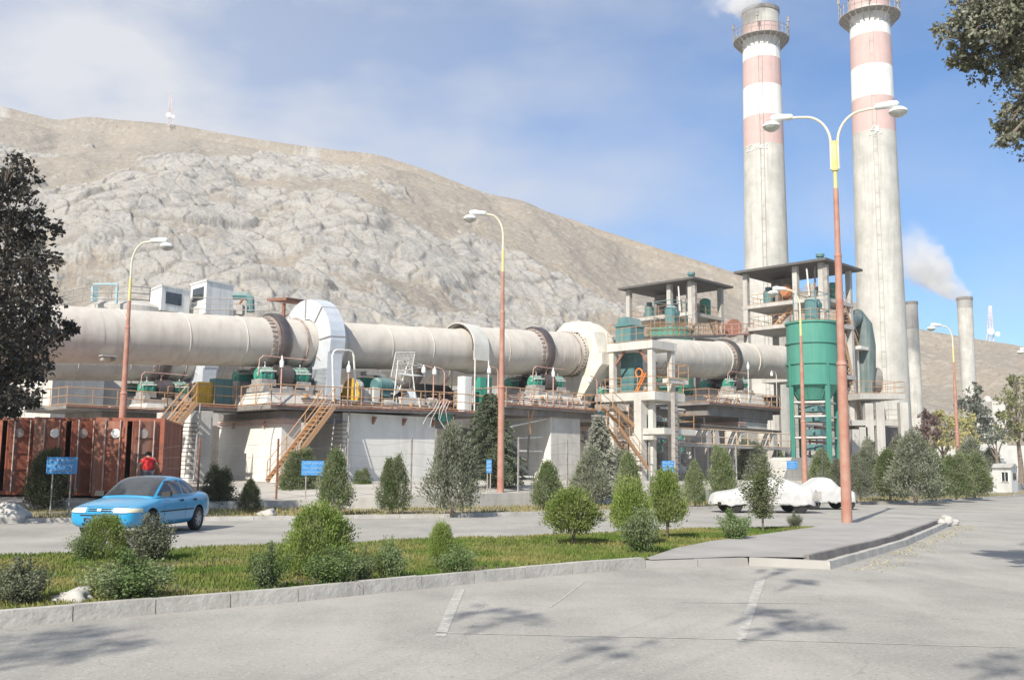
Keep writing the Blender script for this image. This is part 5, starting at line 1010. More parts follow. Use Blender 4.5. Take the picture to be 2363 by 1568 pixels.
mast('red and white radio mast with white dishes on the mountain ridge at left', 393, 284, 212, 545); mast('thin radio mast on the low ridge at right', 2284, 784, 705, 405)
# far wall and pale buildings at right
r = thing('boundary_wall', 'long pale boundary wall behind the conifers at right', 'wall', at_depth(2250, 1050, 118)); a_, c_ = at_depth(2110, 1026, 112), at_depth(2480, 1028, 124); b = MB(); b.hexa([Vector((a_.x, a_.y, 0)), Vector((c_.x, c_.y, 0)), Vector((c_.x, c_.y+.4, 0)), Vector((a_.x, a_.y+.4, 0)), a_, c_, c_+Vector((0, .4, 0)), a_+Vector((0, .4, 0))]); b.build('wall_panel', conc_w, r, smooth=False)
for k in range(2):
    x0, x1, yt, Yq = ((2288, 2318, 925, 175), (2250, 2300, 972, 160))[k]; a_, c_ = at_depth(x0, yt, Yq), at_depth(x1, yt, Yq); r = thing('distant_building', ['tall pale distant building peeping above the right-hand trees', 'low gabled pale building among the right-hand trees'][k], 'building', Vector((a_.x, a_.y, 0)), 0, 'distant buildings'); b = MB(); b.box(a_.x, c_.x, a_.y, a_.y+8, 0, a_.z); b.build('wall', pale_c, r, smooth=False)
    b = MB()
    if k: b.prism([Vector((a_.x-.5, a_.y-.3, a_.z)), Vector((c_.x+.5, a_.y-.3, a_.z)), Vector(((a_.x+c_.x)/2, a_.y-.3, a_.z+1.6))], (0, 8.5, 0)); b.build('gable_roof', conc, r, smooth=False)
    else: b.rev([(0, (c_.x-a_.x)*.48), (1.2, .4)], Vector(((a_.x+c_.x)/2, a_.y+4, a_.z)), (0, 0, 1), 20); b.build('domed_roof', conc, r)

# ------------------------------------------------------------------ smoke
def smoke(name, label, p0, p1, r0, r1, dens, color, nscale, seed=0, soft=.35, lo=.42, hi=.62, cat='smoke'):
    p0, p1 = Vector(p0), Vector(p1); d = p1-p0; L = d.length; n = 24; prof = []
    M = bpy.data.materials.new(name+'_volume'); M.use_nodes = True; T = M.node_tree; T.nodes.clear(); Lk = T.links
    def q(t, **k):
        z = T.nodes.new(t)
        for a_, v_ in k.items(): setattr(z, a_, v_)
        return z
    o = q('ShaderNodeOutputMaterial'); pv = q('ShaderNodeVolumePrincipled'); pv.inputs['Color'].default_value = (*color, 1); pv.inputs['Anisotropy'].default_value = .1; Lk.new(pv.outputs[0], o.inputs['Volume'])
    tc = q('ShaderNodeTexCoord'); sp = q('ShaderNodeSeparateXYZ')
    nz = q('ShaderNodeTexNoise'); nz.inputs['Scale'].default_value = nscale; nz.inputs['Detail'].default_value = 5; nz.inputs['Roughness'].default_value = .6
    mp = q('ShaderNodeMapping'); mp.inputs['Location'].default_value = (seed*7.1, seed*3.3, 0); Lk.new(tc.outputs['Object'], mp.inputs[0]); Lk.new(mp.outputs[0], nz.inputs['Vector'])
    # warp the coordinates so that the outline billows
    sb = q('ShaderNodeVectorMath', operation='SUBTRACT'); Lk.new(nz.outputs['Color'], sb.inputs[0]); sb.inputs[1].default_value = (.5, .5, .5)
    sx = q('ShaderNodeSeparateXYZ'); Lk.new(tc.outputs['Object'], sx.inputs[0]); rw = q('ShaderNodeMapRange'); rw.clamp = False; rw.inputs['From Max'].default_value = L; rw.inputs['To Min'].default_value = r0*1.2; rw.inputs['To Max'].default_value = r1*1.6; Lk.new(sx.outputs['X'], rw.inputs['Value']); sc_ = q('ShaderNodeVectorMath', operation='SCALE'); Lk.new(rw.outputs[0], sc_.inputs['Scale']); Lk.new(sb.outputs[0], sc_.inputs[0])
    ad_ = q('ShaderNodeVectorMath', operation='ADD'); Lk.new(tc.outputs['Object'], ad_.inputs[0]); Lk.new(sc_.outputs[0], ad_.inputs[1]); Lk.new(ad_.outputs[0], sp.inputs[0])
    xx = q('ShaderNodeMath', operation='MULTIPLY'); Lk.new(sp.outputs['Y'], xx.inputs[0]); Lk.new(sp.outputs['Y'], xx.inputs[1]); yy = q('ShaderNodeMath', operation='MULTIPLY_ADD'); Lk.new(sp.outputs['Z'], yy.inputs[0]); Lk.new(sp.outputs['Z'], yy.inputs[1]); Lk.new(xx.outputs[0], yy.inputs[2]); rt = q('ShaderNodeMath', operation='SQRT'); Lk.new(yy.outputs[0], rt.inputs[0])
    rad_ = q('ShaderNodeMapRange'); rad_.clamp = False; rad_.inputs['From Max'].default_value = L; rad_.inputs['To Min'].default_value = r0; rad_.inputs['To Max'].default_value = r1; Lk.new(sp.outputs['X'], rad_.inputs['Value'])
    dv = q('ShaderNodeMath', operation='DIVIDE'); Lk.new(rt.outputs[0], dv.inputs[0]); Lk.new(rad_.outputs[0], dv.inputs[1])
    ed = q('ShaderNodeMapRange', interpolation_type='SMOOTHSTEP'); ed.inputs['From Min'].default_value = 1.0; ed.inputs['From Max'].default_value = 1-soft; Lk.new(dv.outputs[0], ed.inputs['Value'])
    al = q('ShaderNodeMapRange', interpolation_type='SMOOTHSTEP'); al.inputs['From Min'].default_value = L*.98; al.inputs['From Max'].default_value = L*.25; al.inputs['To Min'].default_value = 0; al.inputs['To Max'].default_value = 1; Lk.new(sp.outputs['X'], al.inputs['Value'])
    nr = q('ShaderNodeMapRange'); nr.inputs['From Min'].default_value = lo; nr.inputs['From Max'].default_value = hi; nr.inputs['To Min'].default_value = .15; Lk.new(nz.outputs['Fac'], nr.inputs['Value'])
    m1 = q('ShaderNodeMath', operation='MULTIPLY'); Lk.new(ed.outputs[0], m1.inputs[0]); Lk.new(al.outputs[0], m1.inputs[1]); m2 = q('ShaderNodeMath', operation='MULTIPLY'); Lk.new(m1.outputs[0], m2.inputs[0]); Lk.new(nr.outputs[0], m2.inputs[1]); m3 = q('ShaderNodeMath', operation='MULTIPLY'); m3.inputs[1].default_value = dens; Lk.new(m2.outputs[0], m3.inputs[0]); Lk.new(m3.outputs[0], pv.inputs['Density'])
    me = bpy.data.meshes.new(name); ob = bpy.data.objects.new(name, me); col.objects.link(ob)
    b = MB(); k1 = 1.25; b.rev([(-r0*.1, r0*k1*1.0), (L, r1*k1)], (0, 0, 0), (1, 0, 0), 20); me.from_pydata(b.v, [], b.f); me.materials.append(M)
    ob.location = p0; ob.rotation_euler = d.to_track_quat('X', 'Z').to_euler()
    M.cycles.homogeneous_volume = False if hasattr(M.cycles, 'homogeneous_volume') else False
    return tag(ob, label, cat, 'smoke plumes')
c_top = Vector((b1_.x, b1_.y, zy1(28))); smoke('smoke_plume', 'white smoke puffing from the left-hand tall chimney', c_top+Vector((0, 0, -.2)), at_depth(1655, -60, 116), 1.6, 5.5, .8, (.97, .97, .97), .35, 1)
f_top = Vector((gb_.x, gb_.y, gz_(687))); smoke('smoke_plume', 'thick pale brown-grey smoke streaming left from the far smoking chimney', f_top+Vector((0, 0, -.3)), at_depth(2050, 540, 190), 1.9, 7.0, .5, (.97, .955, .93), .28, 2, soft=.4, lo=.28, hi=.5)
smoke('smoke_plume', 'faint grey smoke drifting behind the two tall chimneys', at_depth(2085, 580, 200), at_depth(1790, 420, 215), 6, 13, 0.05, (.86, .86, .87), .07, 3, soft=.8, lo=.38, hi=.66)
# ------------------------------------------------------------------ street lamps
def make_lamp(name, label, H, arms, loc, group, lower=.155, rz=0, arm_len=.85, rc=.6):
    r = thing(name, label, 'street lamp', loc, rz, group); z0 = loc[2]; base = Vector(loc)
    def W(x, y, z): return base+Vector((x, y, z))
    hs = H-3.2
    b = MB(); b.path([W(0, 0, -.1), W(0, 0, H*.36)], [lower, lower*.93], 14); b.path([W(0, 0, H*.36), W(0, 0, H*.37)], [lower*1.08, lower*.8], 14); b.path([W(0, 0, H*.37), W(0, 0, H*.62)], [lower*.76, lower*.68], 12); b.path([W(0, 0, H*.62), W(0, 0, H*.63)], [lower*.78, lower*.6], 12); b.path([W(0, 0, H*.63), W(0, 0, hs+.3)], [lower*.56, lower*.5], 10); b.build('pole', pole_r, r)
    b = MB(); b.path([W(0, 0, hs+.3), W(0, 0, hs+1.3)], [.065, .06], 10)
    if len(arms) > 1: b.path([W(0, 0, hs+.9), W(0, 0, hs+1.9)], [.11, .11], 10)
    b.build('yellow_sleeve', pole_y, r)
    for s in arms:
        off = .11*s if len(arms) > 1 else 0
        b = MB(); z1 = H-.35; pts = [W(off, 0, hs+.95), W(off, 0, z1-1.0)]+[W(off+s*(rc-rc*math.cos(a)), 0, z1-1.0+1.0*math.sin(a)) for a in np.linspace(.15, math.pi/2, 9)]+[W(off+s*(rc+.12), 0, z1+.02), W(off+s*arm_len, 0, z1+.03)]
        b.path(pts, .045, 8); b.build('arm', mat('cream_arm_paint', (.60, .56, .40), (.62, .60, .5), sc=3, rough=.5, bump=.03), r)
        xe = off+s*arm_len
        b = MB(); b.rev([(0, .05), (.05, .10), (.5, .13), (.70, .10), (.76, .03)], W(xe-s*.1, 0, z1+.06), (s, 0, .06), 12); hd = b.build('lamp_head', lampw, r)
        b = MB(); c = W(xe+s*.62, 0, z1-.22); b.rev([(.02, .30), (.10, .28), (.17, .18), (.2, .05)], c, (0, 0, 1), 18); b.tube(c+Vector((0, 0, .2)), W(xe+s*.4, 0, z1+.05), .04, 6); b.build('lamp_shade', lampw, r)
        b = MB(); b.rev([(.02, .29), (-.05, .25), (-.13, .12), (-.15, .02)], c, (0, 0, 1), 18); b.build('lamp_bowl', lampg, r)
    return r
GL = 'street lamps with red-brown poles'
p = on_ground(1954, 1209); p.z = .13
H1 = at_depth(1925, 240, p.y).z-p.z
lamp1 = make_lamp('street_lamp', 'tall twin-armed street lamp standing on the pavement wedge at right', H1, (-1, 1), p, GL, lower=.165, rz=math.atan2(-.62, 1.55), arm_len=1.28, rc=.85)
def lamp_single(label, x, Yq, ytop, s, zb, rz=0.0, H=None):
    q = at_depth(x, 800, Yq); return make_lamp('street_lamp', label, (at_depth(x, ytop, Yq).z-zb) if H is None else H, (s,), Vector((q.x, Yq, zb)), GL, rz=rz, lower=.15)
lamp_single('street lamp in the middle, one arm to the left, in front of the kiln hood', 1158, 42.5, 478, -1, .6)
lamp_single('street lamp at left behind the red containers, one arm to the right', 292, 41.5, 540, 1, .75)
lamp_single('street lamp in front of the big green silo, one arm to the left', 1848, 54.0, 655, -1, .0)
lamp_single('small far street lamp rising from the conifers at right, one arm to the left', 2198, 69, 741, -1, 0)
lamp_single('far street lamp at the right edge, only its head showing', 2394, 82, 798, -1, 0)
# ------------------------------------------------------------------ shipping containers with doors ajar
def make_container(loc, rz, label, ajar=(38, 38)):
    r = thing('shipping_container', label, 'container', loc, 0, 'red shipping containers'); o = Vector(loc); W_, H_, L_ = 2.44, 2.9, 6.06
    rot = Matrix.Rotation(rz, 3, 'Z')
    def F(x, y, z): return o+rot @ Vector((x, y, z))
    def bx(b, x0, x1, y0, y1, z0, z1): b.box(x0, x1, y0, y1, z0, z1, F)
    b = MB()     # corrugated sides
    n = 22
    for sx in (-1, 1):
        xo = sx*(W_/2-.03); pts = []
        for k in range(n*4+1):
            ph = k % 4; d = (0, .0, .036, .036)[ph]; pts.append((xo-sx*d, .12+(L_-.24)*k/(n*4)))
        for k in range(len(pts)-1):
            (xa, ya), (xb, yb) = pts[k], pts[k+1]; b.add([F(xa, ya, .15), F(xb, yb, .15), F(xb, yb, H_-.1), F(xa, ya, H_-.1)], [(0, 1, 2, 3)])
    bx(b, -W_/2+.04, W_/2-.04, .1, L_-.05, H_-.12, H_-.03); bx(b, -W_/2+.04, W_/2-.04, .1, L_-.05, .1, .15); bx(b, -W_/2+.04, W_/2-.04, L_-.08, L_-.03, .1, H_-.1)
    b.build('corrugated_body', contm, r, smooth=False)
    b = MB()
    for sx in (-1, 1):
        for y in (0, L_-.16): bx(b, sx*W_/2-(.16 if sx > 0 else 0), sx*W_/2+(0 if sx > 0 else .16), y, y+.16, 0, H_)
        bx(b, sx*W_/2-(.08 if sx > 0 else 0), sx*W_/2+(0 if sx > 0 else .08), .16, L_-.16, 0.02, .15); bx(b, sx*W_/2-(.07 if sx > 0 else 0), sx*W_/2+(0 if sx > 0 else .07), .16, L_-.16, H_-.1, H_-.01)
    bx(b, -W_/2+.16, W_/2-.16, .0, .12, H_-.13, H_-.01); bx(b, -W_/2+.16, W_/2-.16, .0, .12, .01, .14)
    b.build('corner_frame', contm, r, smooth=False)
    for sx, aj in ((-1, ajar[0]), (1, ajar[1])):
        a = R(aj)*sx; hinge = Vector((sx*(W_/2-.14), .03, 0)); m_ = Matrix.Rotation(a, 3, 'Z'); wd = W_/2-.16
        def G(x, y, z): return F(*(hinge+m_ @ Vector((-sx*x, y, 0))+Vector((0, 0, z))))
        b = MB(); b.box(0, wd, -.02, .04, .15, H_-.14, G)
        for zz in (.35, .95, 1.55, 2.15): b.box(.12, wd-.1, -.055, -.02, zz, zz+.38, G)
        d = b.build('door', contm, r, smooth=False)
        b = MB()
        for xx in (.28, wd-.22): b.tube(G(xx, -.085, .12), G(xx, -.085, H_-.1), .028, 6)
        b.build('locking_bar', contd, d)
        b = MB(); b.rev([(0, .01), (.004, .17)], G(wd*.62, -.062, 2.3), F(*m_ @ Vector((0, -1, 0)))-o, 16)
        b.build('warning_disc', white if sx < 0 else contd, d)
    return r
for i, (xc, lab) in enumerate(((150, 'middle red shipping container of the row, doors ajar, behind the dark blue sign'), (291, 'red shipping container at the right end of the row, sunlit orange door'), (2, 'red shipping container at the left end of the row, deep in tree shade'), (-130, 'red shipping container outside the left edge'))):
    if i == 3: continue
    Yq = 37.3-(.35 if i == 1 else 0); p = at_depth(xc, 1140, Yq); make_container(Vector((p.x, Yq, .5)), R((14, 12, 15)[i]), lab, (15, 32))
# ------------------------------------------------------------------ blue sedan
def make_car(loc, rz):
    r = thing('parked_car', 'bright blue saloon car on the road beside the red containers, nose towards the camera', 'car', loc, rz); 
    paint = mat('blue_car_paint', (.015, .29, .54), (.015, .27, .50), sc=2, rough=.28, bump=0, spec=.6, dust=.08)
    MATS['blue_car_paint'].node_tree.nodes['Principled BSDF'].inputs['Coat Weight'].default_value = .6
    black = mat('black_rubber', (.02, .02, .02), (.035, .033, .03), sc=5, rough=.7, bump=.05)
    # car local frame: x forward, y left, z up ; length 4.3 width 1.69 height 1.38
    bm = bmesh.new(); secs = []
    # stations: x, half width at belt, z bottom, z belt(shoulder), z mid crease
    st = [(2.17, .50, .30, .50, .60), (2.13, .70, .24, .54, .655), (1.96, .81, .20, .60, .72), (1.55, .825, .19, .66, .80), (1.1, .84, .19, .69, .86), (.72, .845, .19, .71, .91), (.2, .845, .19, .72, .93), (-.5, .845, .19, .73, .95), (-1.15, .84, .19, .74, .97), (-1.6, .82, .22, .75, .99), (-1.95, .76, .26, .74, .98), (-2.12, .68, .32, .70, .94), (-2.17, .55, .38, .66, .84)]
    ring_n = 9; V_ = []
    for (x, w_, z0, z1, z2) in st:
        pts = [(0, z0), (w_*.80, z0), (w_*.97, z0+.10), (w_*1.0, (z0+z1)/2), (w_*1.0, z1), (w_*.96, z1+(z2-z1)*.45), (w_*.88, z2-.03), (w_*.6, z2+.015), (0, z2+.04)]
        V_.append([bm.verts.new((x, y, z)) for y, z in pts]+[bm.verts.new((x, -y, z)) for y, z in pts[-2:0:-1]])
    L = len(V_[0])
    for i in range(len(V_)-1):
        for k in range(L): bm.faces.new((V_[i][k], V_[i][(k+1) % L], V_[i+1][(k+1) % L], V_[i+1][k]))
    bm.faces.new(V_[0][::-1]); bm.faces.new(V_[-1])
    bmesh.ops.recalc_face_normals(bm, faces=bm.faces[:])
    me = bpy.data.meshes.new('body'); bm.to_mesh(me); bm.free(); body = bpy.data.objects.new('body', me); col.objects.link(body); me.materials.append(paint); me.materials.append(black)
    sub = body.modifiers.new('s', 'SUBSURF'); sub.levels = sub.render_levels = 2; me.polygons.foreach_set('use_smooth', [True]*len(me.polygons))
    # wheel arches cut with a boolean
    cb = MB()
    for wx in (1.28, -1.18):
        for sy in (-1, 1): cb.rev([(0, .355), (.42, .355)], Vector((wx, sy*.98, .31)), (0, -sy, 0), 28)
    cut = cb.build('arch_cutter', black); cut.data.materials.clear(); cut.data.materials.append(black)
    bo = body.modifiers.new('b', 'BOOLEAN'); bo.object = cut; bo.operation = 'DIFFERENCE'; bo.solver = 'EXACT'
    if hasattr(bo, 'material_mode'): bo.material_mode = 'TRANSFER'
    dg = bpy.context.evaluated_depsgraph_get(); me2 = bpy.data.meshes.new_from_object(body.evaluated_get(dg)); body.modifiers.clear(); body.data = me2; me2.name = 'body'; bpy.data.objects.remove(cut)
    me2.set_sharp_from_angle(angle=R(40)); body.parent = r
    from mathutils.bvhtree import BVHTree
    def M_(name, material, b, parent=r, ang=35):
        me = bpy.data.meshes.new(name); me.from_pydata(b.v, [], b.f); me.materials.append(material); o = bpy.data.objects.new(name, me); col.objects.link(o); o.parent = parent
        me.polygons.foreach_set('use_smooth', [True]*len(me.polygons)); me.set_sharp_from_angle(angle=R(ang)); return o
    # greenhouse: rounded loft of stations (x, half width at bottom, half width at roof, z bottom, z top)
    gh = [(1.02, .60, .50, .86, .885), (.92, .70, .58, .86, .945), (.60, .745, .60, .86, 1.145), (.30, .76, .585, .86, 1.325), (.0, .765, .585, .86, 1.375), (-.40, .765, .58, .86, 1.385), (-.75, .76, .57, .86, 1.36), (-1.02, .745, .56, .86, 1.29), (-1.40, .71, .57, .86, 1.12), (-1.72, .66, .55, .86, .985), (-1.82, .58, .5, .86, .95)]
    bm = bmesh.new(); V_ = []
    for (x, wb, wt, z0, z1) in gh:
        pts = [(0, z0), (wb, z0), (wb, z0+(z1-z0)*.06), (wb+(wt-wb)*.5, z0+(z1-z0)*.52), (wt, z1-.07*(z1-z0)/.5), (wt*.86, z1-.01), (wt*.45, z1+.012), (0, z1+.02)]; V_.append([bm.verts.new((x, y, z)) for y, z in pts]+[bm.verts.new((x, -y, z)) for y, z in pts[-2:0:-1]])
    L = len(V_[0])
    for i in range(len(V_)-1):
        for k in range(L): bm.faces.new((V_[i][k], V_[i][(k+1) % L], V_[i+1][(k+1) % L], V_[i+1][k]))
    bm.faces.new(V_[0][::-1]); bm.faces.new(V_[-1]); bmesh.ops.recalc_face_normals(bm, faces=bm.faces[:]); me = bpy.data.meshes.new('roof'); bm.to_mesh(me); bm.free(); roof = bpy.data.objects.new('roof', me); col.objects.link(roof); me.materials.append(paint); me.polygons.foreach_set('use_smooth', [True]*len(me.polygons))
    sub = roof.modifiers.new('s', 'SUBSURF'); sub.levels = sub.render_levels = 2; dg = bpy.context.evaluated_depsgraph_get(); m2 = bpy.data.meshes.new_from_object(roof.evaluated_get(dg)); roof.modifiers.clear(); roof.data = m2; roof.parent = r
    def bvh(o): return BVHTree.FromPolygons([v.co.copy() for v in o.data.vertices], [tuple(p.vertices) for p in o.data.polygons])
    B1, B2 = bvh(body), bvh(roof)
    def patch(name, tree, poly, direc, material, parent=r, off=.006, n=10, edge=False):
        """thin skin laid on the bodywork: poly = 4 corner start points, cast along direc"""
        direc = Vector(direc).normalized(); P_ = [Vector(p) for p in poly]; b = MB(); vs = []; 
        for i in range(n+1):
            for k in range(n+1):
                u, v = i/n, k/n; p = (P_[0]*(1-u)+P_[1]*u)*(1-v)+(P_[3]*(1-u)+P_[2]*u)*v; h = tree.ray_cast(p, direc); q = h[0] if h[0] is not None else p+direc*((vs[-1]-p).dot(direc) if vs else .5); vs.append(q-direc*off)
        b.add(vs, [(i*(n+1)+k, (i+1)*(n+1)+k, (i+1)*(n+1)+k+1, i*(n+1)+k+1) for i in range(n) for k in range(n)]); return M_(name, material, b, parent, 60)
    # windscreen, rear screen
    dF = (-.62, 0, -.78)
    def scr(xa, xb, wa, wb, z0, z1): return [(xa+1.0*0, -wa, z0), (xa, wa, z0), (xb, wb, z1), (xb, -wb, z1)]
    patch('windscreen', B2, [(2.0, -.63, 1.0+.9), (2.0, .63, 1.9), (1.42, .50, 2.66), (1.42, -.50, 2.66)], (-1.08, 0, -1.0), glass, roof, off=.008, n=14)
    patch('rear_screen', B2, [(-2.6, -.52, 1.85), (-2.6, .52, 1.85), (-2.0, .46, 2.3), (-2.0, -.46, 2.3)], (1.0, 0, -.95), glass, roof, off=.008)
    for sy in (-1, 1):
        d = (0, -sy, 0); Ys = sy*2.0
        patch('side_window', B2, [(.80, Ys, .93), (-.34, Ys, .955), (-.34, Ys, 1.285), (.27, Ys, 1.275)], d, glass, roof, off=.008)
        patch('side_window', B2, [(-.44, Ys, .955), (-1.16, Ys, .975), (-.98, Ys, 1.23), (-.44, Ys, 1.285)], d, glass, roof, off=.008)
        patch('quarter_window', B2, [(-1.21, Ys, .98), (-1.50, Ys, .99), (-1.42, Ys, 1.04), (-1.03, Ys, 1.215)], d, glass, roof, off=.008)
        for xx, xt in ((.74, .70), (-.40, -.40), (-1.12, -1.0)): patch('door_gap', B1, [(xx, Ys, .27), (xx+.012, Ys, .27), (xt+.012, Ys, .86), (xt, Ys, .86)], d, black, body, off=.003, n=6)
        patch('side_trim', B1, [(.92, Ys, .545), (-.84, Ys, .555), (-.84, Ys, .585), (.92, Ys, .575)], d, black, body, off=.012, n=10)
        for hx in (-.20, -.93): patch('door_handle', B1, [(hx+.09, Ys, .775), (hx-.09, Ys, .78), (hx-.09, Ys, .825), (hx+.09, Ys, .82)], d, black, body, off=.02, n=3)
        b = MB(); b.hexa([Vector(p) for p in ((.74, sy*.74, .90), (.74, sy*.97, .91), (.64, sy*.97, .91), (.64, sy*.74, .90), (.70, sy*.74, 1.01), (.70, sy*.96, 1.03), (.63, sy*.96, 1.03), (.63, sy*.74, 1.02))]); M_('wing_mirror', black, b, body)
        lens = mat('headlight_lens', (.80, .82, .82), (.62, .64, .64), sc=8, rough=.1, bump=0, spec=.9); amb = mat('indicator_lens', (.62, .60, .45), (.6, .5, .3), sc=8, rough=.15, bump=0)
        patch('headlight', B1, [(3, sy*.33, .575), (3, sy*.655, .575), (3, sy*.655, .675), (3, sy*.33, .685)], (-1, 0, 0), lens, body, off=.012)
        patch('indicator', B1, [(2.6, sy*.64+sy*.5, .58), (2.2, sy*.80+sy*.5, .58), (2.2, sy*.80+sy*.5, .665), (2.6, sy*.64+sy*.5, .672)], (-.7, -sy*.7, 0), amb, body, off=.012, n=6)
        if False: patch('fog_lamp', B1, [(3, sy*.50, .37), (3, sy*.64, .37), (3, sy*.64, .43), (3, sy*.50, .43)], (-1, 0, 0), lens, body, off=.008, n=4)
        patch('tail_light', B1, [(-3, sy*.36, .66), (-3, sy*.62, .66), (-3, sy*.60, .80), (-3, sy*.36, .80)], (1, 0, 0), mat('red_lens', (.4, .02, .02), (.3, .02, .02), sc=8, rough=.2, bump=0), body, off=.01, n=5)
    grl = patch('grille', B1, [(3, -.29, .60), (3, .29, .60), (3, .27, .665), (3, -.27, .665)], (-1, 0, 0), black, body, off=.006)
    patch('grille_bar', B1, [(3, -.29, .625), (3, .29, .625), (3, .29, .638), (3, -.29, .638)], (-1, 0, 0), paint, grl, off=.02)
    patch('badge', B1, [(3, -.05, .61), (3, .05, .61), (3, .05, .66), (3, -.05, .66)], (-1, 0, 0), lampw, grl, off=.026, n=3)
    patch('bumper_slot', B1, [(3, -.46, .495), (3, .46, .495), (3, .46, .525), (3, -.46, .525)], (-1, 0, 0), black, body, off=.006)
    patch('bumper_groove', B1, [(3, -.66, .545), (3, .66, .545), (3, .66, .553), (3, -.66, .553)], (-1, 0, 0), black, body, off=.004, n=20)
    patch('lower_intake', B1, [(3, -.40, .285), (3, .40, .285), (3, .42, .335), (3, -.42, .335)], (-1, 0, 0), black, body, off=.006)
    pr = patch('plate_recess', B1, [(3, -.36, .36), (3, .36, .36), (3, .36, .455), (3, -.36, .455)], (-1, 0, 0), black, body, off=.012)
    patch('bonnet_gap', B1, [(3, -.60, .70), (3, .60, .70), (3, .60, .706), (3, -.60, .706)], (-1, 0, 0), black, body, off=.003, n=16)
    for wx in (1.28, -1.18):
        for sy in (-1, 1):
            b = MB(); c = Vector((wx, sy*.74, .30)); b.rev([(-.10, .19), (-.10, .27), (-.07, .30), (.07, .30), (.10, .27), (.10, .19)], c, (0, sy, 0), 28, cap=False); wh = M_('wheel', black, b)
            b = MB(); b.rev([(-.05, .02), (-.05, .19), (.085, .2), (.085, .175), (.05, .16), (.05, .05), (.09, .04), (.09, .005)], c, (0, sy, 0), 24)
            for k in range(7): a = 2*math.pi*k/7; d = Vector((math.cos(a), 0, math.sin(a))); b.beam(c+Vector((0, sy*.075, 0))+d*.03, c+Vector((0, sy*.075, 0))+d*.18, .045, .02, up=Vector((0, 1, 0)))
            M_('rim', mat('hubcap_silver', (.45, .45, .46), (.35, .34, .33), sc=6, rough=.4, metal=.3, bump=0), b, wh)
    cu = bpy.data.curves.new('plate_text', 'FONT'); cu.body = 'APTW.A15.AB'; cu.size = .115; cu.extrude = .004; cu.align_x = 'CENTER'; cu.space_character = .85; to = bpy.data.objects.new('tmp', cu); col.objects.link(to); dg = bpy.context.evaluated_depsgraph_get(); tm = bpy.data.meshes.new_from_object(to.evaluated_get(dg)); bpy.data.objects.remove(to)
    hx_ = B1.ray_cast(Vector((3, 0, .40)), Vector((-1, 0, 0)))[0].x; lt = bpy.data.objects.new('plate_lettering', tm); tm.materials.clear(); tm.materials.append(mat('plate_letter_paint', (.12, .30, .42), sc=3, bump=0)); col.objects.link(lt); lt.rotation_euler = (R(90), 0, R(90)); lt.location = (hx_+.018, 0, .368); lt.parent = pr
    return r
cp = on_ground(392, 1226); hd = Vector((-.13, -.99, 0)).normalized()
mid = on_ground(440, 1222)      # rear wheel contact on the visible flank
rz = math.atan2(hd.y, hd.x); left = Vector((-math.sin(rz), math.cos(rz), 0)); fwd = Vector((math.cos(rz), math.sin(rz), 0))
sgn = 1 if left.x > 0 else -1
car_o = mid-left*sgn*.76-fwd*(-1.18)+Vector((.12, 0, 0)); car_o.z = 0.0
make_car(car_o, rz)
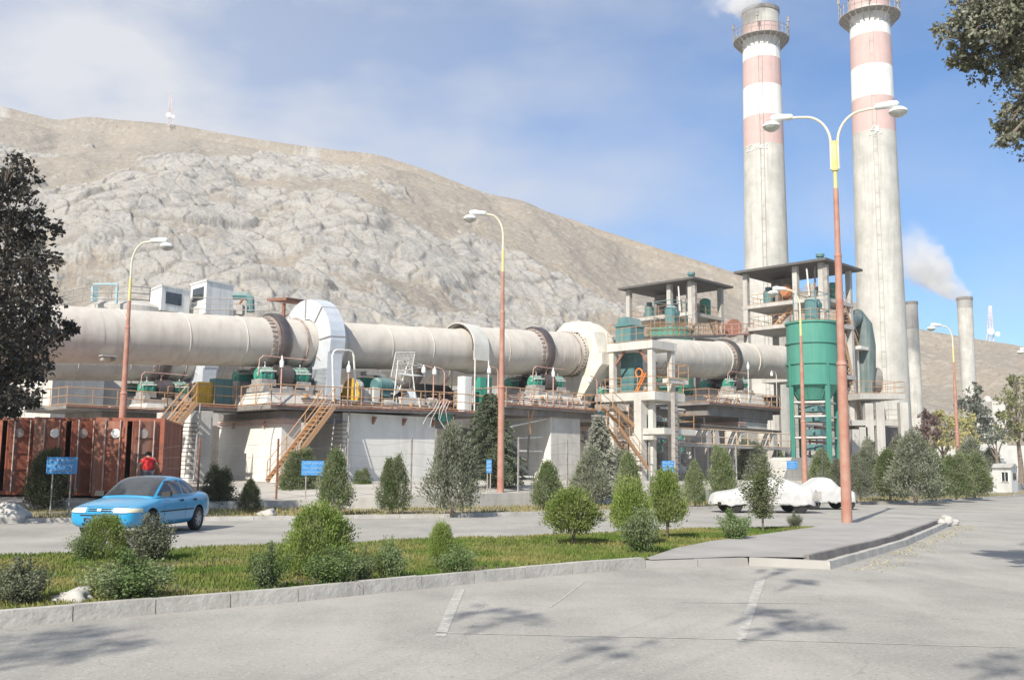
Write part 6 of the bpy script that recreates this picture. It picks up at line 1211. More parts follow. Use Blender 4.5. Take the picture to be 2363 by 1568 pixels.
# ------------------------------------------------------------------ cars under white dust covers
def covered_car(label, x0, x1, yb, Yq, name='covered_car', wheels=True, seed=1, flip=1):
    a_, c_ = at_depth(x0, yb, Yq), at_depth(x1, yb, Yq); L_ = (c_.x-a_.x)/math.cos(R(3)); cx = (a_.x+c_.x)/2; r = thing(name, label, 'car', Vector((cx, Yq+.8, 0)), R(3), 'cars under white covers')
    rs = np.random.default_rng(seed); nu, nv = 150, 60; V_ = []
    hp = [(0, .32), (.02, .66), (.08, .80), (.24, .90), (.34, 1.02), (.46, 1.34), (.55, 1.40), (.66, 1.38), (.76, 1.22), (.86, 1.04), (.96, .98), (.99, .86), (1, .40)]
    if flip < 0: hp = [(1-u, z) for u, z in hp[::-1]]
    u = np.linspace(0, 1, nu); hz = np.interp(u, [p[0] for p in hp], [p[1] for p in hp]); hz = np.convolve(np.pad(hz, 3, 'edge'), np.ones(7)/7, 'valid')
    wd = .86*np.clip(np.minimum(u, 1-u)*9, 0, 1)**.35
    for i in range(nu):
        for j in range(nv):
            s = j/(nv-1)*2-1; a = abs(s); top = .62; z0 = .30+.03*math.sin(i*.21)+.015*math.sin(i*.5)
            if a < top: y = s/top*wd[i]*(.72 if hz[i] > 1.0 else .9); z = hz[i]-.04*(a/top)**4
            else: f = (a-top)/(1-top); y0 = wd[i]*(.72 if hz[i] > 1.0 else .9); y = math.copysign(y0+(wd[i]*1.02-y0)*min(1, f*2.2), s); z = hz[i]-.04+(z0-hz[i]+.04)*f
            V_.append(((u[i]-.5)*L_, y, z))
    V_ = np.array(V_); nx = V_[:, 0]; nz = V_[:, 2]; fold = (.22-np.abs(fbm(nx*3.2+nz*2.8+seed, nz*.9, 4, seed)-.5))*.10+(.2-np.abs(fbm(nx*8-nz*6, nz*1.5, 3, seed+4)-.5))*.04-.025; side = np.abs(V_[:, 1]) > .5; V_[:, 1] += np.sign(V_[:, 1])*fold*side*1.2; V_[:, 2] += np.where(side, 0, fold*.45)
    o = np_mesh('dust_cover', V_, grid_faces(nu, nv), mat('white_cover_cloth', (.54, .535, .52), (.45, .45, .44), sc=2.5, rough=.9, bump=.12, bsc=7, coords='Object'), r); o.data.flip_normals() if False else None
    if flip > 0:
        b = MB()
        for j in range(5): b.box(L_*.405, L_*.475, -.905, -.88, .50+.075*j, .56+.075*j, lambda x, y, z: Vector((x, y, z)))
        me = bpy.data.meshes.new('grey_panel'); me.from_pydata(b.v, [], b.f); me.materials.append(steel); q = bpy.data.objects.new('grey_panel', me); col.objects.link(q); q.parent = r
    so_ = o.modifiers.new('t', 'SOLIDIFY'); so_.thickness = .01
    blk = MATS['black_rubber']; hub = mat('hubcap_silver', (.5, .5, .5))
    for wx in (-L_*.31, L_*.29):
        for sy in (-1, 1):
            def LM(name, m_, b, par):
                me = bpy.data.meshes.new(name); me.from_pydata(b.v, [], b.f); me.materials.append(m_); q = bpy.data.objects.new(name, me); col.objects.link(q); q.parent = par; me.polygons.foreach_set('use_smooth', [True]*len(me.polygons)); me.set_sharp_from_angle(angle=R(35)); return q
            b = MB(); c = Vector((wx, sy*.70, .31)); b.rev([(-.1, .02), (-.1, .28), (-.07, .31), (.07, .31), (.1, .28), (.1, .19)], c, (0, sy, 0), 24); w_ = LM('wheel', blk, b, r); b = MB(); b.rev([(.05, .02), (.06, .2), (.1, .2)], c, (0, sy, 0), 20, cap=False); b.rev([(.06, .01), (.065, .19)], c, (0, sy, 0), 20); LM('rim', hub, b, w_)
    b = MB(); b.box(-L_*.46, L_*.46, -.7, .7, .28, .42, lambda x, y, z: Vector((x, y, z))); me = bpy.data.meshes.new('underbody'); me.from_pydata(b.v, [], b.f); me.materials.append(blk); q = bpy.data.objects.new('underbody', me); col.objects.link(q); q.parent = r
    return r
covered_car('car under a pale white dust cover behind the slender tree, wheels showing', 1645, 1900, 1182, 39.4, seed=3)
covered_car('second car under a white dust cover, parked behind the tall twin-armed lamp', 1850, 1985, 1172, 43.5, seed=8, flip=-1)
bk_ = bpy.data.objects
# ------------------------------------------------------------------ guard hut
hp = on_ground(2295, 1138); 
r = thing('guard_hut', 'small white guard hut with a grey pitched roof at the right edge', 'hut', Vector((hp.x, hp.y, 0))); q0 = on_ground(2291, 1137); q1 = on_ground(2335, 1139); q2 = at_depth(2349, 1135, q1.y+1.8); w0 = q0; zt = at_depth(2300, 1078, q0.y).z
b = MB(); p3 = q0+(q2-q1); q0.z = q1.z = q2.z = p3.z = .12; H = Vector((0, 0, zt-.12)); b.hexa([q0, q1, q2, p3]+[p+H for p in (q0, q1, q2, p3)]); b.build('hut_wall', white, r, smooth=False)
b = MB(); dn = (q1-q0).normalized(); nn_ = (q2-q1).normalized(); e0 = q0+H-dn*.15-nn_*.2; e1 = q1+H+dn*.15-nn_*.2; e2 = q2+H+dn*.15+nn_*.2; e3 = p3+H-dn*.15+nn_*.2; r0 = (e0+e3)/2+Vector((0, 0, .35)); r1 = (e1+e2)/2+Vector((0, 0, .35)); b.add([e0, e1, e2, e3, r0, r1], [(0, 1, 5, 4), (2, 3, 4, 5), (1, 2, 5), (3, 0, 4), (0, 3, 2, 1)]); b.build('pitched_roof', conc, r, smooth=False)
b = MB(); a_ = q0.lerp(q1, .50)-nn_*.03; c_ = q0.lerp(q1, .86)-nn_*.03; b.prism([a_+H*.42, c_+H*.42, c_+H*.82, a_+H*.82], nn_*.06); wn = b.build('window', glass, r, smooth=False); b = MB(); m0 = a_.lerp(c_, .5)-nn_*.02; b.tube(m0+H*.42, m0+H*.82, .025, 4); b.tube(a_+H*.42-nn_*.02, a_+H*.82-nn_*.02, .03, 4); b.tube(c_+H*.42-nn_*.02, c_+H*.82-nn_*.02, .03, 4); b.tube(a_+H*.82-nn_*.02, c_+H*.82-nn_*.02, .03, 4); b.tube(a_+H*.42-nn_*.02, c_+H*.42-nn_*.02, .03, 4); b.build('window_frame', white, wn)
b = MB(); a_ = q1.lerp(q2, .25)+dn*.03; c_ = q1.lerp(q2, .75)+dn*.03; b.prism([a_+H*.5, c_+H*.5, c_+H*.8, a_+H*.8], dn*-.06); b.build('side_window', glass, r, smooth=False)
b = MB(); b.prism([q0+H*.6-dn*.4, q0+H*.6, q0+H*.82, q0+H*.82-dn*.4], nn_*.1); b.build('side_box', lampw, r, smooth=False)
b = MB(); b.box(hp.x-1.2, hp.x+1.6, hp.y-.3, hp.y+2.4, 0, .12); o = b.build('hut_plinth', conc, r, smooth=False)
r = thing('low_wall', 'short grey wall stub left of the guard hut', 'wall', on_ground(2262, 1136)); a_ = on_ground(2243, 1134); c_ = on_ground(2288, 1135); zt = at_depth(2260, 1101, a_.y).z; b = MB(); b.hexa([a_, c_, c_+Vector((0, .3, 0)), a_+Vector((0, .3, 0)), a_+Vector((0, 0, zt)), c_+Vector((0, 0, zt)), c_+Vector((0, .3, zt)), a_+Vector((0, .3, zt))]); b.build('wall_panel', conc, r, smooth=False)
# pavement strip in front of the hut
tag(kerb_mesh([(34.5, 66.5), (37, 71.5), (44, 80), (55, 94)], 1.6, .12, side=-1, seg=2).build('kerb', kerbm, smooth=False), kind='structure')
# ------------------------------------------------------------------ person in red
def person():
    p = at_depth(341, 1085, 36.0); base = Vector((p.x, 36.0, .5)); zt = at_depth(340, 1052, 33.0).z; r = thing('person', 'person in a bright red T-shirt seen from behind, beyond the blue car', 'person', base)
    r.scale = (1.2, 1.15, 1.0)
    Hh = 1.60; rz_ = R(20); c, s = math.cos(rz_), math.sin(rz_)
    def W(x, y, z): return Vector((x*c-y*s, x*s+y*c, z))
    # facing away and leaning forward (towards +Y)
    J = {'pel': (0, 0, .88), 'waist': (0, .05, 1.02), 'chest': (0, .16, 1.20), 'ups': (0, .26, 1.34), 'neck': (0, .33, 1.41), 'head': (0, .40, 1.50), 'crown': (0, .43, 1.58),
         'shl': (-.17, .26, 1.35), 'ell': (-.25, .22, 1.10), 'wrl': (-.22, .36, .92), 'shr': (.17, .26, 1.35), 'elr': (.27, .22, 1.12), 'wrr': (.33, .38, .98),
         'hil': (-.10, 0, .85), 'knl': (-.12, .08, .47), 'anl': (-.12, .0, .08), 'tol': (-.13, .17, .03), 'hir': (.10, 0, .85), 'knr': (.12, .05, .47), 'anr': (.13, -.04, .08), 'tor': (.14, .14, .03)}
    Rr = {'pel': .145, 'waist': .135, 'chest': .155, 'ups': .13, 'neck': .055, 'head': .095, 'crown': .075, 'shl': .065, 'ell': .042, 'wrl': .030, 'shr': .065, 'elr': .042, 'wrr': .030, 'hil': .09, 'knl': .06, 'anl': .045, 'tol': .035, 'hir': .09, 'knr': .06, 'anr': .045, 'tor': .035}
    E = [('pel', 'waist'), ('waist', 'chest'), ('chest', 'ups'), ('ups', 'neck'), ('neck', 'head'), ('head', 'crown'), ('ups', 'shl'), ('shl', 'ell'), ('ell', 'wrl'), ('ups', 'shr'), ('shr', 'elr'), ('elr', 'wrr'), ('pel', 'hil'), ('hil', 'knl'), ('knl', 'anl'), ('anl', 'tol'), ('pel', 'hir'), ('hir', 'knr'), ('knr', 'anr'), ('anr', 'tor')]
    def skin(name, joints, edges, extra, material, scale=1.0, root='pel'):
        ks = list(joints); me = bpy.data.meshes.new(name); me.from_pydata([W(*J[k]) for k in ks], [(ks.index(a_), ks.index(c_)) for a_, c_ in edges], []); o = bpy.data.objects.new(name, me); col.objects.link(o); o.modifiers.new('k', 'SKIN'); sv_ = me.skin_vertices[0].data
        for i, k in enumerate(ks): rr = Rr[k]*scale+extra; sv_[i].radius = (rr, rr); sv_[i].use_root = (k == root)
        sb_ = o.modifiers.new('s', 'SUBSURF'); sb_.levels = sb_.render_levels = 2; dg = bpy.context.evaluated_depsgraph_get(); m2 = bpy.data.meshes.new_from_object(o.evaluated_get(dg)); bpy.data.objects.remove(o); m2.materials.clear(); m2.materials.append(material); m2.polygons.foreach_set('use_smooth', [True]*len(m2.polygons)); q = bpy.data.objects.new(name, m2); col.objects.link(q); q.parent = r; return q
    for sd, xs_ in (('l', -1), ('r', 1)):       # five fingers and a thumb-side offset per hand
        wx, wy, wz = J['wr'+sd]
        J['pa'+sd] = (wx, wy+.06, wz-.06); Rr['pa'+sd] = .032; E.append(('wr'+sd, 'pa'+sd))
        for f in range(5):
            k1, k2 = f'f{f}a'+sd, f'f{f}b'+sd; ox = (-.03+f*.018) if f < 4 else -xs_*.045; ln = (.06, .07, .066, .05, .03)[f]
            J[k1] = (wx+ox, wy+.07+ln*.5, wz-.09 if f < 4 else wz-.05); J[k2] = (wx+ox, wy+.07+ln, wz-.13 if f < 4 else wz-.08); Rr[k1] = .010; Rr[k2] = .008; E.append(('pa'+sd, k1)); E.append((k1, k2))
    skinm = mat('skin', (.42, .25, .17), (.38, .22, .15), sc=5, rough=.6, bump=0)
    body = skin('body', J.keys(), E, 0, skinm)
    skin('red_shirt', ['pel', 'waist', 'chest', 'ups', 'shl', 'shr'], [e for e in E if e[0] in ('pel', 'waist', 'chest', 'ups') and e[1] in ('waist', 'chest', 'ups', 'shl', 'shr')], .025, mat('red_cloth', (.62, .035, .035), (.52, .03, .03), sc=9, rough=.9, bump=.2))
    J['hel'] = tuple((np.array(J['shl'])+np.array(J['ell']))/2); J['her'] = tuple((np.array(J['shr'])+np.array(J['elr']))/2); Rr['hel'] = Rr['her'] = .05
    skin('sleeve', ['shl', 'hel'], [('shl', 'hel')], .025, MATS['red_cloth'], root='shl'); skin('sleeve', ['shr', 'her'], [('shr', 'her')], .025, MATS['red_cloth'], root='shr')
    skin('trousers', ['pel', 'hil', 'knl', 'anl', 'hir', 'knr', 'anr'], [('pel', 'hil'), ('hil', 'knl'), ('knl', 'anl'), ('pel', 'hir'), ('hir', 'knr'), ('knr', 'anr')], .02, mat('dark_cloth', (.05, .05, .07), (.07, .07, .08), sc=7, rough=.9, bump=.1))
    b = MB(); c_ = W(*J['head'])+Vector((0, .0, .055)); b.rev([(-.10, .03), (-.07, .085), (0, .105), (.07, .08), (.10, .03)], c_, (0, .3, 1), 16); me = bpy.data.meshes.new('hair'); me.from_pydata(b.v, [], b.f); me.materials.append(mat('black_hair', (.015, .012, .01), (.02, .018, .015), sc=20, rough=.6, bump=.2)); me.polygons.foreach_set('use_smooth', [True]*len(me.polygons)); q = bpy.data.objects.new('hair', me); col.objects.link(q); q.parent = r
    return r
person()
# ------------------------------------------------------------------ fence of posts and wires
def gy(x): return float(np.interp(x, [p[0] for p in WL], [p[1] for p in WL]))
fp = []
r = thing('wire_fence', 'sagging wire fence on thin dark posts along the top of the retaining wall', 'fence', Vector((-8, gy(-8)+.6, .3)))
for x in (256, 455, 637, 800, 947, 1195, 1308, 1499, 1700, 1900, 2090):
    X0 = 0
    for it in range(60):
        Yy = 30+it*1.0; q = at_depth(x, 1150, Yy)
        if Yy >= gy(q.x)+.7: break
    zb = wall_h(q.x)+.02; p = Vector((q.x, Yy, zb)); fp.append(p); b = MB(); b.beam(p, p+Vector((0, 0, 2.35)), .06, .06); b.build('post', rust if x < 700 else steel, r, smooth=False)
for h in (.35, .8, 1.25, 1.7, 2.2):
    b = MB()
    for i in range(len(fp)-1):
        a_, c_ = fp[i]+Vector((0, -.04, h)), fp[i+1]+Vector((0, -.04, h)); n = 8; sg_ = random.uniform(.03, .25); b.path([a_.lerp(c_, k/n)-Vector((0, 0, sg_*math.sin(math.pi*k/n))) for k in range(n+1)], .005, 3, cap=False)
    b.build('wire', wirem, r)
# ------------------------------------------------------------------ blue signs
def sign(x, y, w_px, h_px, Yq, zb, label, rot=0.0, post=True, rows=3):
    c = at_depth(x, y, Yq); w_ = w_px*Yq/2280; h = h_px*Yq/2280; r = thing('blue_sign', label, 'sign', Vector((c.x, Yq, zb)), rot, 'blue enamel signs'); base = Vector((c.x, Yq, zb))
    b = MB(); b.box(c.x-w_/2, c.x+w_/2, Yq-.015, Yq+.015, c.z-h/2, c.z+h/2); b.build('sign_panel', bluesign, r, smooth=False)
    rs = random.Random(int(x)); b = MB()
    for k in range(rows):
        z = c.z+h/2-h*(k+.6)/(rows+.3); xx = c.x-w_*.40
        while xx < c.x+w_*.38:
            L = rs.uniform(.05, .12)*w_; b.path([Vector((xx, Yq-.02, z+rs.uniform(-.1, .1)*h/rows)), Vector((xx+L*.4, Yq-.02, z-.15*h/rows)), Vector((xx+L, Yq-.02, z+rs.uniform(-.05, .35)*h/rows))], h*.022, 4); xx += L*1.3
            if rs.random() < .4: b.rev([(0, h*.02), (.004, h*.02)], Vector((xx, Yq-.02, z-.3*h/rows)), (0, -1, 0), 6)
    b.build('lettering', signtxt, r)
    if post:
        for s_ in (-.3, .3): b = MB(); b.tube(Vector((c.x+w_*s_, Yq+.04, zb)), Vector((c.x+w_*s_, Yq+.04, c.z+h*.4)), .025, 6); b.build('post', steel, r)
    return r
sign(143, 1073, 70, 38, 31.5, .1, 'dark blue sign in front of the red containers, in shade'); sign(722, 1079, 52, 33, 37.6, .25, 'faded blue sign between two small thuja trees at left centre'); sign(1541, 1075, 28, 25, 50.5, .6, 'small blue sign below the white concrete frame'); sign(1827, 1072, 24, 19, 58, .6, 'small blue sign behind the covered cars'); sign(2041, 1074, 18, 18, 62, .6, 'tiny blue sign among the right-hand conifers'); sign(2188, 1072, 13, 15, 68, .6, 'tiny blue sign at the foot of the far street lamp'); sign(1128, 1075, 12, 30, 42, .6, 'narrow pale blue board behind the thuja at centre')
# loose stones by the kerb
for k, (x, y, s_) in enumerate(((170, 1387, .17), (192, 1383, .10), (205, 1386, .08), (2190, 1203, .22), (2178, 1206, .14), (-8, 1196, .55), (615, 1188, .22), (760, 1180, .15))):
    p = on_ground(x, y, .1); bm = bmesh.new(); bmesh.ops.create_icosphere(bm, subdivisions=3, radius=s_)
    for v in bm.verts: q = v.co.normalized(); f = 1+.25*math.sin(q.x*4+k)+.18*math.sin(q.y*7+k*2)+.12*math.sin(q.z*9); v.co = Vector((v.co.x*1.3*f, v.co.y*f, v.co.z*.75*f))
    me = bpy.data.meshes.new('loose_stone'); bm.to_mesh(me); bm.free(); o = bpy.data.objects.new('loose_stone', me); col.objects.link(o); me.materials.append(conc); me.polygons.foreach_set('use_smooth', [True]*len(me.polygons)); o.location = p
    tag(o, ['pale stone lying on the near kerb at left, largest of three', 'middle pale stone on the near kerb at left', 'smallest pale stone on the near kerb at left', 'pale broken lump at the far tip of the pavement kerb', 'smaller broken lump at the tip of the pavement kerb', 'large grey boulder at the left edge under the dark tree', 'stone on the verge right of the blue car', 'stone on the verge below the faded blue sign'][k], 'stone', 'loose stones')
# ------------------------------------------------------------------ vegetation
def leafmat(name, c, c2, c3=None, tr=.3, rough=.75, spec=.15, hv=.22):
    if name in MATS: return MATS[name]
    M = bpy.data.materials.new(name); M.use_nodes = True; T = M.node_tree; L = T.links; b = T.nodes['Principled BSDF']; o = T.nodes['Material Output']; b.inputs['Roughness'].default_value = rough; b.inputs['Specular IOR Level'].default_value = spec
    g = T.nodes.new('ShaderNodeNewGeometry'); mx = T.nodes.new('ShaderNodeMix'); mx.data_type = 'RGBA'; L.new(g.outputs['Random Per Island'], mx.inputs['Factor']); mx.inputs['A'].default_value = (*c, 1); mx.inputs['B'].default_value = (*c2, 1); res = mx.outputs['Result']
    n = T.nodes.new('ShaderNodeTexNoise'); n.inputs['Scale'].default_value = 1.7; n.inputs['Detail'].default_value = 3; L.new(g.outputs['Position'], n.inputs['Vector']); r_ = T.nodes.new('ShaderNodeMapRange'); r_.inputs['From Min'].default_value = .42; r_.inputs['From Max'].default_value = .62; L.new(n.outputs['Fac'], r_.inputs['Value'])
    m2 = T.nodes.new('ShaderNodeMix'); m2.data_type = 'RGBA'; L.new(r_.outputs[0], m2.inputs['Factor']); L.new(res, m2.inputs['A']); m2.inputs['B'].default_value = (*(c3 or c2), 1); 
    oi = T.nodes.new('ShaderNodeObjectInfo'); h = T.nodes.new('ShaderNodeHueSaturation'); v = T.nodes.new('ShaderNodeMapRange'); v.inputs['To Min'].default_value = 1-hv; v.inputs['To Max'].default_value = 1+hv; L.new(oi.outputs['Random'], v.inputs['Value']); L.new(v.outputs[0], h.inputs['Value']); L.new(m2.outputs['Result'], h.inputs['Color'])
    L.new(h.outputs[0], b.inputs['Base Color']); t = T.nodes.new('ShaderNodeBsdfTranslucent'); L.new(h.outputs[0], t.inputs['Color']); ms = T.nodes.new('ShaderNodeMixShader'); ms.inputs[0].default_value = tr; L.new(b.outputs[0], ms.inputs[1]); L.new(t.outputs[0], ms.inputs[2]); L.new(ms.outputs[0], o.inputs['Surface'])
    MATS[name] = M; return M
bark = mat('bark', (.16, .12, .09), (.26, .22, .18), sc=9, rough=.95, bump=.4)
def unit(v): return v/np.maximum(1e-9, np.linalg.norm(v, axis=-1, keepdims=True))
def leaf_quads(P, D, L_, W_, rg, tilt=1.0):
    """rhombic leaves: base P, direction D, length L_, width W_"""
    n = len(P); rv = rg.normal(size=(n, 3)); S_ = unit(np.cross(D, rv)); L_ = np.broadcast_to(L_, (n,))[:, None]; W_ = np.broadcast_to(W_, (n,))[:, None]; N_ = unit(np.cross(S_, D))
    V = np.stack([P, P+D*L_*.45+S_*W_*.5+N_*W_*.12, P+D*L_, P+D*L_*.45-S_*W_*.5+N_*W_*.12], 1).reshape(-1, 3); F = np.arange(4*n).reshape(-1, 4); return V, F
def thuja_mesh(name, h, w, seed, m_, n=480, per=20, trunk=.0, tips=1, leaf=.055, base_open=.1, power=1.0):
    rg = np.random.default_rng(seed); lobes = [(0, 0, 1.0, 1.0)] if tips == 1 else [(math.cos(k*2.4+seed)*w*.17, math.sin(k*2.4+seed)*w*.17, 1-.16*k*rg.random(), .78) for k in range(tips)]
    P = []; D = []
    for i in range(n):
        lx, ly, lh, lw = lobes[i % len(lobes)]; f = rg.random()**.85; a = rg.random()*2*math.pi
        prof = min(1, (f+base_open)/.32)**.6*max(0, 1-f)**(.62*power)*1.08
        lump = 1+.22*math.sin(a*3+f*9+seed)+.16*math.sin(a*7-f*17+seed*2)+rg.normal()*.09+(.22 if rg.random() < .05 else 0); rr = w/2*lw*prof*lump*(1-.30*rg.random()**2.2)
        z = trunk+f*(h*lh-trunk); c = np.array([lx+rr*math.cos(a), ly+rr*math.sin(a), z]); out = np.array([math.cos(a)*.55, math.sin(a)*.55, 1.25]); sz = (.10+.05*rg.random())*min(1.25, .5+h*.3)
        off = rg.normal(size=(per, 3))*np.array([.42, .42, .75])*sz; P.append(c+off); D.append(unit(out+rg.normal(size=(per, 3))*.45+off/sz*.25))
    P = np.concatenate(P); D = np.concatenate(D); s_ = leaf*(.7+.7*rg.random(len(P))); V, F = leaf_quads(P, D, s_*1.7, s_*.62, rg); o = np_mesh(name, V, F, m_, smooth=False); return o
def shrub_mesh(name, h, w, seed, m_, stems=26, leaves=150, leaf=.045, shoots=5):
    rg = np.random.default_rng(seed); P = []; D = []; b = MB()
    for i in range(stems):
        a = rg.random()*2*math.pi; tall = i < shoots; lean = rg.random()**.7*(.9 if not tall else .35); hh = h*(1 if tall else .45+.4*rg.random()*(1-lean*.35)); end = np.array([math.cos(a)*w/2*lean, math.sin(a)*w/2*lean, hh]); mid = end*np.array([.62, .62, .5])+rg.normal(size=3)*.03
        b.path([Vector((0+end[0]*.12, end[1]*.12, 0)), Vector(mid), Vector(end)], [.012, .007, .003], 4)
        t = rg.random(leaves)**(.75 if not tall else 1.0)*.95+.05; c = (1-t[:, None])**2*0+2*(1-t[:, None])*t[:, None]*mid+t[:, None]**2*end; sp = (.11 if not tall else .05)*(w/1.2); c = c+rg.normal(size=(leaves, 3))*np.array([sp, sp, sp*.8])*(1.15-.5*t[:, None]); P.append(c); D.append(unit(rg.normal(size=(leaves, 3))+np.array([0, 0, .35])))
    P = np.concatenate(P); D = np.concatenate(D); P[:, 2] = np.abs(P[:, 2])+.02; s_ = leaf*(.6+.7*rg.random(len(P))); V, F = leaf_quads(P, D, s_*1.35, s_*.9, rg); o = np_mesh(name, V, F, m_, smooth=False); return o, b
def trunk_obj(h, r0, seed, parent, name='trunk', forks=3):
    rs = random.Random(seed); b = MB(); 
    for k in range(forks): a = rs.random()*6.28; b.path([Vector((.02*math.cos(a), .02*math.sin(a), -.05)), Vector((.05*math.cos(a), .05*math.sin(a), h*.4)), Vector((.16*math.cos(a), .16*math.sin(a), h))], [r0, r0*.75, r0*.35], 6)
    me = bpy.data.meshes.new(name); me.from_pydata(b.v, [], b.f); me.materials.append(bark); o = bpy.data.objects.new(name, me); col.objects.link(o); o.parent = parent; me.polygons.foreach_set('use_smooth', [True]*len(me.polygons)); return o
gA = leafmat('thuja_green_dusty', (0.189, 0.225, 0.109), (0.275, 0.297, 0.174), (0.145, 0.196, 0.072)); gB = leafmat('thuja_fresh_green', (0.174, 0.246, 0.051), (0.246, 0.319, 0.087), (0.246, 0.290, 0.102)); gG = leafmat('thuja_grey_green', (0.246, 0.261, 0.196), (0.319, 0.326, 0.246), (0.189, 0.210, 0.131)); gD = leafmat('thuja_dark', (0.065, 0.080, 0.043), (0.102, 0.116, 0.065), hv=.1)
gR = leafmat('rose_leaf', (0.14, 0.20, 0.075), (0.29, 0.33, 0.18), (0.11, 0.17, 0.05), spec=.25, rough=.6); gRD = leafmat('dark_shrub_leaf', (0.10, 0.125, 0.07), (0.22, 0.235, 0.15), spec=.25, rough=.6)
protos = {}
def veg(kind, seed):
    """one prototype per kind and seed, one metre tall unless noted; later plants are copies"""
    k = (kind, seed)
    if k in protos: return protos[k]
    r = bpy.data.objects.new({'t': 'conical_thuja', 'g': 'conical_thuja', 'd': 'conical_thuja', 'm': 'young_thuja', 'r': 'rose_bush', 'q': 'leafy_shrub', 'b': 'ball_thuja', 's': 'slender_tree'}[kind], None); col.objects.link(r)
    if kind in 'tgd':
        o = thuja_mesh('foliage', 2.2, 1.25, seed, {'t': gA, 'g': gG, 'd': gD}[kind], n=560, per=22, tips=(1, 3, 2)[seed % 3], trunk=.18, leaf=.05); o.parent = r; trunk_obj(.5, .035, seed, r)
    elif kind == 'm': o = thuja_mesh('foliage', 1.5, 1.0, seed, gB, n=520, per=20, tips=(1, 3)[seed % 2], trunk=.42, leaf=.04, base_open=.05, power=.7); o.parent = r; trunk_obj(.7, .03, seed, r)
    elif kind == 'b': o = thuja_mesh('foliage', 1.3, 1.15, seed, gB, n=620, per=22, tips=1, trunk=.1, leaf=.036, base_open=.2, power=.55); o.parent = r; trunk_obj(.4, .03, seed, r)
    elif kind in 'rq':
        o, b = shrub_mesh('foliage', 1.0, 1.5, seed, gR if kind == 'r' else gRD, stems=34, leaves=190, leaf=.042, shoots=4); o.parent = r; me = bpy.data.meshes.new('stems'); me.from_pydata(b.v, [], b.f); me.materials.append(bark); s_ = bpy.data.objects.new('stems', me); col.objects.link(s_); s_.parent = r
    elif kind == 's':
        o, b = shrub_mesh('foliage', 2.3, 1.5, seed, gA, stems=44, leaves=170, leaf=.05, shoots=9); o.data.transform(Matrix.Translation((0, 0, .45))); o.parent = r; me = bpy.data.meshes.new('trunk'); b.tube(Vector((0, 0, -.5)), Vector((0, 0, .6)), .035, 7); me.from_pydata([v+Vector((0, 0, .45)) for v in b.v], [], b.f); me.materials.append(bark); s_ = bpy.data.objects.new('trunk', me); col.objects.link(s_); s_.parent = r
    protos[k] = r; return r
NAT = {'t': (2.2, 1.25), 'g': (2.2, 1.25), 'd': (2.2, 1.25), 'm': (1.5, 1.0), 'b': (1.3, 1.15), 'r': (1.0, 1.5), 'q': (1.0, 1.5), 's': (2.75, 1.5)}
def place(kind, seed, x, yb, ytop, w_px, zb, label, cat, group, Yfix=None):
    src = veg(kind, seed); p = at_depth(x, yb, Yfix) if Yfix else on_ground(x, yb, zb); p.z = zb; Yq = p.y; zt = at_depth(x, ytop, Yq).z; h = zt-zb; w_ = w_px*Yq/2280; nh, nw = NAT[kind]; sc = (w_/nw, w_/nw, h/nh); rz_ = random.random()*6.28
    if src.get('label'): dup(src, loc=p, rz=rz_, scale=sc, label=label, group=group)
    else: src.location = p; src.rotation_euler = (0, 0, rz_); src.scale = sc; tag(src, label, cat, group)
GV = 'small conical conifers along the verge and yard'
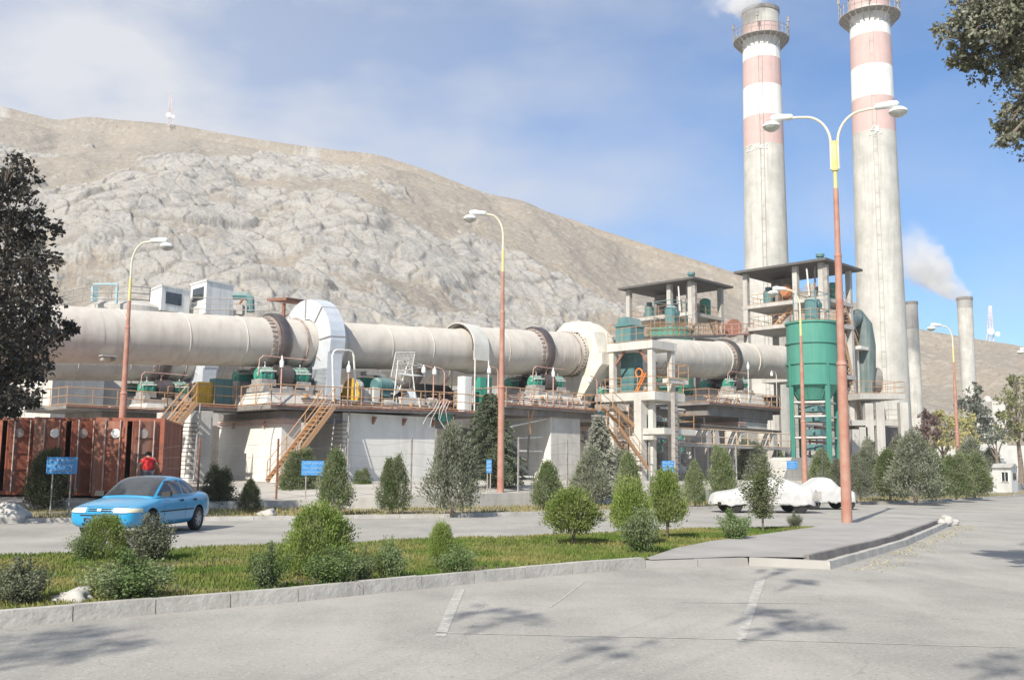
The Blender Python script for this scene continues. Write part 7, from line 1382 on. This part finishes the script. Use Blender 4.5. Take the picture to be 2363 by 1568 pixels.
V1 = [('t', 1, 685, 1158, 1040, 92, .1, 'broad grey-green conifer at the foot of the long stairs, left of the faded blue sign'), ('t', 3, 770, 1186, 1046, 74, .1, 'tall thuja right beside the faded blue sign, narrow at its foot'), ('t', 4, 834, 1143, 1083, 46, .3, 'smallest thuja standing on the wall before the long pier'), ('t', 2, 905, 1184, 1060, 66, .1, 'twin-tipped thuja before the middle of the long pier wall'),
      ('g', 6, 1042, 1186, 995, 112, .1, 'biggest broad thuja, in front of the right end of the long pier'), ('t', 7, 1156, 1142, 1015, 70, .4, 'slim thuja on a bare stem at the foot of the middle street lamp'), ('t', 9, 1262, 1174, 1072, 72, .1, 'squat pointed thuja in front of the white wedge pier'), ('g', 8, 1240, 1115, 1058, 44, .5, 'small faint conifer in the yard left of the wedge pier'), ('g', 3, 1363, 1164, 1040, 86, .1, 'rounded grey thuja on a forked trunk right of the wedge pier'),
      ('g', 1, 1426, 1125, 1038, 68, .5, 'grey-green thuja below the twin-flight stairs'), ('t', 12, 1449, 1182, 1052, 62, .1, 'pale green pointed thuja behind the young median thujas'), ('t', 6, 1602, 1168, 1072, 50, .1, 'small pointed thuja left of the covered cars'), ('t', 1, 1668, 1150, 1034, 62, .3, 'pointed thuja above the bonnet of the covered car'), ('g', 4, 1735, 1120, 1018, 90, .5, 'broad thuja behind the covered cars, left half'), ('t', 8, 1780, 1118, 1030, 86, .5, 'broad thuja behind the covered cars, right half'),
      ('t', 9, 1896, 1122, 1043, 58, .5, 'smooth pointed thuja between the two lamp poles'), ('g', 2, 1940, 1132, 1060, 46, .5, 'thuja just left of the twin-armed lamp pole'), ('g', 7, 1985, 1150, 1040, 56, .3, 'grey thuja just right of the twin-armed lamp pole'), ('g', 5, 2010, 1140, 1020, 60, .4, 'hazy grey conifer behind the right of the lamp pole'), ('t', 3, 2052, 1152, 1044, 78, .2, 'green conifer at the left of the right-hand thicket'), ('g', 6, 2112, 1156, 1008, 108, .2, 'tallest grey conifer of the right-hand thicket'), ('t', 5, 2160, 1152, 1040, 70, .2, 'green conifer in the middle of the right-hand thicket'), ('t', 2, 2206, 1150, 1052, 70, .2, 'fresh green conifer at the foot of the far street lamp'), ('t', 4, 2248, 1146, 1048, 72, .2, 'bright green conifer right of the far street lamp'), ('g', 8, 2232, 1140, 1018, 90, .2, 'tall grey conifer behind the far street lamp'), ('g', 9, 2075, 1140, 1015, 70, .2, 'pale grey conifer behind the thicket, left part'), ('g', 1, 2282, 1120, 1036, 60, .2, 'hazy conifer left of the guard hut'), ('g', 3, 2345, 1090, 1010, 90, .2, 'hazy grey-green conifer behind the guard hut')]
for v in V1: place(*v, cat='conifer', group=GV) if False else place(v[0], v[1], v[2], v[3], v[4], v[5], v[6], v[7], 'conifer', GV)
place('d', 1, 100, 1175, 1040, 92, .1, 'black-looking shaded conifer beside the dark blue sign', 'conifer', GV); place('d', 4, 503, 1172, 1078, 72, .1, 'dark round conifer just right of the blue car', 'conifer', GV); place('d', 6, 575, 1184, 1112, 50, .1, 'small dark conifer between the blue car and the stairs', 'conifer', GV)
GM = 'shrubs planted on the grass median'
for v in (('b', 1, 240, 1290, 1196, 92, 'yellow-green round thuja in front of the blue car'), ('q', 1, 352, 1292, 1188, 150, 'dark spreading rose bush hiding the front wheel of the blue car'), ('r', 2, 195, 1292, 1212, 90, 'grey-green leafy shrub left of the yellow-green thuja'), ('r', 3, 285, 1384, 1272, 235, 'large foreground rose bush near the pale kerb stones'), ('q', 4, 40, 1390, 1285, 190, 'leafy bush in the bottom left corner of the median'), ('r', 5, 617, 1360, 1255, 118, 'loose rose bush with tall shoots left of the big round thuja'),
          ('b', 2, 733, 1330, 1178, 142, 'big round yellow-green thuja in the middle of the median'), ('r', 6, 765, 1349, 1262, 165, 'rose bush pressed against the front of the big round thuja'), ('r', 1, 900, 1336, 1240, 92, 'thin rose bush with one tall shoot right of the big round thuja'), ('b', 5, 1017, 1310, 1214, 56, 'small upright thuja standing in a rose bush'), ('r', 4, 1055, 1325, 1258, 122, 'rose bush at the right end of the foreground row'), ('m', 2, 1318, 1256, 1138, 120, 'little fresh green thuja on a bare forked trunk in the grass'),
          ('m', 1, 1452, 1258, 1112, 88, 'left upright young thuja of the clump on the median'), ('r', 7, 1478, 1276, 1168, 96, 'grey shrub at the front of the young thuja clump'), ('m', 3, 1538, 1244, 1094, 76, 'right upright young thuja of the clump on the median'), ('r', 8, 1693, 1244, 1176, 100, 'round grey-green shrub near the pavement wedge'), ('s', 1, 1760, 1224, 1052, 108, 'slender feathery tree in front of the covered car'), ('q', 3, 1832, 1216, 1180, 42, 'small dark shrub behind the slender tree'), ('r', 9, 838, 1342, 1262, 60, 'low leafy shrub between the two rose bushes right of centre')):
    place(v[0], v[1], v[2], v[3], v[4], v[5], .1, v[6], {'b': 'thuja', 'm': 'thuja', 's': 'tree'}.get(v[0], 'shrub'), GM)
# ---- trees made of leaf clumps on limbs
def clump_tree(name, label, cat, base, clumps, m_, leaf=.09, per=420, fill=.9, trunk_r=.16, seed=1, group=None, limb=True, fork=None, lf=1.0):
    """clumps: [(centre, radius)] ; trunk and limbs run from base to every clump"""
    rg = np.random.default_rng(seed); base = Vector(base); r = thing(name, label, cat, base, 0, group); b = MB(); P = []; D = []; cs = [Vector(c) for c, _ in clumps]; cen = sum(cs, Vector())/len(cs); fork = base.lerp(Vector((base.x*.5+cen.x*.5, base.y*.5+cen.y*.5, cen.z)), .55) if fork is None else Vector(fork); b.path([base, base.lerp(fork, .5)+Vector((.1, 0, 0)), fork], [trunk_r, trunk_r*.8, trunk_r*.6], 9)
    for c, rad in clumps:
        c = Vector(c); mid = fork.lerp(c, .5)+Vector(rg.normal(size=3)*.15*rad); b.path([fork, mid, c], [trunk_r*.42*lf, trunk_r*.25*lf, trunk_r*.08*lf], 6)
        nt = 9
        for k in range(nt): e = c+Vector(unit(rg.normal(size=3))*rad*.85); b.path([c.lerp(mid, .2), c.lerp(e, .5)+Vector(rg.normal(size=3)*.08*rad), e], [trunk_r*.09*lf**.5, trunk_r*.06*lf**.5, trunk_r*.03*lf**.5], 4)
        n = int(per*(rad/.8)**2); sub = max(8, n//26); dirs_ = unit(rg.normal(size=(sub, 3))); rr = rad*(.35+.65*rg.random(sub)**.45)*(1+.22*rg.normal(size=sub)); ctr = np.array(c)+dirs_*rr[:, None]*np.array([1, 1, .82]); sp = rad*.17
        for q in range(sub): k = 26; off = rg.normal(size=(k, 3))*sp; P.append(ctr[q]+off); D.append(unit(rg.normal(size=(k, 3))+dirs_[q]*.6+np.array([0, 0, -.15])))
    P = np.concatenate(P); D = np.concatenate(D); s_ = leaf*(.6+.7*rg.random(len(P))); V, F = leaf_quads(P, D, s_*1.3, s_*.75, rg); o = np_mesh('crown', V-np.array(base), F, m_, smooth=False); o.parent = r
    if limb: b.build('trunk', bark, r)
    return r
def pxc(lst, Yq, jit=1.5, seed=3):
    rs = random.Random(seed); out_ = []
    for (x, y, rp) in lst: Yy = Yq+rs.uniform(-jit, jit); p = at_depth(x, y, Yy); out_.append((p, rp*Yy/2280))
    return out_
plum = leafmat('plum_leaf', (.030, .026, .022), (.075, .062, .045), (.028, .030, .02), tr=.12, spec=.5, rough=.4, hv=0)
lt_ = pxc([(15, 400, 55), (52, 415, 40), (35, 480, 60), (70, 520, 50), (30, 570, 70), (75, 600, 50), (40, 660, 75), (80, 700, 50), (30, 760, 75), (100, 745, 38), (138, 765, 24), (163, 757, 14), (70, 810, 55), (95, 850, 30), (30, 860, 60), (60, 905, 30), (78, 930, 14), (20, 930, 36), (10, 955, 22), (-60, 450, 90), (-80, 600, 120), (-90, 760, 120), (-70, 880, 80), (-160, 520, 130), (-200, 700, 150), (-180, 860, 110)], 26.5, 1.2)
clump_tree('dark_leaved_tree', 'dark purple-leaved tree filling the left edge of the picture', 'tree', (at_depth(-150, 1000, 26.5).x, 27.6, .1), lt_, plum, leaf=.115, per=900, seed=4, trunk_r=.2)
clump_tree('dark_leaved_tree', 'second dark-leaved tree outside the left edge, shading the containers', 'tree', (-19.8, 30.5, 0), [(Vector((-19.8+dx, 30.5+dy, z)), rr) for dx, dy, z, rr in ((0, 0, 6.5, 1.6), (1.6, .8, 5.2, 1.3), (-1.5, 0, 5.2, 1.4), (.5, -1.4, 4.4, 1.3), (2.6, 1.5, 4.0, 1.1), (0, 1.4, 7.6, 1.2), (1.5, 0, 7.2, 1.2), (3.4, .8, 5.6, 1.0))], plum, leaf=.13, per=700, seed=8)
olive = leafmat('grey_green_leaf', (0.174, 0.181, 0.123), (0.304, 0.304, 0.239), (0.131, 0.138, 0.087), tr=.15, hv=0, spec=.3)
tr_ = pxc([(2205, 92, 26), (2188, 66, 20), (2232, 60, 44), (2240, 118, 40), (2215, 140, 22), (2260, 160, 24), (2290, 40, 60), (2300, 100, 52), (2345, 60, 70), (2350, 130, 50), (2335, 160, 26), (2360, 190, 26), (2352, 235, 24), (2335, 275, 28), (2315, 300, 20), (2355, 300, 36), (2325, 322, 14), (2250, 10, 50), (2330, 0, 70), (2410, 120, 90), (2430, 260, 80), (2420, 0, 110), (2500, 150, 120), (2300, -60, 80), (2230, -40, 50), (2640, 20, 130), (2760, 140, 130), (2600, -190, 150), (2800, -100, 150), (2900, 60, 120), (2480, -260, 130), (2700, -320, 130)], 12.0, .5, seed=5)
clump_tree('overhanging_tree', 'grey-green tree branches hanging into the top right corner', 'tree', (at_depth(2560, 1000, 12.2).x, 12.2, 0), [(c, q*1.22) for c, q in tr_], olive, leaf=.05, per=3600, seed=6, trunk_r=.17, lf=.4, fork=at_depth(2620, -40, 12.3))
# branches overhead behind the camera: they throw the leaf shadows on the road
def above(x, y, h): g_ = on_ground(x, y); k_ = h/math.tan(SUN_EL); return Vector((g_.x+SUN_H.x*k_, g_.y+SUN_H.y*k_, h))
ov = [(above(*q), rr) for q, rr in (((1800, 1318, 10.5), .32), ((1850, 1340, 10.8), .30), ((1760, 1412, 10.0), .30), ((1850, 1432, 9.8), .42), ((1800, 1450, 9.6), .3), ((1110, 1405, 10.2), .34), ((1160, 1430, 10.0), .42), ((1390, 1492, 9.4), .34), ((2350, 1528, 9.0), .5), ((140, 1480, 9.5), .7), ((30, 1500, 9.5), .8), ((230, 1495, 9.2), .4))]
clump_tree('roadside_tree', 'tall roadside tree behind the viewpoint whose twigs shade the road', 'tree', (-7.5, -7.0, 0), ov, olive, leaf=.07, per=500, seed=12, trunk_r=.2, lf=.13)
# ---- spruces in the yard
def spruce(label, x, yb, ytop, w_px, Yq, m_, seed, zb=.75, nw=13):
    rg = np.random.default_rng(seed); p = at_depth(x, yb, Yq); zt = at_depth(x, ytop, Yq).z; h = zt-zb; W_ = w_px*Yq/2280/2; base = Vector((p.x, Yq, zb)); r = thing('spruce_tree', label, 'tree', base, 0, 'drooping conifers in the yard'); b = MB(); b.tube(base, base+Vector((0, 0, h)), .11, 8, r1=.02); P = []; D = []
    for i in range(nw*9):
        f = .10+.90*(i/(nw*9))**.9; a = i*2.399+rg.normal()*.2; Lb = W_*(1-f)**.75*(.85+.3*rg.random())+.12; z = h*f; d = np.array([math.cos(a), math.sin(a), 0]); pts = []
        for k in range(6): s = k/5; pts.append(np.array([0, 0, z])+d*Lb*s+np.array([0, 0, 1])*(.16*Lb*math.sin(s*2.2)-.30*Lb*s*s))
        b.path([base+Vector(q) for q in pts], [.022*(1-.8*k/5) for k in range(6)], 4)
        nn_ = int(95*Lb)+30; s = rg.random(nn_)**.8; c = np.stack([np.interp(s*5, range(6), [q[j] for q in pts]) for j in range(3)], 1); side = np.cross(d, [0, 0, 1]); wd = Lb*.26*(1-s*.5); c = c+side*(rg.uniform(-1, 1, nn_)*wd)[:, None]+np.array([0, 0, 1])*(-np.abs(rg.normal(size=nn_))*.05)[:, None]; P.append(c); D.append(unit(d*.8+side*rg.uniform(-1, 1, nn_)[:, None]*.8+np.array([0, 0, -.25])+rg.normal(size=(nn_, 3))*.25))
    P = np.concatenate(P); D = np.concatenate(D); V, F = leaf_quads(P, D, .15*(.7+.6*rg.random(len(P))), .05, rg); o = np_mesh('crown', V, F, m_, smooth=False); o.parent = r; b.build('trunk', bark, r)
spruceg = leafmat('spruce_needles', (0.084, 0.114, 0.072), (0.192, 0.222, 0.156), (0.072, 0.096, 0.048), tr=.08, hv=0); spale = leafmat('dusty_spruce_needles', (0.288, 0.294, 0.240), (0.408, 0.408, 0.348), (0.240, 0.252, 0.192), tr=.05, hv=0)
spruce('large dark green spruce behind the middle street lamp', 1128, 1108, 905, 185, 45.5, spruceg, 3); spruce('dust-whitened drooping conifer left of the twin-flight stairs', 1382, 1105, 958, 96, 50, spale, 5)
spruce('small palm-like dusty conifer right of the twin-armed lamp', 2000, 1080, 1012, 60, 66, spale, 9, zb=.5, nw=8)
# ---- trees far right
yel = leafmat('autumn_leaf', (0.435, 0.377, 0.160), (0.580, 0.507, 0.261), (0.290, 0.319, 0.131), hv=0); dg_ = leafmat('far_grey_green', (0.189, 0.210, 0.167), (0.290, 0.304, 0.239), (0.145, 0.167, 0.131), hv=.1); dkr = leafmat('far_dark_red', (0.131, 0.087, 0.080), (0.203, 0.145, 0.131), hv=0)
def far_tree(label, lst, Yq, m_, seed, leaf=.35, per=260): cs = pxc(lst, Yq, 2.0, seed); c0_ = cs[0][0]; clump_tree('distant_tree', label, 'tree', (c0_.x, Yq, 0), cs, m_, leaf=leaf, per=per//3, seed=seed, trunk_r=.3, group='trees in the right distance')
far_tree('dark reddish bush tree right of the chimney foot', [(2138, 955, 16), (2145, 975, 18), (2130, 995, 18), (2150, 1000, 16), (2125, 1010, 12)], 100, dkr, 2, .25)
far_tree('yellowing tree left of the far lamp pole', [(2180, 975, 24), (2170, 1000, 24), (2200, 1000, 26), (2165, 955, 14), (2205, 965, 20), (2150, 1020, 18), (2190, 1020, 22)], 104, yel, 3, .25)
far_tree('yellow-green tree right of the far lamp pole', [(2235, 985, 22), (2220, 1010, 22), (2245, 1010, 20), (2225, 965, 18)], 108, yel, 5, .25)
far_tree('tall grey-green pine below the smoking chimney', [(2240, 915, 22), (2225, 935, 20), (2258, 930, 22), (2245, 955, 30), (2272, 960, 22), (2230, 975, 18), (2262, 985, 26), (2285, 985, 16), (2255, 895, 12)], 120, dg_, 7, .3)
far_tree('yellow-green tree at the right edge', [(2345, 900, 26), (2330, 925, 26), (2355, 935, 34), (2320, 950, 20), (2345, 965, 30), (2370, 900, 40), (2325, 985, 22), (2350, 1000, 26), (2340, 880, 14)], 98, leafmat('far_olive', (0.232, 0.246, 0.116), (0.377, 0.362, 0.174), (0.174, 0.203, 0.102), hv=0), 9, .25)
far_tree('low hazy shrubs behind the boundary wall at right', [(2300, 1000, 16), (2285, 1012, 16), (2315, 1010, 16), (2270, 1010, 14)], 112, dg_, 11, .25)
# ---- grass
def in_poly(X, Y, pts):
    c = np.zeros(X.shape, bool); n = len(pts)
    for i in range(n): (x0, y0), (x1, y1) = pts[i], pts[(i+1) % n]; cond = ((y0 > Y) != (y1 > Y)) & (X < (x1-x0)*(Y-y0)/((y1-y0) if y1 != y0 else 1e-9)+x0); c ^= cond
    return c
def grass(name, label, pts, z, n, h0, m_, dens, seed):
    rg = np.random.default_rng(seed); xs_ = [p[0] for p in pts]; ys_ = [p[1] for p in pts]; X = rg.uniform(min(xs_), max(xs_), n*3); Y = rg.uniform(min(ys_), max(ys_), n*3); k = in_poly(X, Y, pts) & (rg.random(len(X)) < dens(X, Y)); X, Y = X[k][:n], Y[k][:n]; n = len(X)
    h = h0*(.5+.9*rg.random(n))*(.55+.9*fbm(X*.9, Y*.9, 3, seed)); a = rg.random(n)*2*math.pi; w_ = .006+.006*rg.random(n)+.0004*Y; B = np.stack([X, Y, np.full(n, z)], 1); S_ = np.stack([np.cos(a), np.sin(a), 0*a], 1)*w_[:, None]; T_ = B+np.stack([rg.normal(size=n)*.35*h, rg.normal(size=n)*.35*h, h], 1)
    V = np.stack([B-S_, B+S_, T_], 1).reshape(-1, 3); F = np.arange(3*n).reshape(-1, 3); o = np_mesh(name, V, F, m_, smooth=False); return tag(o, label, 'grass', kind='stuff')
def grassmat(name, g1, g2, dry):
    M = leafmat(name, g1, g2, dry, tr=.3, hv=0); n = [q for q in M.node_tree.nodes if q.type == 'TEX_NOISE'][0]; n.inputs['Scale'].default_value = .55; n.inputs['Detail'].default_value = 6; return M
gm1 = grassmat('lawn_blades', (.10, .17, .03), (.16, .22, .05), (.30, .28, .10)); gm2 = grassmat('verge_blades', (.20, .21, .07), (.28, .26, .10), (.36, .30, .15))
lawn = [p for p in inner]
grass('median_grass', 'patchy green lawn with dry spots covering the median', lawn, .10, 150000, .055, gm1, lambda X, Y: np.clip((fbm(X*.7, Y*.7, 4, 2)-.30)*5, .25, 1), 3)
vp = [(x-.1, y+.15) for x, y in RE[1:10]]+[(x, y-.02) for x, y in WL[1:11][::-1]]
grass('verge_grass', 'thin yellowish grass on the verge below the retaining wall', vp, .09, 42000, .11, gm2, lambda X, Y: np.clip((fbm(X*.35, Y*.5, 4, 5)-.33)*4, .05, 1)*np.clip(1.3-(X+20)/60, .2, 1), 6)
# fallen leaves and grit in the kerb line of the pavement wedge
rg = np.random.default_rng(31); n = 650; t_ = rg.random(n); e0_, e1_ = np.array([5.7, 17.0]), np.array([14.2, 31.6]); P = e0_+(e1_-e0_)*t_[:, None]+np.array([.87, -.5])*(np.abs(rg.normal(size=n))*.30)[:, None]; P = np.concatenate([P, np.full((n, 1), .012)], 1); D = unit(np.concatenate([rg.normal(size=(n, 2)), rg.normal(size=(n, 1))*.15], 1)); V, F = leaf_quads(P, D, .045, .03, rg); tag(np_mesh('fallen_leaves', V, F, leafmat('dry_leaf', (.42, .36, .20), (.5, .45, .30), hv=0), smooth=False), 'dry fallen leaves and grit lying along the pavement kerb', 'leaf litter', kind='stuff')
# ------------------------------------------------------------------ air
hzm = bpy.data.materials.new('haze_air'); hzm.use_nodes = True; T = hzm.node_tree; T.nodes.clear(); o_ = T.nodes.new('ShaderNodeOutputMaterial'); pv = T.nodes.new('ShaderNodeVolumePrincipled'); pv.inputs['Color'].default_value = (.93, .95, 1, 1); pv.inputs['Density'].default_value = .00028; pv.inputs['Anisotropy'].default_value = .2; T.links.new(pv.outputs[0], o_.inputs['Volume'])
b = MB(); zmx = float(V_hill_max)+30; b.box(-1320, 1120, -75, 770, -1.2, zmx); o = b.build('haze', hzm, smooth=False); tag(o, 'thin pale dusty haze filling the air over the whole plant', 'haze', kind='stuff')
